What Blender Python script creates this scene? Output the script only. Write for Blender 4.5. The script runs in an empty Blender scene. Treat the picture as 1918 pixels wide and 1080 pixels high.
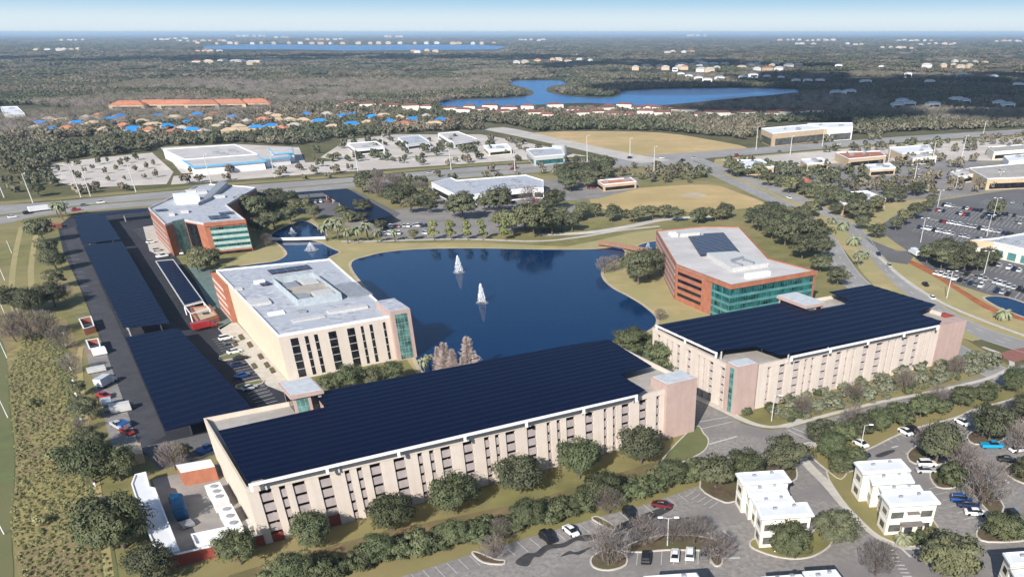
import bpy, math, random
import numpy as np
from mathutils import Vector, Matrix
random.seed(7); rng = np.random.default_rng(11)
S = bpy.context.scene
COL = S.collection
R = math.radians
# ------------------------------------------------------------------ camera model (photo is 1918 x 1080)
FOC, PX, PY, CAMH, HOR = 1460.0, 1160.0, 1070.0, 85.0, 60.0
PITCH = math.atan((PY - HOR) / FOC)
SP, CP = math.sin(PITCH), math.cos(PITCH)
def P(x, y, z=0.0):
    """ground (or height z) point seen at a pixel of the photograph"""
    u = (x - PX) / FOC; v = (PY - y) / FOC
    d = (u, CP + SP * v, -SP + CP * v); t = (z - CAMH) / d[2]
    return (d[0] * t, d[1] * t, z)
def XY(x, y, z=0.0):
    q = P(x, y, z); return (q[0], q[1])
def proj(q):
    dz = q[2] - CAMH; Z = q[1] * CP - dz * SP
    return PX + FOC * q[0] / Z, PY - FOC * (q[1] * SP + dz * CP) / Z
# ------------------------------------------------------------------ materials
def new_mat(name):
    m = bpy.data.materials.new(name); m.use_nodes = True
    nt = m.node_tree; b = nt.nodes['Principled BSDF']
    return m, nt, b
def rgb(c): return (c[0], c[1], c[2], 1.0)
def mat(name, c, rough=0.7, var=0.12, scale=0.6, c2=None, spec=0.3, metal=0.0, bump=0.0, bscale=None, rnd=0.0, big=None, streak=0.0):
    """plain surface with two scales of noise mottling (object space)"""
    m, nt, b = new_mat(name); N = nt.nodes; L = nt.links
    tc = N.new('ShaderNodeTexCoord')
    n1 = N.new('ShaderNodeTexNoise'); n1.inputs['Scale'].default_value = scale; n1.inputs['Detail'].default_value = 6; n1.inputs['Roughness'].default_value = 0.65
    L.new(tc.outputs['Object'], n1.inputs['Vector'])
    if c2 is None: c2 = tuple(max(0, x * (1 - 2.2 * var)) for x in c)
    mx = N.new('ShaderNodeMix'); mx.data_type = 'RGBA'
    mx.inputs['A'].default_value = rgb(tuple(min(1, x * (1 + var)) for x in c)); mx.inputs['B'].default_value = rgb(c2)
    rp = N.new('ShaderNodeMapRange'); rp.inputs['From Min'].default_value = 0.35; rp.inputs['From Max'].default_value = 0.68
    L.new(n1.outputs['Fac'], rp.inputs['Value']); L.new(rp.outputs['Result'], mx.inputs['Factor'])
    out = mx.outputs['Result']
    if big:
        n2 = N.new('ShaderNodeTexNoise'); n2.inputs['Scale'].default_value = big[0]; n2.inputs['Detail'].default_value = 4
        L.new(tc.outputs['Object'], n2.inputs['Vector'])
        r2 = N.new('ShaderNodeMapRange'); r2.inputs['From Min'].default_value = 0.42; r2.inputs['From Max'].default_value = 0.62
        L.new(n2.outputs['Fac'], r2.inputs['Value'])
        m2 = N.new('ShaderNodeMix'); m2.data_type = 'RGBA'; L.new(r2.outputs['Result'], m2.inputs['Factor'])
        L.new(out, m2.inputs['A']); m2.inputs['B'].default_value = rgb(big[1]); out = m2.outputs['Result']
    if streak:
        mp = N.new('ShaderNodeMapping'); mp.inputs['Scale'].default_value = (1, 1, 0.06); L.new(tc.outputs['Object'], mp.inputs['Vector']); n4 = N.new('ShaderNodeTexNoise'); n4.inputs['Scale'].default_value = 0.9; n4.inputs['Detail'].default_value = 5; L.new(mp.outputs[0], n4.inputs['Vector'])
        r4 = N.new('ShaderNodeMapRange'); r4.inputs['From Min'].default_value = 0.45; r4.inputs['From Max'].default_value = 0.75; r4.inputs['To Max'].default_value = streak; L.new(n4.outputs['Fac'], r4.inputs['Value'])
        m4 = N.new('ShaderNodeMix'); m4.data_type = 'RGBA'; L.new(r4.outputs['Result'], m4.inputs['Factor']); L.new(out, m4.inputs['A']); m4.inputs['B'].default_value = rgb(tuple(x * 0.45 for x in c)); out = m4.outputs['Result']
    if rnd:
        oi = N.new('ShaderNodeObjectInfo'); hs = N.new('ShaderNodeHueSaturation')
        r3 = N.new('ShaderNodeMapRange'); r3.inputs['To Min'].default_value = 1 - rnd; r3.inputs['To Max'].default_value = 1 + rnd
        L.new(oi.outputs['Random'], r3.inputs['Value']); L.new(r3.outputs['Result'], hs.inputs['Value'])
        L.new(out, hs.inputs['Color']); out = hs.outputs['Color']
    L.new(out, b.inputs['Base Color'])
    b.inputs['Roughness'].default_value = rough; b.inputs['Metallic'].default_value = metal
    b.inputs['Specular IOR Level'].default_value = spec
    if bump:
        bp = N.new('ShaderNodeBump'); bp.inputs['Strength'].default_value = bump; bp.inputs['Distance'].default_value = 0.2
        n3 = N.new('ShaderNodeTexNoise'); n3.inputs['Scale'].default_value = bscale or scale * 4; n3.inputs['Detail'].default_value = 5
        L.new(tc.outputs['Object'], n3.inputs['Vector']); L.new(n3.outputs['Fac'], bp.inputs['Height']); L.new(bp.outputs['Normal'], b.inputs['Normal'])
    return m
def leaf_mat(name, c, c2, patch=0.02, rnd=0.35, brown=None):
    m, nt, b = new_mat(name); N = nt.nodes; L = nt.links
    g = N.new('ShaderNodeNewGeometry'); oi = N.new('ShaderNodeObjectInfo'); tc = N.new('ShaderNodeTexCoord')
    mx = N.new('ShaderNodeMix'); mx.data_type = 'RGBA'; mx.inputs['A'].default_value = rgb(c); mx.inputs['B'].default_value = rgb(c2)
    n1 = N.new('ShaderNodeTexNoise'); n1.inputs['Scale'].default_value = 0.45; L.new(tc.outputs['Object'], n1.inputs['Vector'])
    ad = N.new('ShaderNodeMath'); ad.operation = 'MULTIPLY_ADD'; ad.inputs[1].default_value = 0.32
    L.new(g.outputs['Random Per Island'], ad.inputs[0])
    r0 = N.new('ShaderNodeMapRange'); r0.inputs['From Min'].default_value = 0.35; r0.inputs['From Max'].default_value = 0.65; r0.inputs['To Max'].default_value = 0.68
    L.new(n1.outputs['Fac'], r0.inputs['Value']); L.new(r0.outputs['Result'], ad.inputs[2]); L.new(ad.outputs[0], mx.inputs['Factor'])
    out = mx.outputs['Result']
    if brown:
        n2 = N.new('ShaderNodeTexNoise'); n2.inputs['Scale'].default_value = patch; n2.inputs['Detail'].default_value = 3
        L.new(oi.outputs['Location'], n2.inputs['Vector'])
        r2 = N.new('ShaderNodeMapRange'); r2.inputs['From Min'].default_value = 0.44; r2.inputs['From Max'].default_value = 0.58; r2.inputs['To Max'].default_value = 0.8
        L.new(n2.outputs['Fac'], r2.inputs['Value'])
        m2 = N.new('ShaderNodeMix'); m2.data_type = 'RGBA'; L.new(r2.outputs['Result'], m2.inputs['Factor']); L.new(out, m2.inputs['A']); m2.inputs['B'].default_value = rgb(brown); out = m2.outputs['Result']
    hs = N.new('ShaderNodeHueSaturation'); r3 = N.new('ShaderNodeMapRange'); r3.inputs['To Min'].default_value = 1 - rnd; r3.inputs['To Max'].default_value = 1 + rnd
    L.new(oi.outputs['Random'], r3.inputs['Value']); L.new(r3.outputs['Result'], hs.inputs['Value']); L.new(out, hs.inputs['Color'])
    hu = N.new('ShaderNodeMapRange'); hu.inputs['To Min'].default_value = 0.485; hu.inputs['To Max'].default_value = 0.512
    fr = N.new('ShaderNodeMath'); fr.operation = 'FRACT'; mu = N.new('ShaderNodeMath'); mu.operation = 'MULTIPLY'; mu.inputs[1].default_value = 7.3
    L.new(oi.outputs['Random'], mu.inputs[0]); L.new(mu.outputs[0], fr.inputs[0]); L.new(fr.outputs[0], hu.inputs['Value']); L.new(hu.outputs['Result'], hs.inputs['Hue'])
    L.new(hs.outputs['Color'], b.inputs['Base Color']); b.inputs['Roughness'].default_value = 0.65; b.inputs['Specular IOR Level'].default_value = 0.25
    return m
def water_mat(name, c, rough=0.08, wave=3.0, strength=0.25, dist=0.05):
    m, nt, b = new_mat(name); N = nt.nodes; L = nt.links
    tc = N.new('ShaderNodeTexCoord'); n = N.new('ShaderNodeTexNoise'); n.inputs['Scale'].default_value = wave; n.inputs['Detail'].default_value = 4
    L.new(tc.outputs['Object'], n.inputs['Vector']); bp = N.new('ShaderNodeBump'); bp.inputs['Strength'].default_value = strength; bp.inputs['Distance'].default_value = dist
    L.new(n.outputs['Fac'], bp.inputs['Height']); L.new(bp.outputs['Normal'], b.inputs['Normal'])
    b.inputs['Base Color'].default_value = rgb(c); b.inputs['Roughness'].default_value = rough; b.inputs['IOR'].default_value = 1.33; b.inputs['Specular IOR Level'].default_value = 0.08
    return m
def glass_mat(name, c, rough=0.12, var=0.5, scale=0.35, spec=0.5, lines=None, c_line=(0.3, 0.32, 0.3)):
    m = mat(name, c, rough, var, scale, spec=spec)
    if lines:   # mullion pattern: brick texture in object space projected on z and along the face
        nt = m.node_tree; N = nt.nodes; L = nt.links; b = N['Principled BSDF']
        src = b.inputs['Base Color'].links[0].from_socket
        tc = N.new('ShaderNodeTexCoord'); sp = N.new('ShaderNodeSeparateXYZ'); L.new(tc.outputs['Object'], sp.inputs[0])
        ad = N.new('ShaderNodeMath'); ad.operation = 'ADD'; L.new(sp.outputs['X'], ad.inputs[0]); L.new(sp.outputs['Y'], ad.inputs[1])
        cb = N.new('ShaderNodeCombineXYZ'); L.new(ad.outputs[0], cb.inputs['X']); L.new(sp.outputs['Z'], cb.inputs['Y'])
        br = N.new('ShaderNodeTexBrick'); br.offset = 0; br.inputs['Scale'].default_value = 1
        br.inputs['Brick Width'].default_value = lines[0]; br.inputs['Row Height'].default_value = lines[1]; br.inputs['Mortar Size'].default_value = lines[2]
        br.inputs['Mortar'].default_value = rgb(c_line); L.new(cb.outputs[0], br.inputs['Vector']); L.new(src, br.inputs['Color1']); L.new(src, br.inputs['Color2'])
        L.new(br.outputs['Color'], b.inputs['Base Color'])
    return m
def flat_rows_mat(name, c, line, rowdir, pitch, gap, rough=0.25):
    """solar modules: dark blue cells with thin paler seams"""
    m, nt, b = new_mat(name); N = nt.nodes; L = nt.links
    tc = N.new('ShaderNodeTexCoord'); mp = N.new('ShaderNodeMapping'); mp.inputs['Rotation'].default_value = (0, 0, -rowdir); L.new(tc.outputs['Object'], mp.inputs['Vector'])
    br = N.new('ShaderNodeTexBrick'); br.offset = 0; br.inputs['Scale'].default_value = 1; br.inputs['Brick Width'].default_value = pitch[0]; br.inputs['Row Height'].default_value = pitch[1]; br.inputs['Mortar Size'].default_value = gap
    br.inputs['Color1'].default_value = rgb(c); br.inputs['Color2'].default_value = rgb(tuple(x * 1.35 for x in c)); br.inputs['Mortar'].default_value = rgb(line)
    L.new(mp.outputs[0], br.inputs['Vector']); L.new(br.outputs['Color'], b.inputs['Base Color']); b.inputs['Roughness'].default_value = rough; b.inputs['Specular IOR Level'].default_value = 0.05
    return m
# ------------------------------------------------------------------ objects
def tag(o, label=None, cat=None, group=None, kind=None):
    if label: o['label'] = label
    if cat: o['category'] = cat
    if group: o['group'] = group
    if kind: o['kind'] = kind
    return o
def empty(name, loc=(0, 0, 0), label=None, cat=None, group=None):
    o = bpy.data.objects.new(name, None); o.empty_display_size = 0.5; o.location = loc; COL.objects.link(o)
    return tag(o, label, cat, group)
class MB:
    """collects geometry in world coordinates, builds ONE mesh object (local to its root)"""
    def __init__(s): s.v = []; s.f = []; s.m = []; s.mi = 0
    def face(s, pts):
        n = len(s.v); s.v += [tuple(p) for p in pts]; s.f.append(tuple(range(n, n + len(pts)))); s.m.append(s.mi)
    def prism(s, poly, z0, z1, top=True, bottom=False):
        a = sum(poly[i][0] * poly[(i + 1) % len(poly)][1] - poly[(i + 1) % len(poly)][0] * poly[i][1] for i in range(len(poly)))
        if a < 0:
            poly = poly[::-1]; z0 = z0[::-1] if isinstance(z0, (list, tuple)) else z0; z1 = z1[::-1] if isinstance(z1, (list, tuple)) else z1
        n = len(poly); k = len(s.v)
        zz0 = z0 if isinstance(z0, (list, tuple)) else [z0] * n; zz1 = z1 if isinstance(z1, (list, tuple)) else [z1] * n
        s.v += [(p[0], p[1], zz0[i]) for i, p in enumerate(poly)] + [(p[0], p[1], zz1[i]) for i, p in enumerate(poly)]
        for i in range(n):
            j = (i + 1) % n; s.f.append((k + i, k + j, k + n + j, k + n + i)); s.m.append(s.mi)
        if top: s.f.append(tuple(k + n + i for i in range(n))); s.m.append(s.mi)
        if bottom: s.f.append(tuple(k + i for i in reversed(range(n)))); s.m.append(s.mi)
        return s
    def box(s, F, a0, a1, b0, b1, z0, z1):
        return s.prism([F(a0, b0), F(a1, b0), F(a1, b1), F(a0, b1)], z0, z1, True, True)
    def tube(s, p0, p1, r0, r1=None, n=8):
        r1 = r0 if r1 is None else r1
        a = Vector(p0); b = Vector(p1); d = (b - a).normalized(); e = d.orthogonal().normalized(); g = d.cross(e); k = len(s.v)
        for (c, r) in ((a, r0), (b, r1)):
            for i in range(n):
                t = 2 * math.pi * i / n; q = c + (e * math.cos(t) + g * math.sin(t)) * r; s.v.append(tuple(q))
        for i in range(n):
            j = (i + 1) % n; s.f.append((k + i, k + j, k + n + j, k + n + i)); s.m.append(s.mi)
        s.f.append(tuple(k + i for i in reversed(range(n)))); s.m.append(s.mi); s.f.append(tuple(k + n + i for i in range(n))); s.m.append(s.mi)
        return s
    def ribbon(s, pts, w, z0, z1=None, closed=False, z=None):
        """flat strip (or low wall if z1) of width w along world polyline"""
        n = len(pts); Lp = []; Rp = []
        for i in range(n):
            a = pts[i - 1] if (i > 0 or closed) else pts[i]; c = pts[(i + 1) % n] if (i < n - 1 or closed) else pts[i]
            dx, dy = c[0] - a[0], c[1] - a[1]; l = math.hypot(dx, dy) or 1; nx, ny = -dy / l, dx / l
            ww = w[i] if isinstance(w, (list, tuple)) else w
            Lp.append((pts[i][0] + nx * ww / 2, pts[i][1] + ny * ww / 2)); Rp.append((pts[i][0] - nx * ww / 2, pts[i][1] - ny * ww / 2))
        for i in range(n if closed else n - 1):
            j = (i + 1) % n
            if z1 is None: s.face([Rp[i] + (z0,), Rp[j] + (z0,), Lp[j] + (z0,), Lp[i] + (z0,)])
            else:
                s.face([Rp[i] + (z1,), Rp[j] + (z1,), Lp[j] + (z1,), Lp[i] + (z1,)])
                s.face([Rp[i] + (z0,), Rp[j] + (z0,), Rp[j] + (z1,), Rp[i] + (z1,)]); s.face([Lp[j] + (z0,), Lp[i] + (z0,), Lp[i] + (z1,), Lp[j] + (z1,)])
        return s
    def build(s, name, mats, parent=None, smooth=False, origin=None, bevel=0):
        mats = mats if isinstance(mats, (list, tuple)) else [mats]
        o3 = Vector(origin) if origin is not None else (Vector(parent.get('org', parent.location)) if parent is not None else Vector((0, 0, 0)))
        me = bpy.data.meshes.new(name); me.from_pydata([(v[0] - o3.x, v[1] - o3.y, v[2] - o3.z) for v in s.v], [], s.f)
        for q in mats: me.materials.append(q)
        if len(mats) > 1: me.polygons.foreach_set('material_index', s.m)
        if smooth: me.polygons.foreach_set('use_smooth', [True] * len(me.polygons))
        me.update()
        o = bpy.data.objects.new(name, me); COL.objects.link(o)
        if parent is not None:
            o.parent = parent
            if parent.type == 'MESH': pass
        elif origin is not None: o.location = o3
        if bevel:
            md = o.modifiers.new('b', 'BEVEL'); md.width = bevel; md.segments = 2; md.limit_method = 'ANGLE'
        return o
ROOTS = {}
def thing(name, xy, label, cat, group=None):
    o = empty(name, (xy[0], xy[1], 0), label, cat, group); return o
def sub(mb, name, mats, part, root):
    """a sub-part: child of a part mesh; the part sits at its root's origin"""
    return mb.build(name, mats, part, origin=root.location)
class Frame:
    def __init__(s, o, pu, pv):   # origin, point on u axis, point on v axis (world xy); axes may be slightly off square
        s.o = o; lu = math.hypot(pu[0] - o[0], pu[1] - o[1]); lv = math.hypot(pv[0] - o[0], pv[1] - o[1])
        s.u = ((pu[0] - o[0]) / lu, (pu[1] - o[1]) / lu); s.v = ((pv[0] - o[0]) / lv, (pv[1] - o[1]) / lv); s.lu = lu; s.lv = lv
        s.ang = math.atan2(s.u[1], s.u[0])
    def __call__(s, a, b): return (s.o[0] + s.u[0] * a + s.v[0] * b, s.o[1] + s.u[1] * a + s.v[1] * b)
    def inv(s, q):
        x, y = q[0] - s.o[0], q[1] - s.o[1]; d = s.u[0] * s.v[1] - s.u[1] * s.v[0]
        return ((x * s.v[1] - y * s.v[0]) / d, (s.u[0] * y - s.u[1] * x) / d)
    def pix(s, x, y, z): return s.inv(P(x, y, z))
    def a_at(s, x, b, z, lo=-60, hi=200):
        f = lambda a: proj(s(a, b) + (z,))[0] - x
        sl = f(hi) > f(lo)
        for _ in range(50):
            m = (lo + hi) / 2
            if (f(m) > 0) == sl: hi = m
            else: lo = m
        return (lo + hi) / 2
def smooth_px(pts, n=5, closed=True):
    """Catmull-Rom through pixel points"""
    out = []; k = len(pts)
    for i in range(k if closed else k - 1):
        p0, p1, p2, p3 = (pts[(i - 1) % k] if closed or i else pts[i]), pts[i], pts[(i + 1) % k], (pts[(i + 2) % k] if closed or i + 2 < k else pts[i + 1])
        for j in range(n):
            t = j / n
            out.append(tuple(0.5 * (2 * p1[d] + (p2[d] - p0[d]) * t + (2 * p0[d] - 5 * p1[d] + 4 * p2[d] - p3[d]) * t * t + (3 * p1[d] - p0[d] - 3 * p2[d] + p3[d]) * t ** 3) for d in (0, 1)))
    if not closed: out.append(pts[-1])
    return out
def sheet(name, px, z, m, smooth=0, kind='structure', closed=True):
    q = smooth_px(px, smooth) if smooth else px
    w = [XY(*p) for p in q]
    a = sum(w[i][0] * w[(i + 1) % len(w)][1] - w[(i + 1) % len(w)][0] * w[i][1] for i in range(len(w)))
    if a < 0: w = w[::-1]
    mb = MB(); mb.face([p + (z,) for p in w]); o = mb.build(name, m); o['kind'] = kind; return o
def road(name, px, widths, z, m, n=6, smooth=True):
    q = smooth_px(px, n, False) if smooth else px
    k = len(q)
    w = widths if not isinstance(widths, (list, tuple)) else [float(np.interp(i / (k - 1) * (len(widths) - 1), range(len(widths)), widths)) for i in range(k)]
    mb = MB(); mb.ribbon([XY(*p) for p in q], w, z); o = mb.build(name, m); o['kind'] = 'structure'; return o
def inpoly(x, y, poly):
    c = False; n = len(poly); j = n - 1
    for i in range(n):
        if (poly[i][1] > y) != (poly[j][1] > y) and x < (poly[j][0] - poly[i][0]) * (y - poly[i][1]) / (poly[j][1] - poly[i][1]) + poly[i][0]: c = not c
        j = i
    return c
def rename_children(o): pass
# ------------------------------------------------------------------ palette
M = {}
M['cream'] = mat('cream_precast', (0.5952, 0.5162, 0.4417), 0.8, 0.04, 0.25, big=(0.08, (0.558, 0.479, 0.4139)), streak=0.16)
M['cream_side'] = mat('cream_stucco', (0.6138, 0.5208, 0.4232), 0.8, 0.04, 0.3, streak=0.16)
M['spandrel_pale'] = mat('pale_spandrel_concrete', (0.46, 0.40, 0.37), 0.8, 0.08, 0.5)
M['spandrel'] = mat('spandrel_concrete', (0.37, 0.315, 0.30), 0.8, 0.08, 0.5)
M['pink'] = mat('pink_precast', (0.43, 0.31, 0.27), 0.8, 0.04, 0.4, streak=0.16)
M['deck'] = mat('roof_deck_concrete', (0.40, 0.37, 0.33), 0.85, 0.12, 0.25, big=(0.1, (0.33, 0.30, 0.27)))
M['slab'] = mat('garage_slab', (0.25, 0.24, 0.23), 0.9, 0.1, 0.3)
M['white'] = mat('white_paint', (0.80, 0.80, 0.79), 0.5, 0.03, 0.8)
M['white_roof'] = mat('white_membrane_roof', (0.477, 0.495, 0.531), 0.7, 0.08, 0.45, c2=(0.243, 0.252, 0.288), big=(0.10, (0.396, 0.414, 0.45)))
M['bright_roof'] = mat('bright_white_roof', (0.68, 0.69, 0.71), 0.6, 0.03, 0.3)
M['pale_roof'] = mat('pale_grey_roof', (0.52, 0.495, 0.48), 0.8, 0.05, 0.1, c2=(0.42, 0.395, 0.38))
M['grey'] = mat('grey_metal', (0.32, 0.33, 0.35), 0.5, 0.1, 0.6, metal=0.2)
M['mint_white'] = mat('pale_mint_panel', (0.60, 0.68, 0.72), 0.5, 0.04, 0.5)
M['dark'] = mat('dark_equipment', (0.06, 0.06, 0.07), 0.6, 0.2, 0.6)
M['brick'] = mat('orange_red_brick', (0.35, 0.135, 0.078), 0.85, 0.10, 0.5)
M['brick_red'] = mat('dark_red_brick', (0.26, 0.055, 0.04), 0.85, 0.10, 0.5)
M['glass_dark'] = glass_mat('dark_window_glass', (0.015, 0.014, 0.018), 0.1)
M['glass_green'] = glass_mat('green_curtain_glass', (0.09, 0.19, 0.17), 0.1, lines=(1.5, 1.9, 0.07), c_line=(0.22, 0.34, 0.31))
M['glass_atrium'] = glass_mat('pale_green_atrium_glass', (0.20, 0.31, 0.27), 0.15, 0.25, lines=(2.2, 2.4, 0.1), c_line=(0.12, 0.2, 0.18))
M['glass_teal'] = glass_mat('teal_curtain_glass', (0.02, 0.10, 0.10), 0.08, lines=(1.6, 9.0, 0.05), c_line=(0.10, 0.24, 0.23))
M['mint'] = mat('mint_spandrel_panel', (0.36, 0.46, 0.42), 0.35, 0.1, 0.4)
M['teal_panel'] = mat('teal_spandrel_panel', (0.09, 0.23, 0.23), 0.3, 0.15, 0.4)
M['skylight'] = mat('pale_tower_cap', (0.50, 0.52, 0.54), 0.6, 0.08, 0.6)
UDIR = R(30.3)
M['pv'] = flat_rows_mat('solar_modules', (0.0015, 0.0035, 0.0190), (0.0030, 0.006, 0.024), UDIR, (1.05, 2.05), 0.03, 0.4)
M['pv_roof'] = flat_rows_mat('roof_solar_modules', (0.022, 0.024, 0.045), (0.10, 0.10, 0.12), UDIR, (3.4, 1.8), 0.2)
M['asphalt'] = mat('asphalt', (0.1475, 0.1418, 0.1421), 0.9, 0.16, 0.7, big=(0.05, (0.1194, 0.1148, 0.1142)))
M['asphalt_dark'] = mat('fresh_dark_asphalt', (0.036, 0.0369, 0.045), 0.9, 0.15, 0.3, big=(0.06, (0.027, 0.0279, 0.036)))
M['asphalt_warm'] = mat('weathered_asphalt', (0.2671, 0.2452, 0.2259), 0.9, 0.16, 0.9, big=(0.06, (0.1981, 0.1826, 0.1735)))
M['road'] = mat('worn_road_asphalt', (0.3119, 0.2963, 0.2786), 0.9, 0.08, 0.15, big=(0.03, (0.2568, 0.2434, 0.2322)))
M['pale_lot'] = mat('pale_worn_car_park', (0.5574, 0.5035, 0.4428), 0.9, 0.08, 0.08, big=(0.02, (0.4562, 0.4061, 0.3665)))
M['concrete'] = mat('concrete_paving', (0.50, 0.46, 0.40), 0.9, 0.08, 0.4)
M['paint'] = mat('road_paint', (0.496, 0.496, 0.48), 0.8, 0.1, 1.5)
M['paver'] = mat('red_pavers', (0.26, 0.11, 0.09), 0.9, 0.1, 0.8)
M['lawn'] = mat('mown_lawn', (0.1843, 0.1768, 0.06282), 0.95, 0.14, 0.12, c2=(0.1417, 0.1245, 0.05026), big=(0.02, (0.2552, 0.2096, 0.09423)))
M['lawn_green'] = mat('green_lawn', (0.12, 0.14, 0.055), 0.95, 0.14, 0.2, c2=(0.10, 0.11, 0.045), big=(0.05, (0.15, 0.145, 0.065)))
M['dry'] = mat('dry_winter_grass', (0.375, 0.2937, 0.1438), 0.95, 0.10, 0.1, c2=(0.275, 0.2375, 0.1063), big=(0.03, (0.3125, 0.275, 0.125)))
M['dry_field'] = mat('dry_field_grass', (0.4981, 0.351, 0.174), 0.95, 0.08, 0.06, c2=(0.4017, 0.2886, 0.1362), big=(0.012, (0.3696, 0.2808, 0.1211)))
M['scrub'] = mat('rough_scrub', (0.2984, 0.2531, 0.09517), 0.95, 0.22, 0.35, c2=(0.1317, 0.1013, 0.04759), big=(0.06, (0.2106, 0.1604, 0.08724)), bump=1.0, bscale=0.8)
M['mulch'] = mat('mulch_bed', (0.12, 0.082, 0.055), 0.95, 0.2, 0.5, big=(0.2, (0.10, 0.095, 0.04)))
M['orange_mulch'] = mat('orange_pine_straw', (0.36, 0.12, 0.05), 0.95, 0.15, 0.3)
M['sand'] = mat('bare_sand', (0.46, 0.37, 0.26), 0.95, 0.1, 0.1)
M['terracotta'] = mat('terracotta_roof', (0.42, 0.17, 0.10), 0.85, 0.1, 0.3, rnd=0.15)
M['redroof'] = mat('dark_red_roof', (0.20, 0.085, 0.07), 0.85, 0.1, 0.3, rnd=0.15)
M['tan_wall'] = mat('tan_wall', (0.50, 0.38, 0.25), 0.85, 0.06, 0.3)
M['tarp'] = mat('blue_tarp', (0.02, 0.22, 0.62), 0.5, 0.08, 0.5, rnd=0.2)
M['blue_roof'] = mat('sky_blue_metal_roof', (0.16, 0.42, 0.62), 0.5, 0.06, 0.4)
M['bluetank'] = mat('blue_tank_paint', (0.008, 0.07, 0.17), 0.5, 0.06, 0.5)
M['bark'] = mat('bark', (0.13, 0.10, 0.08), 0.9, 0.15, 2.0)
M['palegrey'] = mat('galvanised_steel', (0.52, 0.51, 0.49), 0.5, 0.06, 1.0)
# ------------------------------------------------------------------ camera, sun, sky, air
cd = bpy.data.cameras.new('camera'); cam = bpy.data.objects.new('camera', cd); COL.objects.link(cam)
cd.sensor_fit = 'HORIZONTAL'; cd.sensor_width = 36.0; cd.lens = FOC / 1918 * 36.0
cd.shift_x = -(PX - 959) / 1918; cd.shift_y = (PY - 540) / 1918
cam.location = (0, 0, CAMH); cam.rotation_euler = (math.pi / 2 - PITCH, 0, 0); cd.clip_start = 1; cd.clip_end = 200000
S.camera = cam
SUN_EL, SUN_AZ = R(30), R(17)        # light travels towards +Y, swung SUN_AZ to the right
to_sun = Vector((-math.sin(SUN_AZ) * math.cos(SUN_EL), -math.cos(SUN_AZ) * math.cos(SUN_EL), math.sin(SUN_EL)))
sl = bpy.data.lights.new('sun', 'SUN'); sl.energy = 4.9; sl.angle = R(0.53); sl.color = (1.0, 0.955, 0.89)
so = bpy.data.objects.new('sun', sl); COL.objects.link(so); so.rotation_euler = to_sun.to_track_quat('Z', 'Y').to_euler(); so.location = (0, 0, 300)
W = bpy.data.worlds.new('World'); S.world = W; W.use_nodes = True
bg = W.node_tree.nodes['Background']; sky = W.node_tree.nodes.new('ShaderNodeTexSky'); sky.sky_type = 'NISHITA'; sky.sun_disc = False
sky.sun_elevation = SUN_EL; sky.sun_rotation = math.pi + SUN_AZ; sky.altitude = 100; sky.air_density = 1.0; sky.dust_density = 0.6; sky.ozone_density = 2.5
BGS = 0.10; bg.inputs['Strength'].default_value = BGS
wn, wl = W.node_tree.nodes, W.node_tree.links
tcw = wn.new('ShaderNodeTexCoord'); sxw = wn.new('ShaderNodeSeparateXYZ'); wl.new(tcw.outputs['Generated'], sxw.inputs[0])
rw = wn.new('ShaderNodeValToRGB'); cr = rw.color_ramp; cr.interpolation = 'EASE'
def skyc(c): return (c[0], c[1], c[2], 1)
cr.elements[0].position = 0.0; cr.elements[0].color = skyc((0.50, 0.57, 0.61)); cr.elements[1].position = 1.0; cr.elements[1].color = skyc((0.13, 0.26, 0.52))
for p_, c_ in ((0.03, (0.49, 0.575, 0.62)), (0.10, (0.27, 0.44, 0.58)), (0.3, (0.20, 0.36, 0.57))): e_ = cr.elements.new(p_); e_.color = skyc(c_)
mz = wn.new('ShaderNodeMath'); mz.operation = 'MULTIPLY'; mz.inputs[1].default_value = 3.3; wl.new(sxw.outputs['Z'], mz.inputs[0]); wl.new(mz.outputs[0], rw.inputs['Fac'])
dv = wn.new('ShaderNodeVectorMath'); dv.operation = 'SCALE'; dv.inputs['Scale'].default_value = 1 / BGS; wl.new(rw.outputs['Color'], dv.inputs[0])
fz = wn.new('ShaderNodeMapRange'); fz.inputs['From Min'].default_value = 0.08; fz.inputs['From Max'].default_value = 0.4; wl.new(sxw.outputs['Z'], fz.inputs['Value'])
mw = wn.new('ShaderNodeMix'); mw.data_type = 'RGBA'; wl.new(fz.outputs['Result'], mw.inputs['Factor']); wl.new(dv.outputs[0], mw.inputs['A']); wl.new(sky.outputs[0], mw.inputs['B'])
wl.new(mw.outputs['Result'], bg.inputs['Color'])
S.view_settings.view_transform = 'Standard'; S.view_settings.look = 'None'; S.view_settings.exposure = 0.56; S.view_settings.gamma = 1.0
try: S.cycles.use_adaptive_sampling = True; S.cycles.adaptive_threshold = 0.02; S.cycles.use_denoising = True; S.cycles.max_bounces = 5; S.cycles.diffuse_bounces = 2; S.cycles.glossy_bounces = 3; S.cycles.volume_bounces = 0; S.cycles.volume_step_rate = 4; S.cycles.use_fast_gi = False
except Exception as e: print(e)
mb = MB(); mb.mi = 0
mb.prism([(-90000, -2000), (90000, -2000), (90000, 90000), (-90000, 90000)], -1.2, 92.0, True, True)
hm = bpy.data.materials.new('haze_air'); hm.use_nodes = True; hn = hm.node_tree; hn.nodes.clear()
ho = hn.nodes.new('ShaderNodeOutputMaterial'); hv = hn.nodes.new('ShaderNodeVolumePrincipled'); hv.inputs['Color'].default_value = (0.60, 0.80, 1.0, 1); hv.inputs['Density'].default_value = 6.0e-5; hv.inputs['Anisotropy'].default_value = 0.0
hn.links.new(hv.outputs[0], ho.inputs['Volume'])
HAZE = mb.build('haze', hm); HAZE['kind'] = 'stuff'; HAZE['label'] = 'thin blue haze over the far suburbs'; HAZE['category'] = 'haze'
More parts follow.
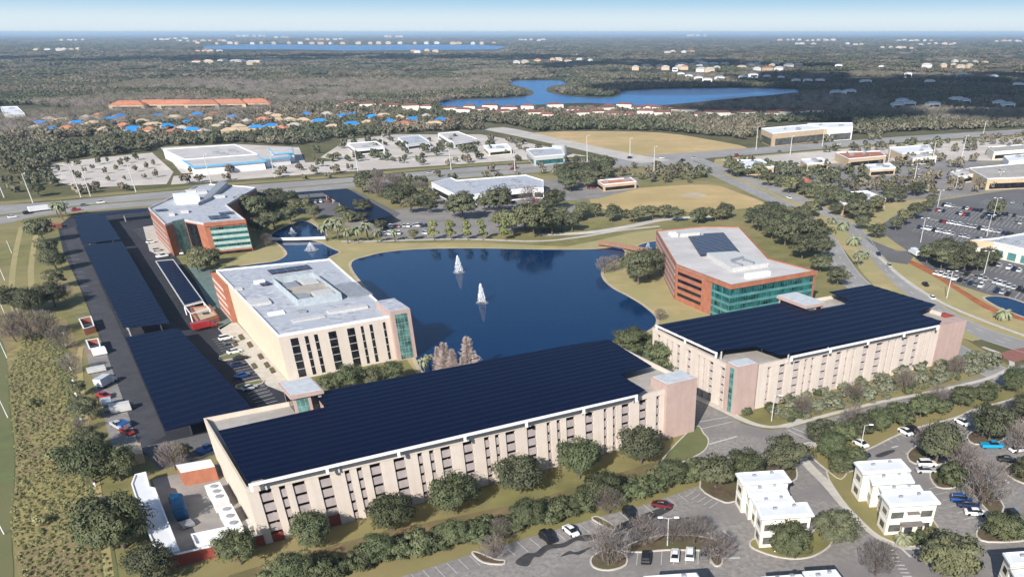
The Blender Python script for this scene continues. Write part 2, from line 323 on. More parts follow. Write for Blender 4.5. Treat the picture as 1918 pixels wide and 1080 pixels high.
# ------------------------------------------------------------------ base ground
gm, nt, b = new_mat('far_ground'); N = nt.nodes; L = nt.links
tc = N.new('ShaderNodeTexCoord')
def noise(sc, det=6):
    n = N.new('ShaderNodeTexNoise'); n.inputs['Scale'].default_value = sc; n.inputs['Detail'].default_value = det; n.inputs['Roughness'].default_value = 0.6; L.new(tc.outputs['Object'], n.inputs['Vector']); return n.outputs['Fac']
def mrange(s_, a, b_):
    r = N.new('ShaderNodeMapRange'); r.inputs['From Min'].default_value = a; r.inputs['From Max'].default_value = b_; L.new(s_, r.inputs['Value']); return r.outputs['Result']
def mixc(f, a, b_):
    m_ = N.new('ShaderNodeMix'); m_.data_type = 'RGBA'; L.new(f, m_.inputs['Factor'])
    for k_, q_ in (('A', a), ('B', b_)):
        if isinstance(q_, tuple): m_.inputs[k_].default_value = rgb(q_)
        else: L.new(q_, m_.inputs[k_])
    return m_.outputs['Result']
near = mixc(mrange(noise(0.05), 0.4, 0.6), (0.15, 0.135, 0.08), (0.10, 0.105, 0.05))
far_ = mixc(mrange(noise(0.004), 0.42, 0.6), (0.075, 0.080, 0.052), (0.15, 0.135, 0.10))
far_ = mixc(mrange(noise(0.0007, 8), 0.45, 0.58), far_, (0.055, 0.060, 0.042))
sx = N.new('ShaderNodeSeparateXYZ'); L.new(tc.outputs['Object'], sx.inputs[0])
colr = mixc(mrange(sx.outputs['Y'], 700, 1300), near, far_)
L.new(colr, b.inputs['Base Color']); b.inputs['Roughness'].default_value = 1.0; b.inputs['Specular IOR Level'].default_value = 0.0
mb = MB(); mb.face([(-80000, -1000, -0.02), (80000, -1000, -0.02), (80000, 70000, -0.02), (-80000, 70000, -0.02)])
g = mb.build('ground', gm); g['kind'] = 'structure'
# ------------------------------------------------------------------ parking garage one (foreground) and its solar canopy
def panel_rows(mb, poly, F, pitch, z, rise, thick=0.12):
    """sawtooth rows of modules clipped to a polygon given in frame coords (a,b)"""
    bs = [q[1] for q in poly]; b = min(bs)
    n = max(1, round((max(bs) - b) / pitch)); pitch = (max(bs) - b) / n
    for i in range(n):
        b0 = b + i * pitch; b1 = b0 + pitch * 0.97
        def spans(bm):
            xs = []
            for k in range(len(poly)):
                p, q = poly[k], poly[(k + 1) % len(poly)]
                if (p[1] > bm) != (q[1] > bm): xs.append(p[0] + (q[0] - p[0]) * (bm - p[1]) / (q[1] - p[1]))
            xs.sort(); return list(zip(xs[::2], xs[1::2]))
        s0, s1 = spans(b0 + 0.02), spans(b1)
        if len(s0) != len(s1): s0 = s1 = spans((b0 + b1) / 2)
        for (l0, r0), (l1, r1) in zip(s0, s1):
            A, B, C, D = F(l0, b0), F(r0, b0), F(r1, b1), F(l1, b1)
            h0, h1 = (z, z + rise) if i % 2 == 0 else (z + rise, z)
            mb.prism([A, B, C, D], [h0 - thick, h0 - thick, h1 - thick, h1 - thick], [h0, h0, h1, h1], True, True)
def zoomx(x0, k, vals): return [x0 + v / k for v in vals]
def tower(root, F, a0, a1, b0, b1, z1, roofname='tower_roof', wallm=None, glass=None):
    t = MB().box(F, a0, a1, b0, b1, 0, z1).build('stair_tower', wallm or M['pink'], root)
    r = sub(MB().box(F, a0 + 0.35, a1 - 0.35, b0 + 0.35, b1 - 0.35, z1, z1 + 0.18), roofname, M['skylight'], t, root)
    return t
def bays(root, F, edges, H, nlev, out=0.42, side='front', z_base=0.0, brick=None, sph=0.72, spm='spandrel'):
    """pilasters and spandrels along a garage face: edges = list of (a0,a1) of openings; out = how far pilasters stand proud
       side front: face at b=0 looking to -b; side left: face at a=0 looking to -a"""
    G = F if side == 'front' else (lambda a, b: F(b, a))
    cuts = [e for ed in edges for e in ed]
    pil = [(cuts[i], cuts[i + 1]) for i in range(1, len(cuts) - 1, 2)]
    def bx(a0, a1, b0, b1, z0, z1):
        m_ = MB(); m_.prism([G(a0, b0), G(a1, b0), G(a1, b1), G(a0, b1)], z0, z1, True, True); return m_
    lev = (H - 1.5) / nlev
    for p0, p1 in pil: bx(p0, p1, -out, 0.35, z_base, H - 1.15).build('pilaster', M['cream'], root)
    for e0, e1 in edges:      # one precast screen per bay: a slim jamb with five spandrel panels
        pts = [(e0 + .01, 0.0), (e0 + .01, H - 1.2), (e0 + .13, H - 1.2)]
        for k in reversed(range(nlev)):
            zt = k * lev + lev * sph; zb = k * lev if k else 0.0
            pts += [(e0 + .13, zt), (e1 - .01, zt), (e1 - .01, zb)] + ([(e0 + .13, zb)] if k else [])
        m_ = MB(); k = len(pts)
        fr = [G(a, -0.12) + (z,) for a, z in pts]; bk = [G(a, 0.16) + (z,) for a, z in pts]
        m_.v = fr + bk; m_.f = [tuple(range(k)), tuple(reversed(range(k, 2 * k)))] + [(i, k + i, k + (i + 1) % k, (i + 1) % k) for i in range(k)]; m_.m = [0] * len(m_.f)
        m_.build('spandrel_screen', M[spm], root)
def garage(name, F, LA, LB, H, label, nlev):
    root = thing(name, F(0, 0), label, 'parking garage')
    MB().box(F, -0.35, 0.1, 0.3, LB, 0, H).build('end_wall', M['cream_side'], root) if name else None
    MB().box(F, 0.1, LA, LB - 0.4, LB, 0, H).build('back_wall', M['cream_side'], root)
    MB().box(F, LA - 0.1, LA + 0.35, 0.3, LB, 0, H).build('end_wall', M['cream'], root)
    MB().box(F, 0.1, LA - 0.1, 0.2, LB - 0.4, H - 1.3, H - 1.0).build('roof_deck', M['deck'], root)
    lev = (H - 1.5) / nlev
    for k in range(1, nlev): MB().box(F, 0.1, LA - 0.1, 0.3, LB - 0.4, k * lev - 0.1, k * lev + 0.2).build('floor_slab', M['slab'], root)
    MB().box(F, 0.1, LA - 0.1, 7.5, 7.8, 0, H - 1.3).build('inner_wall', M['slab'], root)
    return root
# --- garage one
H1 = 12.9
A = XY(462, 912, H1); F1 = Frame(A, XY(1297, 716, H1), XY(384, 782, H1))
LA1, LB1 = F1.lu, F1.lv
g1 = garage('parking_garage', F1, LA1, LB1, H1, 'long cream parking garage in the foreground, with a pink stair tower at its road end', 5)
z1x = [(115, 230), (295, 355), (415, 530), (650, 760), (885, 935), (992, 1045), (1110, 1210), (1325, 1430), (1540, 1587), (1645, 1690), (1747, 1840)]
z2x = [(30, 120), (222, 272), (320, 362), (415, 505), (605, 690), (785, 822), (875, 912), (960, 1040), (1132, 1206), (1298, 1332), (1380, 1412), (1460, 1532), (1620, 1690), (1773, 1806)]
ed = [(460 + a / 4.795, 460 + b / 4.795) for a, b in z1x] + [(860 + a / 4.795, 860 + b / 4.795) for a, b in z2x]
ed = [(F1.a_at(x0, -0.4, H1 - 1.2), F1.a_at(x1, -0.4, H1 - 1.2)) for x0, x1 in ed]
ta0 = F1.a_at(1246, -0.6, 14)
bays(g1, F1, ed, H1, 5)
MB().box(F1, -0.35, ed[0][0], -0.42, 0.3, 0, H1 - 1.15).build('pilaster', M['cream'], g1)
MB().box(F1, ed[-1][1], ta0, -0.42, 0.3, 0, H1 - 1.15).build('pilaster', M['cream'], g1)
MB().box(F1, -0.35, ta0, -0.5, 0.32, H1 - 1.15, H1).build('parapet', M['cream'], g1)
for i, (e0, e1) in enumerate(ed[:5]):
    if i in (0, 1, 3): MB().box(F1, e0 + 0.02, e1 - 0.02, -0.35, -0.06, 0, 1.9 if i < 2 else 2.4).build('brick_base', M['brick_red'], g1)
tower(g1, F1, ta0, LA1 + 0.4, -1.3, 5.4, 14.4)
# rooftop lift lobby at the back left
la0, lb0 = F1.pix(540, 757, H1); la1, lb1 = F1.pix(606, 757, 12)
def lobby(root, F, a0, a1, b0, b1, z0, z1):
    t = MB().box(F, a0, a1, b0, b1, z0, z1 - 0.9).build('stair_tower', M['pink'], root)
    sub(MB().box(F, a0 - 0.6, a1 + 0.6, b0 - 0.6, b1 + 0.6, z1 - 0.9, z1), 'tower_fascia', M['pink'], t, root)
    sub(MB().box(F, a0 - 0.3, a1 + 0.3, b0 - 0.3, b1 + 0.3, z1, z1 + 0.12), 'tower_roof', M['skylight'], t, root)
    sub(MB().box(F, a0 + 0.6, a0 + (a1 - a0) * 0.5, b0 - 0.06, b0 + 0.05, z0 + 0.2, z1 - 1.2), 'window', M['glass_green'], t, root)
    sub(MB().box(F, a0 + (a1 - a0) * 0.62, a1 - 0.8, b0 - 0.06, b0 + 0.05, z0 + 0.2, z1 - 1.3), 'window', M['glass_dark'], t, root)
    sub(MB().box(F, a0 - 0.06, a0 + 0.05, b0 + 0.8, b1 - 0.8, z0 + 0.3, z1 - 1.2), 'window', M['glass_dark'], t, root)
q0 = F1.pix(541, 742, 16.5); q1 = F1.pix(604, 728, 16.5); q2 = F1.pix(525, 716, 16.5)
lobby(g1, F1, q0[0] + 0.8, q1[0] - 0.6, q0[1] + 0.6, q2[1] - 0.6, 0.0, 16.5)
# solar canopy one
def canopy(label, F, poly, z, rise, pitch, beams, front_edges, zdeck, name='solar_canopy', mesh_post=0.16):
    root = thing(name, F(poly[0][0], poly[0][1]), label, 'solar canopy')
    m_ = MB(); panel_rows(m_, poly, F, pitch, z, rise); m_.build('solar_panel', M['pv'], root)
    for (p, q) in front_edges:            # white edge beams with posts
        b_ = MB(); d = Vector((q[0] - p[0], q[1] - p[1])); l = d.length; n = Vector((-d.y, d.x)) / l
        f = lambda t, s_: F(p[0] + d.x * t / l + n.x * s_, p[1] + d.y * t / l + n.y * s_)
        b_.prism([f(0, -.22), f(l, -.22), f(l, .22), f(0, .22)], z - 0.62, z - 0.13, True, True); b_.build('edge_beam', M['white'], root)
        k = max(1, round(l / 14.0))
        for i in range(k + 1):
            t = l * i / k; t = min(max(t, 0.3), l - 0.3)
            MB().prism([f(t - .25, -.2), f(t + .25, -.2), f(t + .25, .2), f(t - .25, .2)], zdeck, z - 0.62, True, True).build('post', M['white'], root)
    for (a, b) in beams:
        MB().prism([F(a - .15, b - .15), F(a + .15, b - .15), F(a + .15, b + .15), F(a - .15, b + .15)], zdeck - 1.0, z - 0.1, True, True).build('post', M['palegrey'], root)
    return root
ZC1 = 14.7
poly1 = [F1.pix(x, y, ZC1) for x, y in [(465, 905), (1194, 737), (1209, 730), (1161, 701), (1222, 686), (1137, 633), (587, 735), (608, 762), (407, 803)]]
gridp = lambda poly, da, db: [(a, b) for a in np.arange(min(p[0] for p in poly) + 3, max(p[0] for p in poly), da) for b in np.arange(min(p[1] for p in poly) + 2, max(p[1] for p in poly), db) if inpoly(a, b, poly)]
canopy('dark navy solar canopy on the roof of the long foreground garage', F1, poly1, ZC1, 0.045, 1.25, gridp(poly1, 14, 11), [(poly1[0], poly1[1])], H1 + 0.01)
# --- garage two
H2 = 12.4
A2 = XY(1381, 691, H2)
# front corner sits behind the pink corner tower
F2 = Frame(A2, XY(1806, 599, H2), XY(1225, 613, H2)); LA2, LB2 = F2.lu, F2.lv
g2 = garage('parking_garage', F2, LA2, LB2, H2, 'cream parking garage beside the curved road, with a pink corner tower and solar roof', 5)
z3f = [(1228, 1258), (1340, 1402), (1480, 1545), (1583, 1612), (1648, 1680), (1752, 1812)]
ed2 = [(1200 + a / 5.14, 1200 + b / 5.14) for a, b in z3f]
z4f = [(310, 358), (395, 417), (455, 475), (540, 588), (655, 715), (752, 772), (810, 828), (885, 935), (985, 1030), (1070, 1085), (1122, 1138)]
ed2 += [(1500 + a / 4.59, 1500 + b / 4.59) for a, b in [(35, 62), (98, 125), (190, 242)][2:]] + [(1500 + a / 4.59, 1500 + b / 4.59) for a, b in z4f]
ed2 = [(F2.a_at(x0, -0.4, H2 - 1.2), F2.a_at(x1, -0.4, H2 - 1.2)) for x0, x1 in sorted(ed2)]
ed2 = [e for i, e in enumerate(ed2) if i == 0 or e[0] > ed2[i - 1][1] + 0.2]
bays(g2, F2, ed2, H2, 5, sph=0.8, spm='spandrel_pale')
te0 = F2.a_at(1762, -0.6, H2)
MB().box(F2, 2.0, ed2[0][0], -0.42, 0.3, 0, H2 - 1.15).build('pilaster', M['cream'], g2)
MB().box(F2, ed2[-1][1], te0, -0.42, 0.3, 0, H2 - 1.15).build('pilaster', M['cream'], g2)
MB().box(F2, 2.0, te0, -0.5, 0.32, H2 - 1.15, H2).build('parapet', M['cream'], g2)
MB().box(F2, te0, LA2 + 0.4, -0.7, 4.0, 0, H2 + 0.1).build('end_block', M['pink'], g2)
MB().box(F2, LA2 - 0.6, LA2 + 0.5, 4.0, LB2 * 0.2, 0, H2 + 0.25).build('end_block', M['brick_red'], g2)
# left face (a = 0 side): opening list along b
z3l = [(155, 188), (246, 266), (293, 314), (342, 378), (443, 482), (550, 572), (600, 622), (655, 700), (767, 812), (885, 905)]
# b measured by marching along the edge
def b_at(F, x, a, z):
    lo, hi = -20, 90
    for _ in range(50):
        m_ = (lo + hi) / 2
        if proj(F(a, m_) + (z,))[0] > x: lo = m_
        else: hi = m_
    return (lo + hi) / 2
edl = sorted([tuple(sorted((b_at(F2, 1200 + x0 / 5.14, -0.4, H2 - 1.2), b_at(F2, 1200 + x1 / 5.14, -0.4, H2 - 1.2)))) for x0, x1 in z3l])
bays(g2, F2, edl, H2, 5, side='left', sph=0.76, spm='spandrel_pale')
GL = lambda a, b: F2(b, a)
def lbox(a0, a1, b0, b1, z0, z1, nm, m_): MB().prism([F2(b0, a0), F2(b0, a1), F2(b1, a1), F2(b1, a0)], z0, z1, True, True).build(nm, m_, g2)
lbox(0.4, edl[0][0], -0.42, 0.3, 0, H2 - 1.15, 'pilaster', M['cream']); lbox(edl[-1][1], LB2, -0.42, 0.3, 0, H2 - 1.15, 'pilaster', M['cream'])
lbox(0.4, LB2, -0.5, 0.32, H2 - 1.15, H2, 'parapet', M['cream'])
# replace the solid left end wall by an open one: drop it
for o in [o for o in g2.children if o.name.startswith('end_wall')][:1]: bpy.data.objects.remove(o)
MB().box(F2, 6.2, 6.5, 7.8, LB2 - 0.4, 0, H2 - 1.3).build('inner_wall', M['slab'], g2)
tq = F2.pix(1432, 685, 13.4); tw = F2.pix(1384, 690, 13.4)
t2 = MB().box(F2, -1.0, tq[0], -1.3, 3.6, 0, 13.4).build('stair_tower', M['pink'], g2)
sub(MB().box(F2, -0.6, tq[0] - 0.4, -0.9, 3.2, 13.4, 13.58), 'tower_roof', M['skylight'], t2, g2)
sub(MB().box(F2, -1.07, -0.9, -0.3, 1.6, 0.5, 12.6), 'window', M['glass_green'], t2, g2)
ZC2 = 14.0
poly2 = [F2.pix(x, y, ZC2) for x, y in [(1343, 659), (1411, 647), (1467, 667), (1482, 666), (1759, 607), (1767, 602), (1714, 585), (1759, 572), (1630, 533), (1553, 547), (1596, 564), (1515, 581), (1465, 565), (1229, 607)]]
canopy('dark navy solar canopy on the garage roof beside the curved road', F2, poly2, ZC2, 0.085, 1.85, gridp(poly2, 14, 11), [(poly2[3], poly2[4]), (poly2[-1], poly2[0])], H2 + 0.01)
lq0 = F2.pix(1512, 573, 15.2); lq1 = F2.pix(1546, 567, 15.2); lq2 = F2.pix(1480, 549, 15.2)
lobby(g2, F2, lq0[0] + 0.3, lq1[0], lq0[1] + 0.8, lq2[1] - 0.3, 0, 15.2)
# ------------------------------------------------------------------ office buildings
def band(mb, p, q, f0, f1, z0, z1, d0=-0.05, d1=0.12):
    """thin slab along wall p->q (outside is to the right of p->q), fractions f0..f1"""
    dx, dy = q[0] - p[0], q[1] - p[1]; l = math.hypot(dx, dy); nx, ny = dy / l, -dx / l
    A = (p[0] + dx * f0, p[1] + dy * f0); B = (p[0] + dx * f1, p[1] + dy * f1)
    mb.prism([(A[0] + nx * d0, A[1] + ny * d0), (B[0] + nx * d0, B[1] + ny * d0), (B[0] + nx * d1, B[1] + ny * d1), (A[0] + nx * d1, A[1] + ny * d1)], z0, z1, True, True); return mb
def frac_at(p, q, x, z):
    lo, hi = -0.5, 1.5
    f = lambda t: proj((p[0] + (q[0] - p[0]) * t, p[1] + (q[1] - p[1]) * t, z))[0] - x
    sl = f(hi) > f(lo)
    for _ in range(45):
        m_ = (lo + hi) / 2
        if (f(m_) > 0) == sl: hi = m_
        else: lo = m_
    return (lo + hi) / 2
def bandx(mb, p, q, x0, x1, z0, z1, d0=-0.05, d1=0.12, zr=None):
    zr = z1 if zr is None else zr; return band(mb, p, q, frac_at(p, q, x0, zr), frac_at(p, q, x1, zr), z0, z1, d0, d1)
def parapet(mb, poly, z0, z1, w=0.35):
    k = len(poly); a = sum(poly[i][0] * poly[(i + 1) % k][1] - poly[(i + 1) % k][0] * poly[i][1] for i in range(k)); pl = poly if a > 0 else poly[::-1]
    ins = []
    for i in range(k):
        p, c, n = Vector(pl[i - 1]), Vector(pl[i]), Vector(pl[(i + 1) % k]); d1 = (c - p).normalized(); d2 = (n - c).normalized()
        n1 = Vector((-d1.y, d1.x)); n2 = Vector((-d2.y, d2.x)); b = (n1 + n2); b = b / max(b.length_squared, 0.3) * 2 * w
        ins.append((c.x + b.x, c.y + b.y))
    o = len(mb.v); mb.v += [p + (z,) for z in (z0, z1) for p in pl] + [p + (z,) for z in (z0, z1) for p in ins]
    for i in range(k):
        j = (i + 1) % k
        mb.f += [(o + i, o + j, o + k + j, o + k + i), (o + k + i, o + k + j, o + 3 * k + j, o + 3 * k + i), (o + 2 * k + j, o + 2 * k + i, o + 3 * k + i, o + 3 * k + j), (o + j, o + i, o + 2 * k + i, o + 2 * k + j)]; mb.m += [mb.mi] * 4
    return mb
def rbox(F, x0, y0, x1, y1, z0, z1, zref=None):
    """roof box from two opposite pixel corners seen at height zref, in frame F"""
    zr = z0 if zref is None else zref; a0, b0 = F.pix(x0, y0, zr); a1, b1 = F.pix(x1, y1, zr)
    return MB().box(F, min(a0, a1), max(a0, a1), min(b0, b1), max(b0, b1), z0, z1)
def line_grid_mat(name, c, w, h, line, mort=0.05):
    m = mat(name, c, 0.8, 0.04, 0.3); nt = m.node_tree; N = nt.nodes; L = nt.links; b = N['Principled BSDF']; src = b.inputs['Base Color'].links[0].from_socket
    tc = N.new('ShaderNodeTexCoord'); sp = N.new('ShaderNodeSeparateXYZ'); L.new(tc.outputs['Object'], sp.inputs[0])
    ad = N.new('ShaderNodeMath'); ad.operation = 'SUBTRACT'; L.new(sp.outputs['X'], ad.inputs[0]); L.new(sp.outputs['Y'], ad.inputs[1])
    cb = N.new('ShaderNodeCombineXYZ'); L.new(ad.outputs[0], cb.inputs['X']); L.new(sp.outputs['Z'], cb.inputs['Y'])
    br = N.new('ShaderNodeTexBrick'); br.offset = 0.4; br.inputs['Scale'].default_value = 1; br.inputs['Brick Width'].default_value = w; br.inputs['Row Height'].default_value = h; br.inputs['Mortar Size'].default_value = mort; br.inputs['Mortar'].default_value = rgb(line)
    L.new(cb.outputs[0], br.inputs['Vector']); L.new(src, br.inputs['Color1']); L.new(src, br.inputs['Color2']); L.new(br.outputs['Color'], b.inputs['Base Color']); return m
M['striped'] = line_grid_mat('brick_banded', (0.42, 0.15, 0.08), 400.0, 2.7, (0.62, 0.50, 0.46), 0.55)
M['cream_tick_shadow'] = line_grid_mat('cream_painted_tick_shadows', (0.66, 0.545, 0.41), 2.4, 1.35, (0.40, 0.32, 0.24), 0.05)  # dark grid lines in the colour stand in for the wall's small shadow ticks
M['screen'] = mat('weathered_screen_panel', (0.40, 0.45, 0.47), 0.6, 0.1, 0.5)
# --- cream office
HO = 13.8
FO = Frame(XY(520, 627, HO), XY(726, 591, HO), XY(404, 505, HO)); LAo, LBo = FO.lu, FO.lv
of = thing('office_building', FO(0, 0), 'cream office block with white roof, dark window strips and glazed corner tower', 'office building')
back_r = FO.inv(XY(618, 484, HO))
body_poly = [FO(0, 0), FO(LAo + 1, 0), FO(LAo + 1, back_r[1]), FO(back_r[0], back_r[1]), FO(0, LBo)]
body_poly = [FO(0, 0), FO(LAo + 2, 0), FO(back_r[0], back_r[1]), FO(0, LBo)]
MB().prism(body_poly, 0, HO - 0.7).build('wall', M['cream'], of)
lw = MB(); band(lw, FO(0, LBo), FO(0, 0), 0.0, 0.995, 0, HO - 0.8, 0.0, 0.14); lw.build('side_wall', M['cream_tick_shadow'], of)
inset = lambda poly, d: [tuple(Vector(p) + (Vector((sum(q[0] for q in poly) / len(poly), sum(q[1] for q in poly) / len(poly))) - Vector(p)).normalized() * d) for p in poly]
rf = MB().prism(inset(body_poly, 0.3), HO - 0.7, HO - 0.45).build('roof', M['white_roof'], of)
sub(parapet(MB(), body_poly, HO - 0.7, HO, 0.4), 'parapet', M['white'], rf, of)
for x0, x1 in [(685, 755), (805, 840), (885, 920), (1005, 1075), (1163, 1230), (1278, 1305), (1352, 1382), (1465, 1490)]:
    p, q = FO(0, 0), FO(LAo, 0)
    w_ = MB(); bandx(w_, p, q, 390 + x0 / 4.5, 390 + x1 / 4.5, 0.6, HO - 1.7, -0.05, 0.04); wo = w_.build('window', M['glass_dark'], of)
    tr = MB(); f0, f1 = frac_at(p, q, 390 + x0 / 4.5, HO - 1.7), frac_at(p, q, 390 + x1 / 4.5, HO - 1.7)
    v0 = len(tr.v)
    # ladder of transoms joined by one jamb
    for k in range(1, 5): band(tr, p, q, f0, f1, 0.6 + k * 2.3, 0.6 + k * 2.3 + 0.14, 0.04, 0.12)
    band(tr, p, q, f0, f0 + 0.004, 0.6, HO - 1.7, 0.04, 0.10)
    sub(tr, 'transom', M['palegrey'], wo, of)
for i_ in range(9):    # slim pilaster fins between the strips
    pass
# tower
tt = [FO.inv(XY(x, y, 15.6)) for x, y in [(729, 581), (770, 577)]]
ta, tb = tt[0][0], tt[1][0]; tdb = FO.inv(XY(737, 557, 15.6))[1]
MB().box(FO, ta, tb, -1.6, tdb, 0, 15.3).build('stair_tower', M['pink'], of)
two = MB().box(FO, ta + 0.2, tb - 0.2, -1.4, tdb - 0.2, 15.3, 15.5).build('tower_roof', M['white_roof'], of)
MB().box(FO, ta + (tb - ta) * 0.2, tb - (tb - ta) * 0.2, -1.72, -1.5, 0.4, 14.2).build('tower_window', M['glass_green'], of)
# penthouse screen (open topped)
sc = [FO.inv(XY(x, y, HO + 1.8)) for x, y in [(511, 519), (585, 510), (640, 549), (556, 560)]]
a0 = min(sc[0][0], sc[3][0]); a1 = max(sc[1][0], sc[2][0]); b0 = (sc[2][1] + sc[3][1]) / 2; b1 = (sc[0][1] + sc[1][1]) / 2
scr = parapet(MB(), [FO(a0, b0), FO(a1, b0), FO(a1, b1), FO(a0, b1)], HO - 0.45, HO + 1.8, 0.25).build('roof_screen', M['screen'], of)
wa = a1 - a0; wb = b1 - b0
for i, (fa0, fa1, fb0, fb1, h, mm) in enumerate([(.08, .4, .12, .32, 1.3, 'grey'), (.5, .92, .12, .32, 1.5, 'palegrey'), (.2, .8, .42, .52, 1.0, 'deck'), (.1, .45, .62, .85, 1.2, 'grey'), (.55, .9, .62, .85, 1.6, 'palegrey'), (.02, .98, .355, .40, 1.5, 'deck'), (.02, .98, .555, .60, 1.5, 'deck'), (.44, .5, .62, .9, 1.0, 'dark'), (.05, .1, .1, .9, .8, 'dark')]):
    MB().box(FO, a0 + wa * fa0, a0 + wa * fa1, b0 + wb * fb0, b0 + wb * fb1, HO - 0.45, HO - 0.45 + h).build('roof_unit', M[mm], of)
for (x0, y0, x1, y1, h, mm, nm) in [(470, 575, 500, 560, 0.8, 'palegrey', 'roof_unit'), (505, 592, 530, 583, 0.5, 'white', 'roof_unit'), (478, 533, 495, 528, 1.0, 'white', 'roof_unit'), (612, 585, 690, 577, 0.7, 'palegrey', 'roof_duct'), (545, 600, 610, 594, 0.35, 'palegrey', 'roof_duct'), (655, 560, 665, 530, 0.5, 'grey', 'roof_duct'), (440, 545, 452, 540, 0.6, 'palegrey', 'roof_unit'), (560, 588, 572, 583, 0.8, 'grey', 'roof_unit')]:
    rbox(FO, x0, y0, x1, y1, HO - 0.45, HO - 0.45 + h).build(nm, M[mm], of)
for (x0, y0, x1, y1) in [(508, 513, 575, 496), (490, 535, 504, 528)]:
    rbox(FO, x0, y0, x1, y1, HO - 0.1, HO + 0.05).build('roof_solar_panel', M['pv_roof'], of)
# brick wing on the back left
bw = [FO.inv(XY(x, y, HO - 1)) for x, y in [(417, 535), (387, 514)]]
MB().box(FO, bw[0][0], 0.0 - 0.16, bw[0][1], LBo + 1, 0, HO - 1).build('brick_wing', M['striped'], of)
ba0, bb0 = bw[0][0], bw[0][1]
MB().box(FO, ba0 - 0.05, -0.2, bb0 - 0.12, bb0 + 1.2, 0, HO - 0.9).build('brick_pier', M['brick'], of)
# --- red and glass office, left
HB = 13.6
q = lambda *pp: [XY(x, y, HB) for x, y in pp]
ob = thing('office_building', XY(380, 440), 'angled brick and green-glass office block with a white roof, by the highway', 'office building')
K = q((309, 421), (322, 417), (345, 412), (381, 419), (460, 412), (424, 384), (480, 352), (457, 349), (392, 345), (367, 349), (278, 390))
MB().prism(K, 0, HB - 0.6).build('wall', M['brick'], ob)
r1 = MB().prism(K, HB - 0.6, HB - 0.3).build('roof', M['white_roof'], ob)
sub(parapet(MB(), K, HB - 0.3, HB + 0.3, 0.5), 'parapet', M['pale_roof'], r1, ob)
def wallband(root, nm, m_, p, q_, segs, d1=0.12, d0=-0.05):
    for (f0, f1, z0, z1) in segs: band(MB(), p, q_, f0, f1, z0, z1, d0, d1).build(nm, M[m_], root)
# polygon K order: is it CCW in plan? outside must be right of p->q
wallband(ob, 'window_band', 'spandrel', K[10], K[0], [(0.02, 0.86, 1.2 + k * 2.6, 2.3 + k * 2.6) for k in range(4)])
wallband(ob, 'glass_wall', 'glass_atrium', K[1], K[2], [(0.0, 1.0, 0.0, HB + 0.6)], 0.2)
wallband(ob, 'glass_wall', 'glass_dark', K[2], K[3], [(0.05, 0.62, 0.0, HB - 1.0)], 0.15)
p, q_ = K[3], K[4]
for k in range(4):
    z0 = 2.6 + k * 2.45
    wallband(ob, 'window_band', 'mint', p, q_, [(0.12, 0.99, z0 - 0.7, z0 + 0.55)], 0.22)
    wallband(ob, 'window_band', 'glass_teal', p, q_, [(0.12, 0.99, z0 + 0.55, z0 + 1.75)], 0.10)
wallband(ob, 'brick_band', 'brick', p, q_, [(0.0, 1.0, 1.2, 1.9)], 0.35)
wallband(ob, 'brick_band', 'brick', p, q_, [(0.0, 1.0, HB - 1.3, HB + 0.32)], 0.4)
wallband(ob, 'window_band', 'glass_dark', p, q_, [(0.1, 0.98, 0.1, 1.2)], 0.06)
FB = Frame(K[0], (K[0][0] + math.cos(UDIR), K[0][1] + math.sin(UDIR)), (K[0][0] - math.sin(UDIR), K[0][1] + math.cos(UDIR)))
rbox(FB, 332, 384, 370, 372, HB - 0.3, HB + 3.0).build('roof_penthouse', M['white'], ob)
pr = MB(); w0 = [XY(*t_, HB) for t_ in ((372, 384), (395, 374), (428, 349), (412, 347))]; pr.prism(w0, HB - 0.3, [HB + 1.0, HB + 1.0, HB + 2.2, HB + 2.2]); pr.build('roof_screen', M['grey'], ob)
for (x0, y0, x1, y1) in [(394, 411, 425, 402), (412, 402, 436, 396), (292, 396, 312, 391)]: rbox(FB, x0, y0, x1, y1, HB, HB + 0.15).build('roof_solar_panel', M['pv_roof'], ob)
for (x0, y0, x1, y1) in [(340, 400, 352, 396), (318, 405, 326, 401), (372, 364, 385, 358), (350, 362, 366, 358), (400, 372, 420, 368)]: rbox(FB, x0, y0, x1, y1, HB - 0.3, HB + 0.9).build('roof_unit', M['palegrey'], ob)
# --- red and teal office, right
HT = 13.0
oc = thing('office_building', XY(1340, 520), 'brick and teal-glass office block with a large solar array on its pale roof', 'office building')
K3 = [XY(x, y, HT) for x, y in [(1229, 432), (1266, 495), (1369, 534), (1529, 507), (1441, 484), (1386, 425), (1315, 424)]]
MB().prism(K3, 0, HT - 0.6).build('wall', M['brick'], oc)
r3 = MB().prism(K3, HT - 0.6, HT - 0.3).build('roof', M['pale_roof'], oc)
sub(parapet(MB(), K3, HT - 0.6, HT + 0.1, 0.5), 'parapet', M['brick'], r3, oc)
wallband(oc, 'window_band', 'spandrel', K3[0], K3[1], [(0.03, 0.97, 1.0 + k * 2.4, 2.1 + k * 2.4) for k in range(5)])
wallband(oc, 'window_band', 'glass_dark', K3[1], K3[2], [(0.05, 0.5, 2.0 + k * 2.55, 3.1 + k * 2.55) for k in range(4)], 0.05)
wallband(oc, 'glass_wall', 'glass_teal', K3[1], K3[2], [(0.69, 1.0, 0.2, HT - 1.3)], 0.12)
wallband(oc, 'glass_wall', 'glass_teal', K3[2], K3[3], [(0.0, 0.97, 0.2, HT - 1.3)], 0.12)
for k in range(4):
    wallband(oc, 'spandrel_band', 'teal_panel', K3[1], K3[2], [(0.69, 1.003, 0.9 + k * 2.55, 1.8 + k * 2.55)], 0.2)
    wallband(oc, 'spandrel_band', 'teal_panel', K3[2], K3[3], [(0.0, 0.97, 0.9 + k * 2.55, 1.8 + k * 2.55)], 0.2)
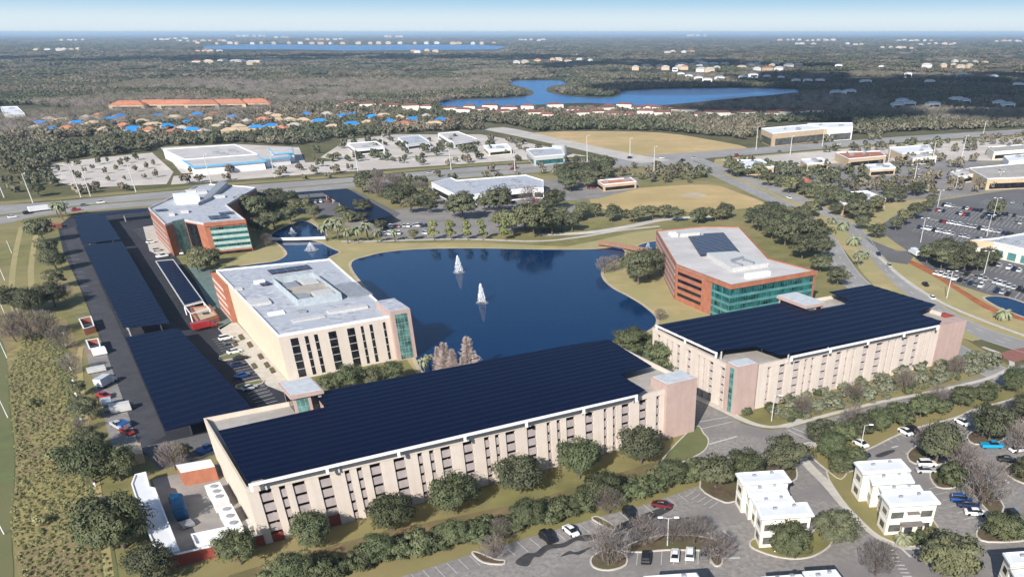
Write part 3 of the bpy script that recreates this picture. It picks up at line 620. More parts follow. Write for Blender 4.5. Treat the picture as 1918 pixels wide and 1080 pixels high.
wallband(oc, 'parapet_band', 'brick', K3[2], K3[3], [(0.0, 1.01, HT - 1.3, HT + 0.12)], 0.5)
wallband(oc, 'parapet_band', 'brick', K3[1], K3[2], [(0.6, 1.0, HT - 1.3, HT + 0.11)], 0.45)
pv = MB(); pv.prism([XY(x, y, HT) for x, y in [(1289, 443), (1317, 441), (1318, 438), (1355, 436), (1386, 473), (1312, 479)]], HT - 0.25, HT + 0.2); pv.build('roof_solar_panel', M['pv_roof'], oc)
FT = Frame(K3[2], K3[3], (K3[2][0] - (K3[3][1] - K3[2][1]), K3[2][1] + (K3[3][0] - K3[2][0])))
ph = MB().prism([XY(x, y, HT + 1.2) for x, y in [(1324, 473), (1378, 470), (1440, 492), (1372, 502)]], HT - 0.3, HT + 1.2).build('roof_penthouse', M['palegrey'], oc)
MB().prism([XY(x, y, HT + 1.5) for x, y in [(1394, 509), (1440, 503), (1444, 506), (1398, 513)]], HT - 0.3, HT + 1.0).build('roof_unit', M['white'], oc)
for pp in ([(1368, 486), (1392, 480), (1394, 482), (1371, 489)], [(1374, 490), (1392, 495), (1390, 497), (1371, 491)], [(1392, 484), (1414, 491), (1411, 493), (1390, 487)]):
    MB().prism([XY(x, y, HT + 1.6) for x, y in pp], HT + 1.2, HT + 1.75).build('roof_duct', M['grey'], oc)
MB().prism([XY(x, y, HT + 1) for x, y in [(1270, 430), (1307, 428), (1311, 435), (1274, 438)]], HT - 0.3, HT + 1.0).build('roof_unit', M['palegrey'], oc)
MB().prism([XY(x, y, HT + 0.6) for x, y in [(1252, 434), (1266, 434), (1270, 439), (1258, 440)]], HT - 0.3, HT + 0.6).build('roof_unit', M['white'], oc)
# ------------------------------------------------------------------ solar carports
FCp = Frame(XY(312, 812, 4.5), XY(472, 764, 4.5), XY(140, 408, 4.5))
def carport(label, pts, z=4.4, posts=True, frame=False, pitch=2.3, Fr=None):
    Fr = Fr or FCp
    root = thing('solar_carport', XY(*pts[0], z), label, 'solar carport')
    poly = [Fr.pix(x, y, z) for x, y in pts]
    m_ = MB(); panel_rows(m_, poly, Fr, pitch, z, 0.04, 0.16); m_.build('solar_panel', M['pv'], root)
    aa = [p[0] for p in poly]; bb = [p[1] for p in poly]; mid = (min(aa) + max(aa)) / 2; l = max(bb) - min(bb)
    for i in range(max(2, int(l / 12))):
        b = min(bb) + l * (i + 0.5) / max(2, int(l / 12))
        for a in ((mid,) if max(aa) - min(aa) < 14 else (mid - 5, mid + 5)):
            if not inpoly(a, b, poly): continue
            MB().box(Fr, a - .2, a + .2, b - .2, b + .2, 0, z - 0.17).build('post', M['palegrey'], root)
    if frame:
        w_ = [Fr(*p) for p in poly]; parapet(MB(), w_, z - 0.3, z + 0.2, 0.35).build('frame', M['palegrey'], root)
    return root
carport('long solar carport running from the highway to the middle of the campus lot', [(156, 460), (228, 451), (318, 605), (232, 614)])
carport('short solar carport at the highway end of the campus lot', [(140, 408), (196, 403), (226, 448), (154, 457)])
carport('broad solar carport beside the back of the long garage', [(235, 631), (333, 613), (473, 764), (312, 812)])
carport('narrow solar carport with a white frame in front of the cream office', [(291, 489), (325, 486), (381, 563), (345, 573)], z=3.2, frame=True)
carport('dark solar carport among trees behind the brick office', [(600, 358), (653, 354), (737, 403), (692, 413)])
carport('thin solar carport strip along the highway verge by the brick office', [(141, 404), (277, 390), (274, 395), (140, 409)])
carport('solar carport strip along the highway right of the brick office', [(538, 361), (650, 353), (655, 356), (540, 366)])
# ------------------------------------------------------------------ ground sheets, roads, water
sheet('lawn', [(-60, 1120), (-160, 700), (-100, 420), (60, 412), (140, 404), (330, 385), (640, 352), (900, 330), (1180, 305), (1330, 325), (1500, 400), (1650, 540), (1900, 690), (2010, 760), (2050, 1120)], 0.0, M['lawn'])
# left fields
sheet('lawn', [(-120, 430), (30, 420), (75, 418), (95, 470), (110, 560), (120, 590), (60, 600), (0, 590), (-120, 600)], 0.03, M['lawn'], 4)
sheet('scrub', [(-60, 600), (60, 600), (125, 600), (150, 680), (172, 800), (190, 930), (215, 1100), (60, 1110), (25, 1000), (30, 840), (10, 700)], 0.03, M['scrub'], 4)
sheet('lawn', [(92, 640), (118, 632), (132, 690), (150, 760), (170, 850), (200, 960), (222, 1090), (195, 1095), (172, 960), (150, 850), (128, 760)], 0.06, M['lawn_green'], 4)
sheet('lawn', [(-60, 640), (5, 640), (18, 760), (28, 860), (22, 1000), (20, 1100), (-60, 1100)], 0.06, M['lawn_green'], 4)
# campus tarmac
sheet('car_park', [(108, 424), (140, 398), (300, 382), (330, 480), (392, 560), (440, 620), (545, 725), (570, 775), (400, 800), (402, 830), (300, 862), (268, 850), (235, 760), (190, 640), (150, 540), (118, 470)], 0.03, M['asphalt_dark'])
sheet('car_park', [(155, 640), (200, 655), (262, 840), (215, 852), (200, 800), (178, 720)], 0.06, M['asphalt_warm'])
sheet('pavement', [(268, 425), (300, 420), (330, 470), (300, 480), (280, 470)], 0.06, M['concrete'])
sheet('pavement', [(408, 615), (440, 600), (545, 712), (600, 715), (590, 740), (545, 740), (500, 722)], 0.08, M['concrete'])
sheet('pavement', [(352, 500), (400, 505), (440, 600), (412, 618), (385, 560)], 0.08, mat('green_grey_paving', (0.14, 0.19, 0.17), 0.8, 0.1, 0.2))
sheet('car_park', [(370, 612), (415, 612), (500, 725), (540, 745), (545, 775), (480, 770), (440, 705)], 0.06, M['asphalt_dark'])
sheet('drive', [(262, 838), (400, 808), (405, 850), (300, 880)], 0.07, M['asphalt'])
# service yard floor
sheet('yard', [(285, 898), (405, 872), (425, 885), (500, 1000), (330, 1035)], 0.08, mat('yard_concrete', (0.33, 0.30, 0.27), 0.9, 0.12, 0.15, big=(0.08, (0.24, 0.22, 0.21))))
# shore grass and water
sheet('shore', [(590, 447), (720, 455), (900, 455), (1060, 462), (1120, 450), (1180, 436), (1240, 428), (1240, 480), (1290, 565), (1345, 590), (1240, 660), (1180, 670), (780, 700), (740, 640), (660, 560), (600, 520), (480, 512), (400, 505), (470, 470), (505, 440), (555, 408), (585, 410), (615, 435)], 0.05, M['dry'])
WAT = water_mat('pond_water', (0.0001, 0.021, 0.072), 0.09, 0.7, 0.22, 0.06)
lake_px = [(655, 498), (690, 479), (740, 470), (800, 466), (900, 465), (1000, 467), (1100, 467), (1155, 463), (1172, 470), (1168, 483), (1148, 491), (1130, 504), (1131, 522), (1150, 540), (1180, 556), (1210, 575), (1232, 598), (1216, 620), (1150, 640), (1050, 672), (900, 700), (800, 705), (760, 640), (700, 560)]
def pond(name, px, m, z=0.09, sm=5):
    q = smooth_px(px, sm); o = sheet(name, q, z, m)
    mb = MB(); mb.ribbon([XY(*p) for p in q], 1.3, z + 0.05, None, True); k = mb.build('shore_edge', M['sand']); k['kind'] = 'structure'; return o
pond('lake', lake_px, WAT)
pond('pond', [(517, 452), (555, 450), (593, 452), (622, 465), (637, 473), (617, 483), (600, 500), (480, 510), (420, 505), (473, 495), (515, 489), (535, 477), (528, 464)], WAT)
pond('pond', [(508, 439), (535, 424), (560, 415), (580, 416), (600, 429), (611, 439), (600, 444), (520, 446)], WAT)
pond('pond', [(1190, 462), (1230, 452), (1260, 470), (1240, 478), (1205, 472)], WAT)
pond('pond', [(1842, 557), (1880, 556), (1925, 570), (1960, 590), (1930, 597), (1890, 584), (1862, 572)], WAT)
FARW = water_mat('open_lake_water', (0.010, 0.11, 0.30), 0.25, 0.05, 0.6, 1.0)
sheet('lake', smooth_px([(820, 193), (860, 188), (930, 186), (985, 181), (1000, 174), (985, 165), (950, 156), (965, 152), (1010, 151), (1050, 152), (1065, 157), (1030, 162), (1025, 172), (1060, 180), (1120, 184), (1160, 180), (1165, 172), (1220, 168), (1300, 166), (1400, 165), (1490, 168), (1500, 172), (1450, 178), (1380, 184), (1300, 192), (1240, 197), (1180, 197), (1100, 193), (1020, 196), (900, 200), (840, 199)], 3), 0.1, FARW)
sheet('lake', [(380, 87), (470, 83.5), (560, 84), (640, 85.5), (760, 84), (900, 84), (950, 88), (930, 93), (800, 94), (640, 95), (560, 93), (470, 93), (380, 92)], 0.1, FARW)
# highway and other roads
sheet('road', [(-120, 402), (0, 384), (100, 378), (250, 364), (400, 351), (640, 334), (900, 312), (1080, 302), (1200, 292), (1330, 283), (1480, 272), (1700, 255), (1950, 240), (1950, 249), (1700, 266), (1480, 284), (1330, 296), (1250, 310), (1100, 316), (900, 330), (640, 353), (480, 369), (300, 384), (130, 397), (0, 420), (-120, 445)], 0.06, M['road'])
road('verge', [(-100, 418), (120, 389), (300, 373), (640, 343.5), (900, 321.5), (1100, 309)], [6, 5, 4, 3.5, 3, 3], 0.10, M['lawn'])
road('verge', [(0, 381), (250, 360), (400, 347), (640, 330), (900, 308.5), (1080, 298.5)], [12, 13, 13, 12, 11, 9], 0.10, M['lawn'])
road('verge', [(-60, 440), (60, 409), (140, 398), (300, 386), (480, 371), (640, 356), (900, 332), (1100, 318)], [5, 5, 6, 6, 6, 6, 6, 6], 0.09, M['lawn'])
road('road', [(1230, 303), (1160, 290), (1100, 277), (1020, 260), (950, 245), (920, 240)], [30, 26, 24, 26, 30, 30], 0.07, mat('pale_road', (0.48, 0.44, 0.39), 0.9, 0.08, 0.05))
LC = [(1280, 300), (1345, 327), (1400, 352), (1450, 375), (1500, 392), (1526, 420), (1550, 455), (1572, 493), (1600, 528), (1660, 575), (1740, 630), (1850, 690), (1930, 720)]
RC = [(1300, 296), (1375, 325), (1440, 350), (1500, 375), (1545, 400), (1597, 432), (1632, 483), (1678, 533), (1745, 578), (1811, 613), (1878, 637), (1960, 662)]
road('road', LC, 11.5, 0.10, M['road']); road('road', RC, 11.5, 0.105, M['road'])
MED = [((a[0] + b[0]) / 2, (a[1] + b[1]) / 2) for a, b in zip([(1345, 327), (1400, 352), (1450, 375), (1500, 393), (1545, 430), (1590, 480), (1640, 533), (1700, 585), (1780, 622), (1825, 640)], [(1375, 325), (1440, 350), (1490, 371), (1530, 395), (1590, 435), (1630, 483), (1670, 533), (1725, 572), (1790, 612), (1835, 636)])]
def kerb(name, pts, w=0.35, z=0.16, closed=False, m='concrete'):
    mb = MB(); mb.ribbon(pts, w, 0, z, closed); o = mb.build(name, M[m]); o['kind'] = 'structure'; return o
_isl = [0]
def island(px, m, z=0.13, sm=5, kz=0.2, kw=0.35, name='planting_bed', kerbm='concrete'):
    q = smooth_px(px, sm) if sm else px
    _isl[0] += 1; z += 0.006 * _isl[0]; kz += 0.006 * _isl[0]
    w = [XY(*p) for p in q]; mb = MB(); mb.prism(w, 0, z); o = mb.build(name, M[m]); o['kind'] = 'structure'
    if kw: kerb('kerb', w, kw, kz, True, kerbm)
    return o
mb = MB(); q = smooth_px(MED, 6, False); ws = [float(np.interp(i, [0, len(q) * .25, len(q) * .45, len(q) * .8, len(q) - 1], [3, 4, 9, 9, 3])) for i in range(len(q))]
mb.ribbon([XY(*p) for p in q], ws, 0, 0.2); md = mb.build('median', M['dry']); md['kind'] = 'structure'
def dashes(px, off, n, l, w=0.22, z=0.14, px_smooth=8):
    w_ = [Vector(XY(*p)) for p in smooth_px(px, px_smooth, False)]; mb = MB(); d = 0; nxt = 0
    for i in range(len(w_) - 1):
        sgl = w_[i + 1] - w_[i]; L_ = sgl.length
        if L_ < 1e-4: continue
        t = sgl / L_; nn = Vector((-t.y, t.x)); s0 = 0
        while nxt < d + L_:
            s_ = nxt - d; a = w_[i] + t * s_ + nn * off; b_ = a + t * l; mb.ribbon([tuple(a), tuple(b_)], w, z); nxt += n
        d += L_
    return mb
def marks(mb, name='road_marking'):
    o = mb.build(name, M['paint']); o['kind'] = 'structure'; return o
for c in (LC, RC):
    for off in (-1.9, 1.9): marks(dashes(c, off, 12, 3.5, 0.3))
    for off in (-5.3, 5.3):
        w_ = [Vector(XY(*p)) for p in smooth_px(c, 8, False)]; pts = []
        for i in range(1, len(w_) - 1):
            t = (w_[i + 1] - w_[i - 1]).normalized(); pts.append((w_[i].x - t.y * off, w_[i].y + t.x * off))
        m_ = MB(); m_.ribbon(pts, 0.2, 0.14); marks(m_)
for c, off in (([(0, 398), (250, 372), (640, 341), (900, 319), (1160, 302)], 6.5), ([(0, 406), (250, 380), (640, 347), (900, 324), (1160, 308)], -3.5)): marks(dashes(c, off, 14, 4, 0.3))
# fields and lots further off
sheet('field', [(1108, 368), (1190, 353), (1325, 346), (1380, 360), (1432, 384), (1335, 395), (1200, 399), (1125, 390)], 0.05, M['dry_field'], 4)
sheet('field', [(985, 252), (1100, 246), (1240, 249), (1330, 262), (1400, 277), (1340, 286), (1190, 291), (1120, 278)], 0.05, M['dry_field'], 3)
sheet('sand_patch', [(1275, 367), (1300, 360), (1325, 366), (1305, 371)], 0.07, M['sand'], 4)
sheet('car_park', [(92, 308), (180, 296), (285, 286), (325, 322), (312, 345), (150, 352), (105, 340)], 0.05, M['pale_lot'])
sheet('car_park', [(300, 276), (440, 270), (560, 276), (575, 312), (340, 325)], 0.06, M['pale_lot'])
sheet('car_park', [(560, 305), (700, 298), (900, 290), (1050, 285), (1100, 292), (900, 305), (640, 322), (320, 346), (325, 330)], 0.055, M['pale_lot'])
sheet('car_park', [(600, 295), (650, 262), (740, 252), (900, 252), (960, 262), (1050, 280), (1000, 288), (800, 292), (640, 302)], 0.05, M['pale_lot'])
sheet('car_park', [(640, 420), (700, 395), (830, 385), (1000, 380), (1080, 385), (1060, 415), (1000, 420), (900, 445), (720, 447)], 0.05, M['asphalt_warm'])
sheet('car_park', [(780, 350), (1050, 335), (1190, 330), (1200, 352), (1120, 372), (900, 388), (800, 392)], 0.055, M['asphalt_warm'])
sheet('car_park', [(520, 380), (600, 356), (660, 354), (750, 400), (730, 415), (560, 400)], 0.055, M['asphalt'])
road('path', [(640, 452), (700, 452), (860, 448), (1000, 452), (1080, 445), (1160, 432), (1235, 424)], 3.2, 0.11, M['concrete'])
road('path', [(1010, 440), (1100, 436), (1180, 424), (1240, 412), (1330, 405)], 6, 0.10, M['pale_lot'])
# right: shops and car parks
sheet('ground_cover', [(1330, 320), (1440, 345), (1560, 398), (1640, 480), (1760, 580), (1960, 660), (1960, 250), (1700, 268), (1480, 286), (1340, 298)], 0.02, M['dry'])
sheet('car_park', [(1640, 428), (1690, 395), (1760, 375), (1960, 345), (1960, 580), (1840, 548), (1760, 522), (1700, 470)], 0.06, M['asphalt'])
sheet('car_park', [(1440, 318), (1600, 305), (1760, 300), (1960, 305), (1960, 345), (1760, 372), (1620, 378), (1500, 350)], 0.06, M['asphalt_warm'])
sheet('car_park', [(1350, 300), (1480, 288), (1700, 270), (1960, 255), (1960, 300), (1600, 303), (1440, 315)], 0.055, M['pale_lot'])
sheet('car_park', [(1620, 445), (1680, 470), (1720, 470), (1700, 495), (1665, 490)], 0.11, M['asphalt'])
road('mulch', [(1690, 484), (1720, 497), (1760, 520), (1800, 545), (1850, 575), (1900, 592), (1960, 605)], [2, 5, 3, 3, 4, 5, 6], 0.08, M['orange_mulch'])
road('path', [(1640, 475), (1690, 520), (1760, 565), (1840, 600), (1950, 640)], 2.0, 0.12, M['concrete'])
# stall lines on the shopping car park
def stalls(px0, px1, n, dxy, w=0.16, z=0.11):
    a, b = Vector(XY(*px0)), Vector(XY(*px1)); c = Vector(XY(px0[0] + dxy[0], px0[1] + dxy[1])) - a; mb = MB()
    for i in range(n + 1):
        p = a + (b - a) * i / n; mb.ribbon([tuple(p), tuple(p + c)], w, z)
    return marks(mb)
for (p0, p1, n, d) in [((1765, 384), (1925, 408), 22, (-12, 9)), ((1753, 393), (1915, 419), 22, (-12, 9)), ((1850, 373), (1930, 384), 12, (-14, 8)), ((1740, 410), (1900, 440), 20, (-12, 9)), ((1720, 425), (1850, 452), 16, (-12, 9)), ((1770, 500), (1925, 545), 18, (-18, 13)), ((1745, 515), (1900, 560), 16, (16, -12)), ((1800, 478), (1925, 510), 14, (-16, 11))]: stalls(p0, p1, n, d)
for (p0, p1) in [((1765, 384), (1925, 408)), ((1740, 410), (1900, 440)), ((1770, 500), (1925, 545))]:
    m_ = MB(); m_.ribbon([XY(*p0), XY(*p1)], 0.5, 0.10, 0.18); o = m_.build('kerb', M['concrete']); o['kind'] = 'structure'
# ------------------------------------------------------------------ front right: drive, car parks, beds
sheet('car_park', [(735, 1110), (743, 1082), (893, 1034), (1023, 997), (1120, 968), (1203, 947), (1279, 920), (1320, 905), (1340, 872), (1285, 862), (1296, 845), (1296, 730), (1340, 762), (1390, 793), (1440, 805), (1480, 801), (1530, 788), (1600, 770), (1700, 742), (1920, 682), (2010, 690), (2030, 1110)], 0.03, M['asphalt_warm'])
island([(1240, 862), (1300, 800), (1318, 812), (1327, 826), (1318, 845), (1285, 862), (1255, 872)], 'lawn_green', sm=4)
island([(1311, 913), (1350, 938), (1380, 938), (1480, 905), (1492, 882), (1478, 862), (1440, 858), (1380, 866), (1330, 880)], 'mulch', sm=3)
island([(1513, 836), (1535, 828), (1600, 805), (1680, 785), (1790, 752), (1925, 712), (1990, 725), (1925, 738), (1880, 752), (1820, 768), (1790, 782), (1720, 800), (1680, 815), (1640, 835), (1605, 852), (1592, 875), (1575, 898), (1548, 880), (1520, 855)], 'lawn', sm=3)
island([(1548, 884), (1590, 884), (1640, 880), (1720, 950), (1755, 985), (1750, 1008), (1726, 1021), (1691, 1021), (1645, 1003), (1611, 973), (1578, 937)], 'lawn', sm=3)
island([(1405, 1022), (1420, 1008), (1500, 1012), (1535, 985), (1556, 1010), (1550, 1026), (1518, 1043), (1478, 1046), (1435, 1037)], 'lawn', sm=4)
road('pavement', [(1535, 830), (1503, 838), (1500, 853), (1516, 874), (1548, 906), (1580, 943), (1613, 978), (1647, 1007), (1691, 1026), (1724, 1026)], [3, 3.2, 2.6, 2.4, 2.4, 2.4, 2.0, 1.6, 1.2, 1.0], 0.15, M['concrete'])
road('pavement', [(1300, 742), (1345, 763), (1400, 790), (1442, 800), (1480, 795), (1500, 785)], [2.5, 2.5, 2, 1.5, 2, 1.5], 0.15, M['concrete'])
road('pavement', [(1470, 800), (1540, 780), (1640, 755), (1759, 731), (1840, 712), (1883, 695), (1895, 683), (1886, 668), (1840, 650)], 1.6, 0.12, M['concrete'])
road('pavers', [(1880, 672), (1915, 662), (1960, 655)], 8, 0.13, M['paver'])
for b in ([(1120, 968), (1150, 985), (1147, 992), (1110, 973)], [(893, 1034), (928, 1048), (945, 1050), (940, 1057), (905, 1053), (885, 1037)], [(1108, 1045), (1135, 1030), (1170, 1038), (1172, 1058), (1140, 1068), (1112, 1062)],
          [(1165, 1030), (1200, 1012), (1260, 1002), (1330, 1008), (1345, 1020), (1330, 1030), (1250, 1030), (1200, 1034)], [(1330, 1045), (1350, 1040), (1352, 1056), (1340, 1060)],
          [(1812, 815), (1850, 800), (1890, 808), (1870, 828), (1825, 832)], [(1700, 850), (1730, 830), (1790, 825), (1800, 850), (1760, 870), (1712, 868)], [(1742, 885), (1780, 872), (1800, 888), (1790, 912), (1755, 912)],
          [(1828, 1000), (1850, 975), (1900, 965), (1930, 985), (1930, 1010), (1850, 1015)], [(1880, 880), (1930, 860), (1950, 900), (1915, 905)], [(1810, 905), (1850, 915), (1880, 950), (1860, 965), (1830, 935)], [(1895, 770), (1925, 757), (1945, 780), (1915, 790)],
          [(1340, 690), (1350, 720), (1330, 735), (1300, 715)]): island(b, 'mulch', sm=3)
# stall lines and arrows in the front car park
for (p0, p1, n, d) in [((770, 1075), (880, 1040), 5, (18, 20)), ((945, 1022), (1105, 974), 7, (20, 18)), ((1160, 958), (1270, 925), 5, (18, 16)), ((1195, 1032), (1330, 1030), 6, (-3, 26)), ((1300, 920), (1345, 940), 4, (-16, 10)), ((1690, 800), (1640, 820), 4, (20, 14)), ((1740, 915), (1820, 985), 6, (22, -5))]: stalls(p0, p1, n, d, 0.14, 0.06)
m_ = MB()
for a, b in [((1327, 832), (1380, 817)), ((1352, 1046), (1386, 1044)), ((1754, 1006), (1790, 1004)), ((1688, 1026), (1706, 1043)), ((1150, 1000), (1168, 995)), ((1165, 1013), (1180, 1008)), ((1326, 998), (1336, 1008)), ((1355, 994), (1367, 1004)), ((1852, 898), (1860, 905)), ((1882, 898), (1890, 905)), ((1670, 838), (1682, 835)), ((1697, 850), (1706, 847))]:
    m_.ribbon([XY(*a), XY(*b)], 0.55, 0.065)
marks(m_)
m_ = MB()
for i in range(9): m_.ribbon([XY(1655 + i * 4.5, 1023 + i * 7), XY(1672 + i * 4.5, 1023 + i * 7)], 0.35, 0.065)
for a, b in [((1310, 790), (1365, 780)), ((1312, 803), (1370, 790)), ((1476, 805), (1512, 822)), ((1484, 801), (1520, 816))]: m_.ribbon([XY(*a), XY(*b)], 0.3, 0.065)
marks(m_)
# grass strip in front of the garage
sheet('grass_strip', [(420, 1085), (520, 1050), (740, 990), (960, 945), (1100, 905), (1240, 860), (1250, 872), (1120, 915), (980, 965), (800, 1018), (640, 1060), (560, 1095)], 0.03, mat('worn_brown_grass', (0.20, 0.14, 0.075), 0.95, 0.15, 0.3, c2=(0.12, 0.10, 0.045), big=(0.12, (0.13, 0.115, 0.05))), 3)

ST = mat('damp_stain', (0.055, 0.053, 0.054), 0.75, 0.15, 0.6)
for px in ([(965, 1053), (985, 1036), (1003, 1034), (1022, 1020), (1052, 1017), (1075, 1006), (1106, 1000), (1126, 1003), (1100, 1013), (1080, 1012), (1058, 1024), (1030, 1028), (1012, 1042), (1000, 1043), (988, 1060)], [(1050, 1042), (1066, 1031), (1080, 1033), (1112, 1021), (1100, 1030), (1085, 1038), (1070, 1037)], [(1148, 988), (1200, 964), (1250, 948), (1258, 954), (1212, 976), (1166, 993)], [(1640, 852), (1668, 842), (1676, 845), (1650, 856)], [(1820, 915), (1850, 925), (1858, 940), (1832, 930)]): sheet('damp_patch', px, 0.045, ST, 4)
sheet('drive', [(116, 432), (140, 424), (232, 630), (311, 815), (264, 842), (192, 640), (152, 540)], 0.075, mat('dull_asphalt', (0.062, 0.062, 0.072), 0.9, 0.12, 0.2))
for px in ([(412, 668), (446, 660), (452, 667), (418, 676)], [(444, 722), (488, 712), (492, 718), (450, 729)]): island(px, 'lawn_green', sm=2)
for x, y in [(440, 644), (468, 646), (488, 668), (500, 684), (510, 694), (476, 686), (452, 632)]: island([(x - 6, y - 3), (x + 1, y - 6), (x + 7, y + 3), (x - 1, y + 6)], 'mulch', sm=0, kw=0)
stalls((398, 636), (478, 745), 22, (28, -6), 0.16, 0.1); stalls((456, 726), (492, 772), 8, (36, -9), 0.2, 0.1)
stalls((268, 428), (330, 478), 16, (-20, 3), 0.2, 0.1)
for p0, p1, n in (((146, 478), (168, 545), 8), ((150, 560), (172, 600), 5)): stalls(p0, p1, n, (-24, 2), 0.2, 0.09)

for pts in ([(70, 425), (62, 470), (58, 520), (66, 590)], [(40, 425), (28, 480), (22, 540), (30, 592)]): road('worn_track', pts, 2.2, 0.05, M['dry'])
road('worn_track', [(170, 640), (150, 660), (156, 760), (180, 900), (205, 1080)], 1.6, 0.07, M['dry'])
# ------------------------------------------------------------------ vegetation
def quads(P0, A, B):
    """n quads centred at P0 with half axes A, B"""
    n = len(P0); v = np.empty((n, 4, 3)); v[:, 0] = P0 - A - B; v[:, 1] = P0 + A - B; v[:, 2] = P0 + A + B; v[:, 3] = P0 - A + B
    return v.reshape(-1, 3)
def mesh_quads(name, v, m):
    n = len(v) // 4; me = bpy.data.meshes.new(name); me.vertices.add(len(v)); me.vertices.foreach_set('co', v.ravel().astype(np.float32))
    me.loops.add(n * 4); me.loops.foreach_set('vertex_index', np.arange(n * 4, dtype=np.int32)); me.polygons.add(n)
    me.polygons.foreach_set('loop_start', np.arange(0, n * 4, 4, dtype=np.int32)); me.polygons.foreach_set('loop_total', np.full(n, 4, dtype=np.int32))
    me.materials.append(m); me.update(calc_edges=True); me.validate(); return me
def unit(v): return v / (np.linalg.norm(v, axis=1, keepdims=True) + 1e-9)
def crown_mesh(name, seed, m, Rr, Hc, zc, nl, n, leaf, conic=0.0, squash=1.0):
    """foliage: leaf clumps spread over many lobes; Rr crown radius, Hc half height, zc centre height"""
    g = np.random.default_rng(seed); v = []; cn = []
    per = n // nl
    for i in range(nl):
        th = g.uniform(0, 2 * math.pi); rr = math.sqrt(g.uniform(0, 1)) * 0.80; h = g.uniform(-0.75, 0.72)
        rad = (1 - conic * (h + 1) / 2) * math.sqrt(max(0.05, 1 - h * h * 0.8))
        c = np.array([math.cos(th) * rr * Rr * rad, math.sin(th) * rr * Rr * rad, zc + h * Hc]); lr = Rr * g.uniform(0.16, 0.40) * (1 - conic * 0.5 * (h + 1) / 2)
        d = unit(g.normal(size=(per, 3))); d[:, 2] = np.abs(d[:, 2]) * 0.9 - 0.25; d = unit(d)
        r = lr * g.uniform(0.55, 1.08, (per, 1)); p = c + d * r * np.array([1, 1, 0.78 * squash])
        nrm = unit(d + g.normal(size=(per, 3)) * 0.42 + np.array([0, 0, 0.25])); t = unit(np.cross(nrm, g.normal(size=(per, 3)))); bt = np.cross(nrm, t)
        s_ = leaf * g.uniform(0.6, 1.3, (per, 1)); v.append(quads(p, t * s_ * 0.5, bt * s_ * 0.32))
        sn = unit(d * 0.55 + nrm * 0.3 + unit(p - np.array([0, 0, zc - Hc * .4])) * 0.35); cn.append(np.repeat(sn, 4, axis=0))
    me = mesh_quads(name, np.concatenate(v), m); me.normals_split_custom_set_from_vertices(np.concatenate(cn).tolist()); return me
def limbs(mb, seed, H, Rr, r0, nb, lean=0.0, twigs=0):
    g = random.Random(seed); top = (g.uniform(-.4, .4), g.uniform(-.4, .4), H * 0.55); mb.tube((0, 0, -0.1), top, r0, r0 * 0.6, 7)
    tips = []
    for i in range(nb):
        t = 2 * math.pi * (i + g.random() * .6) / nb; z0 = H * g.uniform(0.22, 0.5); f = z0 / (H * 0.55); s0 = (top[0] * f, top[1] * f, z0)
        e = (math.cos(t) * Rr * g.uniform(.45, .75), math.sin(t) * Rr * g.uniform(.45, .75), H * g.uniform(0.6, 0.85)); mb.tube(s0, e, r0 * .45, r0 * .12, 5); tips.append((s0, e))
    return tips
def trunk_mesh(name, seed, H, Rr, r0, nb, m):
    mb = MB(); limbs(mb, seed, H, Rr, r0, nb); o = mb.build(name, m); me = o.data; bpy.data.objects.remove(o); return me
def twig_mesh(name, seed, m, H, Rr, n, conic=False, z0=0.25):
    """leafless crown: a haze of fine upward twigs"""
    g = np.random.default_rng(seed); th = g.uniform(0, 2 * math.pi, n); h = g.uniform(z0, 1, n)
    prof = (1.02 - h) * 0.95 * (0.7 + 0.3 * np.sin(3 * th + 9 * h) ) if conic else np.sqrt(np.clip(1 - ((h - 0.6) / 0.42) ** 2, 0.03, 1))
    rr = np.sqrt(g.uniform(0.02, 1, n)) * prof * Rr
    p = np.stack([np.cos(th) * rr, np.sin(th) * rr, h * H], 1)
    d = unit(np.stack([np.cos(th) * (0.5 if not conic else 1.0), np.sin(th) * (0.5 if not conic else 1.0), np.full(n, 0.75 if not conic else 0.25)], 1) + g.normal(size=(n, 3)) * 0.35)
    sd = unit(np.cross(d, g.normal(size=(n, 3)))); L_ = H * g.uniform(0.04, 0.11, (n, 1))
    return mesh_quads(name, quads(p, d * L_, sd * 0.035 * H / 8 * g.uniform(.6, 1.4, (n, 1))), m)
def palm_mesh(name, seed, m, H, L_, nf):
    g = np.random.default_rng(seed); v = []
    for i in range(nf):
        th = 2 * math.pi * i / nf + g.uniform(-.2, .2); el = g.uniform(-0.3, 1.1); k = 6
        pts = []; p = np.array([0, 0, H]); e = el
        for j in range(k):
            d = np.array([math.cos(th) * math.cos(e), math.sin(th) * math.cos(e), math.sin(e)]); p2 = p + d * L_ / k
            sd = np.array([-math.sin(th), math.cos(th), 0]); w = L_ * 0.11 * math.sin(math.pi * (j + 0.7) / (k + 0.6)) + 0.05
            for s_ in (-1, 1):
                o = sd * s_ * w + np.array([0, 0, -w * 0.5])
                v.append(np.stack([p, p2, p2 + o + d * .2, p + o]))
            p = p2; e -= 0.34
    return mesh_quads(name, np.concatenate(v), m)
LM = {}
LM['oak'] = leaf_mat('oak_foliage', (0.1247, 0.1305, 0.0696), (0.058, 0.06525, 0.0377), rnd=0.32)
LM['olive'] = leaf_mat('olive_foliage', (0.1812, 0.1769, 0.0899), (0.0899, 0.0957, 0.0493), rnd=0.25)
LM['lime'] = leaf_mat('yellow_green_foliage', (0.2175, 0.2392, 0.0725), (0.1087, 0.1377, 0.0406), rnd=0.15)
LM['green'] = leaf_mat('mid_green_foliage', (0.1189, 0.1334, 0.0638), (0.0522, 0.0667, 0.0319), rnd=0.32)
LM['grey'] = leaf_mat('grey_green_foliage', (0.2175, 0.2248, 0.1522), (0.1087, 0.1131, 0.0725), rnd=0.2)
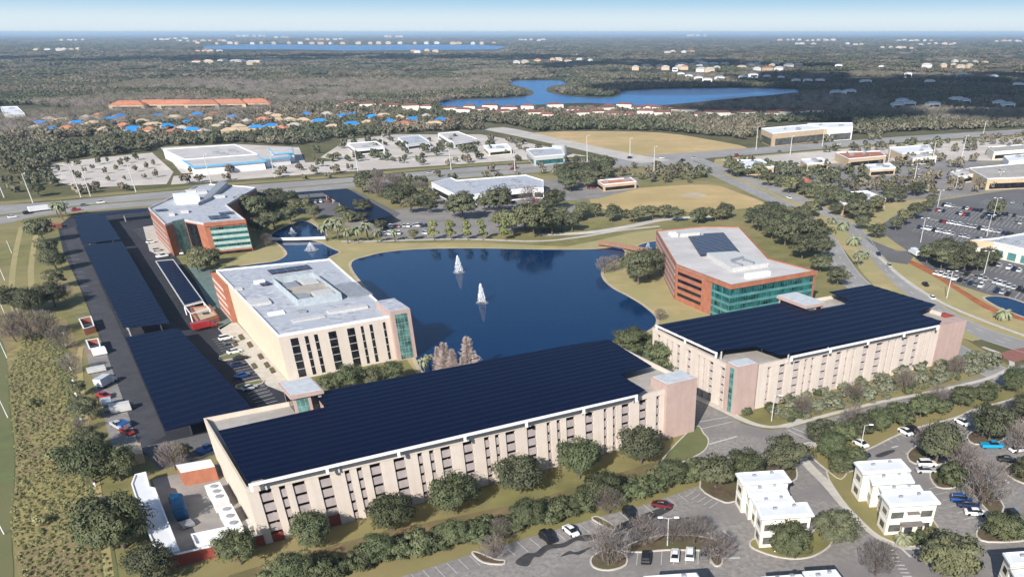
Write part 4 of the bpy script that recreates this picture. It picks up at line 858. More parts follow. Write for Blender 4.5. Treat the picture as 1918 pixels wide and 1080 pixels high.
LM['palm'] = leaf_mat('palm_fronds', (0.2682, 0.2828, 0.1812), (0.1305, 0.145, 0.0725), rnd=0.2)
LM['twig'] = leaf_mat('bare_twigs', (0.20, 0.165, 0.145), (0.12, 0.10, 0.085), rnd=0.2)
LM['cyp'] = leaf_mat('winter_cypress', (0.44, 0.35, 0.32), (0.30, 0.235, 0.21), rnd=0.12)
LM['rust'] = leaf_mat('rusty_foliage', (0.319, 0.145, 0.058), (0.174, 0.087, 0.0435), rnd=0.2)
LM['far'] = leaf_mat('far_wood_foliage', (0.125, 0.132, 0.072), (0.052, 0.060, 0.036), patch=0.006, rnd=0.35, brown=(0.19, 0.158, 0.115))
LM['fartwig'] = leaf_mat('far_bare_wood', (0.34, 0.28, 0.25), (0.20, 0.165, 0.14), patch=0.006, rnd=0.3, brown=(0.17, 0.16, 0.11))
# prototypes: kind -> list of (crown mesh, trunk mesh, crown diameter, category)
PROTO = {}
def proto(kind, crown, trunk, dia): PROTO.setdefault(kind, []).append((crown, trunk, dia))
for k in range(4): proto('oak', crown_mesh('oak_crown', 100 + k, LM['oak'], 5.4, 2.6, 5.2, 50, 5200, 0.43), trunk_mesh('oak_trunk', 100 + k, 8.5, 5, 0.32, 6, M['bark']), 10.8)
for k in range(3): proto('olive', crown_mesh('olive_crown', 140 + k, LM['olive'], 4.8, 2.5, 4.9, 42, 4200, 0.43), trunk_mesh('olive_trunk', 140 + k, 8, 4.5, 0.28, 6, M['bark']), 9.6)
for k in range(3): proto('nearoak', crown_mesh('near_oak_crown', 180 + k, LM['green'], 4.9, 2.9, 4.7, 80, 12000, 0.28), trunk_mesh('near_oak_trunk', 180 + k, 8.5, 4.5, 0.3, 7, M['bark']), 9.8)
for k in range(3): proto('neargrey', crown_mesh('grey_crown', 190 + k, LM['oak'], 4.8, 2.7, 4.7, 76, 9000, 0.27), trunk_mesh('grey_trunk', 190 + k, 8.2, 4.4, 0.28, 8, M['bark']), 9.4)
for k in range(2): proto('lime', crown_mesh('lime_crown', 220 + k, LM['lime'], 2.7, 3.4, 4.6, 20, 1700, 0.5, conic=0.55), trunk_mesh('lime_trunk', 220 + k, 7, 2.2, 0.18, 5, M['bark']), 5.6)
for k in range(3): proto('shrub', crown_mesh('shrub_crown', 240 + k, LM['grey'], 2.6, 0.95, 1.1, 24, 1300, 0.30), trunk_mesh('shrub_stem', 240 + k, 2.0, 1.8, 0.07, 7, M['bark']), 5.0)
for k in range(3): proto('hedge', crown_mesh('hedge_crown', 260 + k, LM['green'], 3.2, 1.7, 2.0, 44, 5200, 0.27), trunk_mesh('hedge_stem', 260 + k, 3.8, 2.4, 0.12, 7, M['bark']), 6.4)
for k in range(3): proto('bare', twig_mesh('bare_crown', 280 + k, LM['twig'], 6.6, 3.8, 900), trunk_mesh('bare_trunk', 280 + k, 7.2, 4.2, 0.2, 10, M['bark']), 7.2)
for k in range(2): proto('cypress', twig_mesh('cypress_crown', 300 + k, LM['cyp'], 11.5, 5.0, 1500, True, 0.06), trunk_mesh('cypress_trunk', 300 + k, 12, 1.2, 0.3, 6, M['bark']), 8.0)
for k in range(2):
    tm = MB().tube((0, 0, -.1), (.1, 0, 5.6), .3, .24, 8).build('palm_trunk', M['bark']); tme = tm.data; bpy.data.objects.remove(tm)
    proto('palm', palm_mesh('palm_crown', 320 + k, LM['palm'], 5.6, 3.4, 26), tme, 6.4)
    tm = MB().tube((0, 0, -.1), (.1, 0, 2.6), .45, .4, 8).build('low_palm_trunk', M['bark']); tme = tm.data; bpy.data.objects.remove(tm)
    proto('lowpalm', palm_mesh('low_palm_crown', 330 + k, LM['palm'], 2.6, 4.0, 40), tme, 7.4)
LM['straw'] = leaf_mat('straw_coloured_weeds', (0.30, 0.30, 0.135), (0.20, 0.20, 0.09), rnd=0.3)
for k in range(3): proto('tuft', crown_mesh('tuft_crown', 400 + k, LM['straw'], 2.6, 0.8, 0.9, 18, 700, 0.36), trunk_mesh('tuft_stem', 400 + k, 1.6, 1.8, 0.05, 6, M['bark']), 5.0)
proto('bigolive', crown_mesh('big_olive_crown', 360, LM['olive'], 4.9, 2.9, 4.6, 60, 6500, 0.38), trunk_mesh('big_olive_trunk', 360, 8.4, 4.5, 0.3, 7, M['bark']), 9.8)
proto('rust', crown_mesh('rust_crown', 350, LM['rust'], 2.6, 1.6, 3.2, 12, 900, 0.5), trunk_mesh('rust_trunk', 350, 4.6, 2.2, 0.14, 5, M['bark']), 5.4)
KNAME = {'oak': ('oak_tree', 'tree'), 'olive': ('leafy_tree', 'tree'), 'nearoak': ('oak_tree', 'tree'), 'neargrey': ('oak_tree', 'tree'), 'lime': ('leafy_tree', 'tree'), 'shrub': ('shrub', 'shrub'), 'hedge': ('hedge_bush', 'shrub'), 'bare': ('bare_tree', 'tree'), 'cypress': ('cypress_tree', 'tree'), 'palm': ('palm_tree', 'palm'), 'lowpalm': ('palm_tree', 'palm'), 'rust': ('small_tree', 'tree'), 'bigolive': ('leafy_tree', 'tree'), 'tuft': ('weed_clump', 'weeds')}
TREES = []
def tree_at(kind, xy, scale, label, group=None, z=0.0):
    v = random.choice(PROTO[kind]); nm, cat = KNAME[kind]
    r = empty(nm, (xy[0], xy[1], z), label, cat, group); r.rotation_euler = (0, 0, random.uniform(0, 6.28)); sc_ = scale * random.uniform(0.94, 1.06)
    r.scale = (sc_, sc_, sc_ * random.uniform(0.92, 1.1))
    c = bpy.data.objects.new('crown', v[0]); t = bpy.data.objects.new('trunk', v[1])
    for o in (c, t): COL.objects.link(o); o.parent = r
    TREES.append(r); return r
def zdepth(xy, z=0): return xy[1] * CP + (CAMH - z) * SP
def tree(kind, x, y, wpx, label, group=None):
    xy = XY(x, y); d = PROTO[kind][0][2]; return tree_at(kind, xy, wpx * zdepth(xy) / FOC / d, label, group)
ORD = ['first', 'second', 'third', 'fourth', 'fifth', 'sixth', 'seventh', 'eighth', 'ninth', 'tenth', 'eleventh', 'twelfth', 'thirteenth', 'fourteenth', 'fifteenth', 'sixteenth', 'seventeenth', 'eighteenth', 'nineteenth', 'twentieth']
ORD += ['twenty-' + o for o in ORD[:9]] + ['thirtieth'] + ['thirty-' + o for o in ORD[:9]] + ['fortieth'] + ['forty-' + o for o in ORD[:9]] + ['fiftieth'] + ['fifty-' + o for o in ORD[:9]] + ['sixtieth'] + ['sixty-' + o for o in ORD[:9]] + ['seventieth'] + ['seventy-' + o for o in ORD[:9]] + ['eightieth'] + ['eighty-' + o for o in ORD[:9]] + ['ninetieth'] + ['ninety-' + o for o in ORD[:9]]
def row(items, what, where, group):
    """items: (kind, x, y, wpx); labelled by order from the left"""
    items = sorted(items, key=lambda t: t[1])
    for i, (k, x, y, w) in enumerate(items):
        w = w * random.uniform(0.86, 1.16)
        w0 = what[k] if isinstance(what, dict) else what
        tree(k, x, y, w, '%s, %s from the left %s' % (w0, ORD[i], where), group)
LONG = []
W1 = {'nearoak': 'round green oak', 'neargrey': 'grey-green oak', 'oak': 'dark oak', 'olive': 'olive-green tree', 'hedge': 'clipped green bush', 'bare': 'leafless grey tree', 'shrub': 'grey-green shrub', 'palm': 'feathery palm', 'lowpalm': 'stout date palm', 'lime': 'yellow-green tree', 'rust': 'rusty small tree', 'tuft': 'straw-coloured weed clump', 'cypress': 'pinkish bare cypress'}
row([('nearoak', 592, 1024, 92), ('nearoak', 738, 992, 104), ('nearoak', 855, 958, 98), ('neargrey', 975, 922, 96), ('nearoak', 1085, 896, 92), ('neargrey', 1200, 868, 96)], W1, 'in the row along the long garage front', 'oaks along the front of the long garage')
hx = [(520, 1092), (560, 1088), (600, 1082), (640, 1074), (676, 1064), (712, 1054), (748, 1044), (784, 1036), (820, 1028), (856, 1020), (892, 1012), (928, 1002), (962, 992), (996, 984), (1030, 974), (1062, 964), (1094, 954), (1128, 944), (1160, 936), (1192, 928), (1224, 920), (1256, 910), (1288, 900), (1318, 896)]
row([(('nearoak' if i % 4 == 1 else 'hedge'), x, y, (68 if i % 4 == 1 else 60) + (i * 7) % 9) for i, (x, y) in enumerate(hx)] + [('bare', 1140, 962, 56), ('bare', 940, 1010, 46)], W1, 'in the thick hedge above the front car park', 'hedge between the grass strip and front car park')
row([('hedge', x + 14, y - 13, 54) for i, (x, y) in enumerate(hx) if i % 2 == 0], 'clipped green bush', 'behind the car park hedge', 'back line of the car park hedge')
row([('bare', 926, 1046, 58), ('bare', 1140, 1058, 74), ('bare', 1206, 1020, 62), ('bare', 1300, 1018, 60), ('bare', 1342, 1055, 56), ('bare', 1260, 1018, 50)], 'leafless grey tree', 'on the islands of the front car park', 'leafless trees on the front car park islands')
row([('oak', 1340, 912, 86), ('nearoak', 1392, 900, 70), ('neargrey', 1466, 886, 86), ('nearoak', 1302, 900, 60)], W1, 'in the bed behind the left white villa', 'trees behind the left white villa')
tree('nearoak', 1476, 1044, 82, 'bushy green tree hiding the front of the left white villa')
tree('neargrey', 1562, 1018, 90, 'broad grey-green oak right of the left white villa')
row([('lowpalm', 1690, 1018, 46), ('hedge', 1722, 1016, 44), ('olive', 1740, 1010, 36)], W1, 'in front of the right white villa', 'planting before the right white villa')
row([('nearoak', 1572, 888, 60), ('green' if False else 'nearoak', 1556, 862, 54), ('hedge', 1600, 868, 40)], W1, 'in the bed behind the right white villa', 'trees behind the right white villa')
row([('neargrey', 1535, 832, 59), ('nearoak', 1572, 834, 64), ('neargrey', 1610, 818, 59), ('nearoak', 1646, 808, 56), ('hedge', 1684, 794, 49), ('nearoak', 1722, 784, 52), ('hedge', 1760, 772, 48), ('nearoak', 1800, 762, 52), ('hedge', 1846, 748, 48), ('nearoak', 1896, 734, 52)], W1, 'in the belt above the right car park', 'front line of the belt above the right car park')
row([('hedge', 1552, 812, 40), ('bare', 1594, 804, 40), ('hedge', 1636, 794, 42), ('hedge', 1676, 782, 38), ('hedge', 1716, 770, 40), ('bare', 1754, 760, 40), ('hedge', 1802, 748, 38), ('hedge', 1852, 734, 40), ('hedge', 1906, 720, 42)], W1, 'behind the right car park belt', 'back line of the belt above the right car park')
row([('neargrey', 1752, 866, 84), ('hedge', 1780, 906, 54), ('neargrey', 1852, 826, 84), ('bare', 1836, 948, 76), ('nearoak', 1872, 1010, 70), ('hedge', 1905, 1008, 56), ('neargrey', 1915, 898, 60), ('bare', 1800, 892, 60), ('bare', 1905, 850, 60), ('neargrey', 1925, 785, 70), ('bare', 1735, 848, 50), ('bare', 1640, 1078, 90)], W1, 'on the islands of the right car park', 'trees on the right car park islands')
tree('bigolive', 1768, 1080, 112, 'large yellowish bushy tree at the bottom right car park corner')
sh = []
for i in range(13): sh.append(('shrub', 1450 + i * 34, 772 - i * 8.2 + (i % 3) * 3, 34))
for i in range(12): sh.append(('shrub' if i % 3 else 'bare', 1500 + i * 32, 778 - i * 8.0 - (i % 2) * 5, 36))
for i in range(11): sh.append(('shrub', 1470 + i * 36, 752 - i * 8.2, 30))
row(sh, W1, 'in the scrubby bank along the second garage', 'scrub along the second garage')
row([('hedge', 1398, 776, 22), ('hedge', 1444, 768, 26), ('hedge', 1488, 755, 24), ('hedge', 1530, 740, 26), ('hedge', 1605, 718, 24), ('hedge', 1690, 698, 26), ('hedge', 1722, 690, 24)], 'small dark bush', 'at the foot of the second garage', 'bushes at the second garage foot')
row([('nearoak', 1178, 672, 62), ('nearoak', 1232, 700, 62), ('nearoak', 1210, 660, 50), ('hedge', 1270, 722, 44), ('hedge', 1345, 752, 20), ('nearoak', 1262, 706, 40)], W1, 'in the gap between the two garages', 'trees between the two garages')
row([('cypress', 838, 702, 50), ('cypress', 882, 706, 50), ('cypress', 824, 692, 36), ('cypress', 852, 706, 36), ('cypress', 870, 708, 34)], 'pinkish bare cypress', 'on the near pond bank', 'bare cypresses on the near pond bank')
row([('palm', 796, 700, 24), ('palm', 806, 690, 22)], 'slim pale palm', 'by the cream office tower', 'palms by the cream office tower')
row([('nearoak', 622, 738, 52), ('nearoak', 660, 732, 62), ('neargrey', 700, 726, 56), ('nearoak', 738, 720, 54)], 'dark oak', 'between cream office and garage', 'oaks between the cream office and long garage')
row([('oak', 480, 420, 52), ('oak', 505, 412, 56), ('oak', 528, 402, 48), ('oak', 492, 440, 46), ('oak', 515, 430, 50), ('oak', 545, 418, 40), ('oak', 496, 396, 46), ('oak', 545, 392, 40), ('oak', 520, 384, 40), ('olive', 572, 400, 36), ('olive', 590, 412, 34), ('bare', 500, 462, 26), ('olive', 556, 402, 30)], W1, 'in the shady grove right of the brick office', 'grove beside the brick office')
row([('olive', 382, 500, 44), ('olive', 396, 516, 40), ('olive', 372, 510, 32), ('olive', 405, 494, 34)], 'olive-green tree', 'between the brick office and the cream office', 'trees between the two offices')
row([('palm', x, y, w) for x, y, w in [(612, 452, 28), (634, 448, 30), (652, 456, 28), (672, 455, 30), (690, 450, 28), (708, 455, 26), (640, 436, 28), (622, 438, 28), (740, 452, 22)]], 'feathery silver palm', 'in the cluster beside the small upper pond', 'palms beside the small upper pond')
row([('lime', x, 450, w) for x, w in [(814, 26), (846, 27), (877, 29), (905, 30), (948, 24)]] + [('olive', 776, 449, 26)], {'lime': 'yellow-green conical tree', 'olive': 'dark round tree'}, 'in the straight row on the far pond bank', 'row of small trees on the far pond bank')
row([('olive', 960, 440, 62), ('olive', 1000, 444, 70), ('oak', 1034, 440, 58), ('olive', 985, 430, 50), ('oak', 1052, 432, 44), ('oak', 868, 412, 58), ('oak', 936, 404, 60), ('bare', 996, 398, 44), ('oak', 1038, 392, 44), ('oak', 852, 408, 46), ('olive', 935, 430, 40)], W1, 'in the clump on the far pond bank', 'clump on the far pond bank')
row([('neargrey', 1196, 532, 74), ('neargrey', 1216, 522, 60), ('olive', 1180, 512, 40), ('bare', 1132, 512, 34), ('bare', 1150, 508, 30), ('bare', 1236, 600, 24)], W1, 'on the pond bank left of the teal office', 'trees on the bank by the teal office')
row([('oak', x, y, w) for x, y, w in [(1500, 448, 58), (1520, 470, 60), (1486, 440, 50), (1462, 428, 50), (1440, 420, 44), (1530, 486, 52), (1502, 486, 54), (1470, 462, 54), (1445, 448, 50), (1420, 434, 44), (1408, 420, 40), (1536, 510, 40), (1500, 420, 44), (1568, 536, 40)]], 'dark oak', 'in the belt behind the teal office', 'oaks behind the teal office')
row([('oak', 84, 455, 52), ('oak', 98, 482, 46), ('neargrey', 108, 508, 46), ('olive', 112, 540, 40), ('neargrey', 104, 575, 56), ('neargrey', 62, 592, 62), ('oak', 30, 588, 54), ('bare', 122, 560, 40), ('bare', 95, 626, 50), ('bare', 60, 640, 70), ('bare', 30, 640, 60), ('bare', 118, 655, 44), ('bare', 140, 700, 40), ('olive', 152, 742, 36), ('neargrey', 172, 786, 66), ('neargrey', 178, 848, 58), ('nearoak', 176, 906, 86), ('nearoak', 226, 900, 80), ('nearoak', 232, 1026, 130), ('nearoak', 190, 1030, 80), ('neargrey', 300, 1088, 100), ('nearoak', 452, 1056, 84), ('bare', 205, 960, 40), ('bare', 330, 880, 50), ('olive', 345, 862, 50), ('bare', 156, 810, 36)], W1, 'down the left lot edge', 'trees down the left edge of the campus')
row([('palm', 110, 408, 24), ('palm', 126, 406, 26), ('palm', 118, 412, 24)], 'dark palm', 'by the highway end of the campus lot', 'palms by the highway')
row([('lowpalm', 1878, 598, 48), ('lowpalm', 1612, 485, 36), ('lowpalm', 1598, 460, 30), ('lowpalm', 1578, 432, 30), ('lowpalm', 1558, 420, 26), ('palm', 1606, 500, 30)], 'stout date palm', 'along the curved dual carriageway', 'palms along the curved road')
row([('tuft', 60, 760, 40), ('tuft', 110, 860, 44), ('tuft', 80, 980, 44)], W1, 'in the scrub strip', 'weed clumps in the scrub strip')
# belts scattered inside areas seen in the photograph
def scatter_px(poly, spacing, seed, n_max=999, avoid=()):
    g = random.Random(seed); w = [XY(*p) for p in poly]; x0, x1 = min(p[0] for p in w), max(p[0] for p in w); y0, y1 = min(p[1] for p in w), max(p[1] for p in w); out = []
    y = y0; r_ = 0
    while y < y1:
        x = x0 + (spacing / 2 if r_ % 2 else 0)
        while x < x1:
            q = (x + g.uniform(-.38, .38) * spacing, y + g.uniform(-.38, .38) * spacing)
            if inpoly(q[0], q[1], w): out.append(q)
            x += spacing
        y += spacing * 0.87; r_ += 1
    return out
def belt(poly, spacing, kinds, size, where, group, seed=5):
    pts = scatter_px(poly, spacing, seed); g = random.Random(seed); pts.sort(key=lambda q: proj((q[0], q[1], 0))[0])
    for i, q in enumerate(pts):
        k = g.choice(kinds); tree_at(k, q, size * g.uniform(0.75, 1.2) / PROTO[k][0][2] * 10, '%s, %s from the left %s' % (W1[k], ORD[min(i, len(ORD) - 1)], where), group)
belt([(655, 350), (720, 346), (790, 352), (800, 378), (850, 392), (820, 404), (770, 402), (735, 396), (700, 372)], 13, ['oak', 'oak', 'olive', 'bare'], 1.15, 'in the belt left of the white plaza', 'belt left of the white plaza')
belt([(1060, 404), (1105, 396), (1140, 405), (1200, 410), (1330, 410), (1400, 404), (1420, 414), (1330, 418), (1260, 412), (1170, 420), (1100, 424), (1070, 430)], 12.5, ['oak', 'olive', 'olive'], 0.85, 'in the belt below the dry field', 'belt below the dry field')
belt([(1045, 340), (1110, 318), (1150, 316), (1160, 330), (1110, 360), (1060, 366)], 13, ['oak', 'oak'], 1.25, 'in the copse right of the white plaza', 'copse right of the white plaza')
belt([(1325, 318), (1380, 322), (1480, 352), (1560, 372), (1640, 398), (1640, 428), (1690, 470), (1640, 452), (1590, 415), (1520, 385), (1430, 345)], 13, ['oak', 'olive', 'oak'], 1.15, 'right of the dual carriageway', 'belt right of the dual carriageway')
belt([(1720, 498), (1750, 476), (1800, 474), (1850, 490), (1850, 505), (1790, 515), (1740, 512)], 9, ['oak', 'oak'], 1.0, 'before the cream shop', 'trees before the cream shop')
# ------------------------------------------------------------------ buildings around the campus
def hexl(p): return [XY(*q) for q in p]
def flat_building(name, label, px, h, wallm, roofm, cat='building', group=None, units=2, band_m=None, capm='white', seed=1, band_edges=None):
    pl = [XY(x, y, h) for x, y in px]; a = sum(pl[i][0] * pl[(i + 1) % len(pl)][1] - pl[(i + 1) % len(pl)][0] * pl[i][1] for i in range(len(pl)))
    if a < 0: pl = pl[::-1]
    c = (sum(p[0] for p in pl) / len(pl), sum(p[1] for p in pl) / len(pl)); r = thing(name, c, label, cat, group)
    MB().prism(pl, 0, h - 0.9).build('wall', M[wallm], r)
    rf = MB().prism(pl, h - 0.9, h - 0.6).build('roof', M[roofm], r)
    sub(parapet(MB(), pl, h - 0.6, h, 0.4), 'parapet', M[capm], rf, r)
    if band_m:
        n = len(pl)
        for i in range(n):
            p, q = pl[i], pl[(i + 1) % n]
            if band_edges is None and (q[1] - p[1]) * 0 + (q[0] - p[0]) < 2: continue     # faces looking towards the camera run to +x
            band(MB(), p, q, 0.06, 0.94, 0.6, h * 0.55, -0.05, 0.08).build('window_band', M[band_m], r)
    g = random.Random(seed)
    for i in range(units):
        t, s_ = g.uniform(.25, .75), g.uniform(.3, .7); k = g.randrange(len(pl)); p = Vector(pl[k]).lerp(Vector(pl[(k + 1) % len(pl)]), t).lerp(Vector(c), s_)
        F = Frame(tuple(p), (p.x + math.cos(UDIR), p.y + math.sin(UDIR)), (p.x - math.sin(UDIR), p.y + math.cos(UDIR))); w_ = g.uniform(1.2, 2.6)
        MB().box(F, -w_, w_, -w_ * .7, w_ * .7, h - 0.6, h + 0.9).build('roof_unit', M['grey'], r)
    return r, pl, c
def gable_sheet(r, pl, h, rise, m, name='roof'):
    c = (sum(p[0] for p in pl) / len(pl), sum(p[1] for p in pl) / len(pl)); 
    d0 = (Vector(pl[1]) - Vector(pl[0])).length; d1 = (Vector(pl[2]) - Vector(pl[1])).length
    if d0 < d1: pl = pl[1:] + pl[:1]; d0, d1 = d1, d0
    m0 = Vector(pl[3]).lerp(Vector(pl[0]), .5); m1 = Vector(pl[1]).lerp(Vector(pl[2]), .5); ax = (m1 - m0); k = min(0.45, d1 / 2 / d0)
    a, b_ = m0 + ax * k, m1 - ax * k; mb = MB(); z = h; t = h + rise
    P4 = [tuple(p) + (z,) for p in pl]; A = tuple(a) + (t,); B = tuple(b_) + (t,)
    mb.v = P4 + [A, B]; mb.f = [(0, 1, 5, 4), (1, 2, 5), (2, 3, 4, 5), (3, 0, 4), (3, 2, 1, 0)]; mb.m = [0] * 5
    return mb.build(name, m, r)
HOUSES = []
def house(x, y, w, d, h, ang, roofm, wallm, label, group, tarp=False, cat='house', name='house', front=True):
    o = XY(x, y); HOUSES.append((o[0], o[1], max(w, d) * (0.62 if front or cat == 'building' else 0.56))); c, s_ = math.cos(ang), math.sin(ang)
    F = Frame(o, (o[0] + c, o[1] + s_), (o[0] - s_, o[1] + c)); r = thing(name, o, label, cat, group)
    MB().box(F, -w / 2, w / 2, -d / 2, d / 2, 0, h).build('wall', M[wallm], r)
    e = 0.5; pl = [F(-w / 2 - e, -d / 2 - e), F(w / 2 + e, -d / 2 - e), F(w / 2 + e, d / 2 + e), F(-w / 2 - e, d / 2 + e)]
    rf = gable_sheet(r, pl, h, min(w, d) * 0.24, M[roofm])
    if tarp:
        t = min(w, d) * 0.24; k = min(0.45, (d / 2) / w) if w >= d else 0.3; mb = MB(); q0, q1 = F(-w * .5, -d / 2 - .48), F(w * .46, -d / 2 - .48); r0, r1 = F(-w * .25, -0.15), F(w * .25, -0.15)
        mb.face([q0 + (h + 0.16,), q1 + (h + 0.16,), r1 + (h + t + .05,), r0 + (h + t + .05,)]); sub(mb, 'tarpaulin', M['tarp'], rf, r)
    if front: band(MB(), F(-w / 2, -d / 2), F(w / 2, -d / 2), 0.1, 0.9, h * .35, h * .75, -.04, .06).build('window_band', M['glass_dark'], r)
    return r
# white two-storey villas
def villa(label, slabs, face=None):
    """slabs: list of (pixel corners back-left, back-right, front-right, front-left, height, wall inset)"""
    c0 = XY(*slabs[-1][0][3], slabs[-1][1]); r = thing('white_villa', c0, label, 'building', None)
    for (pc, h) in slabs:
        BL, BR, FR, FL = [XY(x, y, h) for x, y in pc]; F = Frame(FL, FR, BL); lu, lv = F.lu, F.lv
        w_ = MB().box(F, 0.5, lu - 0.5, 0.5, lv - 0.3, 0, h - 0.35).build('wall', M['ivory'], r)
        sub(MB().box(F, 0.42, lu - .42, 0.42, lv - .4, 2.95, 3.15), 'string_course', M['white'], w_, r)
        rf = MB().box(F, 0, lu, 0, lv, h - 0.35, h).build('roof', M['bright_roof'], r)
        sub(MB().box(F, 0.12, lu - .12, 0.12, lv - .12, h - 0.6, h - 0.35), 'fascia', M['grey'], w_, r)
        sub(parapet(MB(), [F(0.3, 0.3), F(lu - .3, 0.3), F(lu - .3, lv - .3), F(0.3, lv - .3)], h, h + 0.22, 0.25), 'parapet', M['white'], rf, r)
        for fv, fw in ((.3, .55), (.68, .7)): sub(MB().box(F, lu * fv, lu * fv + .7, lv * fw, lv * fw + .6, h, h + .45), 'roof_vent', M['grey'], rf, r)
        for z0, z1 in ((0.9, 2.5), (4.0, 5.4)):
            if z1 > h - .5: continue
            MB().box(F, 0.44, 0.56, lv * .3, lv * .7, z0 + .2, z1 - .1).build('window', M['glass_grey'], r)
            if (pc, h) == slabs[-1]:
                for f0, f1 in ((.10, .34), (.68, .90)): MB().box(F, lu * f0, lu * f1, 0.43, 0.56, z0, z1).build('window', M['glass_grey'], r)
        if (pc, h) == slabs[-1]:
            MB().box(F, lu * .40, lu * .62, -0.6, 0.6, 5.2, 5.4).build('porch_roof', M['slate'], r)
            MB().box(F, lu * .30, lu * .72, -1.4, 0.6, 2.9, 3.1).build('porch_roof', M['slate'], r)
            for f in (.31, .71): MB().box(F, lu * f - .15, lu * f + .15, -1.3, -1.0, 0, 2.9).build('porch_post', M['ivory'], r)
            MB().box(F, lu * .42, lu * .58, 0.40, 0.55, 0.1, 2.4).build('door', M['dark'], r)
    return r
M['ivory'] = mat('ivory_stucco', (0.72, 0.67, 0.56), 0.8, 0.04, 0.5)
M['slate'] = mat('slate_grey_tiles', (0.19, 0.165, 0.155), 0.8, 0.1, 1.5)
M['glass_grey'] = glass_mat('grey_window_glass', (0.10, 0.10, 0.09), 0.15, 0.3)
villa('left one of the two free-standing white stepped villas, leafy bush before its front', [([(1377, 885), (1471, 879), (1483, 900), (1390, 906)], 7.3), ([(1394, 907), (1469, 903), (1479, 924), (1402, 928)], 6.1), ([(1406, 932), (1485, 928), (1491, 941), (1414, 946)], 5.5), ([(1414, 945), (1511, 941), (1526, 964), (1425, 970)], 7.3)])
villa('right one of the two free-standing white stepped villas, beside the curved footpath', [([(1599, 864), (1690, 860), (1707, 880), (1616, 886)], 7.3), ([(1625, 886), (1700, 882), (1714, 902), (1634, 906)], 6.1), ([(1646, 911), (1720, 907), (1730, 918), (1652, 922)], 5.5), ([(1649, 924), (1745, 920), (1763, 941), (1666, 947)], 7.3)])
villa('white villa cut off by the bottom edge, below the row of four parked cars', [([(1205, 1078), (1306, 1071), (1322, 1096), (1220, 1103)], 7.2)])
villa('white villa cut off by the bottom edge, below the left free-standing villa', [([(1425, 1079), (1505, 1075), (1515, 1092), (1437, 1097)], 6.4), ([(1503, 1069), (1565, 1066), (1584, 1090), (1520, 1094)], 7.2)])
villa('white villa cut off at the bottom right corner', [([(1878, 1034), (1965, 1030), (1986, 1051), (1893, 1058)], 7.3), ([(1893, 1066), (1975, 1060), (1995, 1085), (1908, 1092)], 6.5)])
# service yard
def block(name, label, px, h, wallm, roofm, cat, group=None, over=0.0):
    pl = hexl_h(px, h); r = thing(name, pl[0], label, cat, group)
    MB().prism(pl, 0, h - 0.15).build('wall', M[wallm], r); MB().prism(inset(pl, -over) if over else pl, h - 0.15, h).build('roof', M[roofm], r); return r, pl
def hexl_h(p, h):
    pl = [XY(x, y, h) for x, y in p]; a = sum(pl[i][0] * pl[(i + 1) % len(pl)][1] - pl[(i + 1) % len(pl)][0] * pl[i][1] for i in range(len(pl))); return pl if a > 0 else pl[::-1]
r, pl = block('service_building', 'long low white-roofed service building along the left side of the yard', [(253, 889), (274, 884), (281, 912), (291, 914), (337, 1031), (296, 1042), (269, 978), (246, 907)], 2.7, 'white', 'bright_roof', 'building')
parapet(MB(), pl, 2.7, 2.95, 0.3).build('parapet', M['white'], r)
wl = thing('yard_wall', XY(292, 1048), 'low dark-red brick wall with a white cap along the yard front', 'wall')
wp = [XY(295, 1068), XY(400, 1043), XY(498, 1019)]
MB().ribbon(wp, 0.4, 0, 2.5).build('wall', M['brick_red'], wl); MB().ribbon(wp, 0.55, 2.5, 2.65).build('cap', M['white'], wl)
tk = thing('storage_tank', XY(330, 955), 'big deep-blue box tank standing in the service yard', 'tank'); tp = hexl_h([(314, 922), (341, 920), (349, 950), (322, 956)], 3.0)
MB().prism(tp, 0.3, 3.0, True, True).build('shell', M['bluetank'], tk, bevel=0.6); MB().prism(inset(tp, 0.5), 0, 0.3).build('base', M['dark'], tk)
for lab, px in (('white rooftop-style chiller in the yard, the one nearer the brick shed', [(382, 907), (411, 899), (428, 930), (400, 941)]), ('white chiller in the yard, the one nearer the brick front wall', [(406, 950), (433, 940), (455, 982), (428, 989)])):
    pl = hexl_h(px, 2.6); r = thing('chiller', pl[0], lab, 'chiller'); MB().prism(pl, 0.2, 2.4).build('casing', M['white'], r, bevel=0.08); MB().prism(inset(pl, -0.2), 0, 0.2).build('base', M['concrete'], r)
    c = Vector((sum(p[0] for p in pl) / 4, sum(p[1] for p in pl) / 4)); e = (Vector(pl[1]) - Vector(pl[0])); e2 = (Vector(pl[2]) - Vector(pl[1])); lg = e if e.length > e2.length else e2
    for k in (-.3, 0, .3):
        q_ = c + lg * k; MB().tube((q_.x, q_.y, 2.4), (q_.x, q_.y, 2.7), 0.75, 0.75, 14).build('fan_housing', M['grey'], r)
r, pl = block('plant_house', 'flat white plant box behind the yard front wall', [(358, 1002), (426, 988), (434, 1007), (367, 1023)], 2.2, 'white', 'white', 'plant house'); parapet(MB(), pl, 2.2, 2.6, 0.3).build('parapet', M['white'], r)
r, pl = block('brick_shed', 'orange brick shed with a white flat roof beside the garage end', [(329, 870), (394, 859), (402, 872), (338, 884)], 3.6, 'brick', 'bright_roof', 'shed'); MB().box(Frame(XY(345, 902), XY(405, 890), XY(338, 890)), 3, 5, -0.1, 0.1, 0, 2.2).build('door', M['brick_red'], r)
r, pl = block('tan_shed', 'small tan shed with a pale roof at the yard gate', [(207, 841), (261, 829), (266, 848), (214, 856)], 2.6, 'tan_wall', 'sand', 'shed', over=0.3)
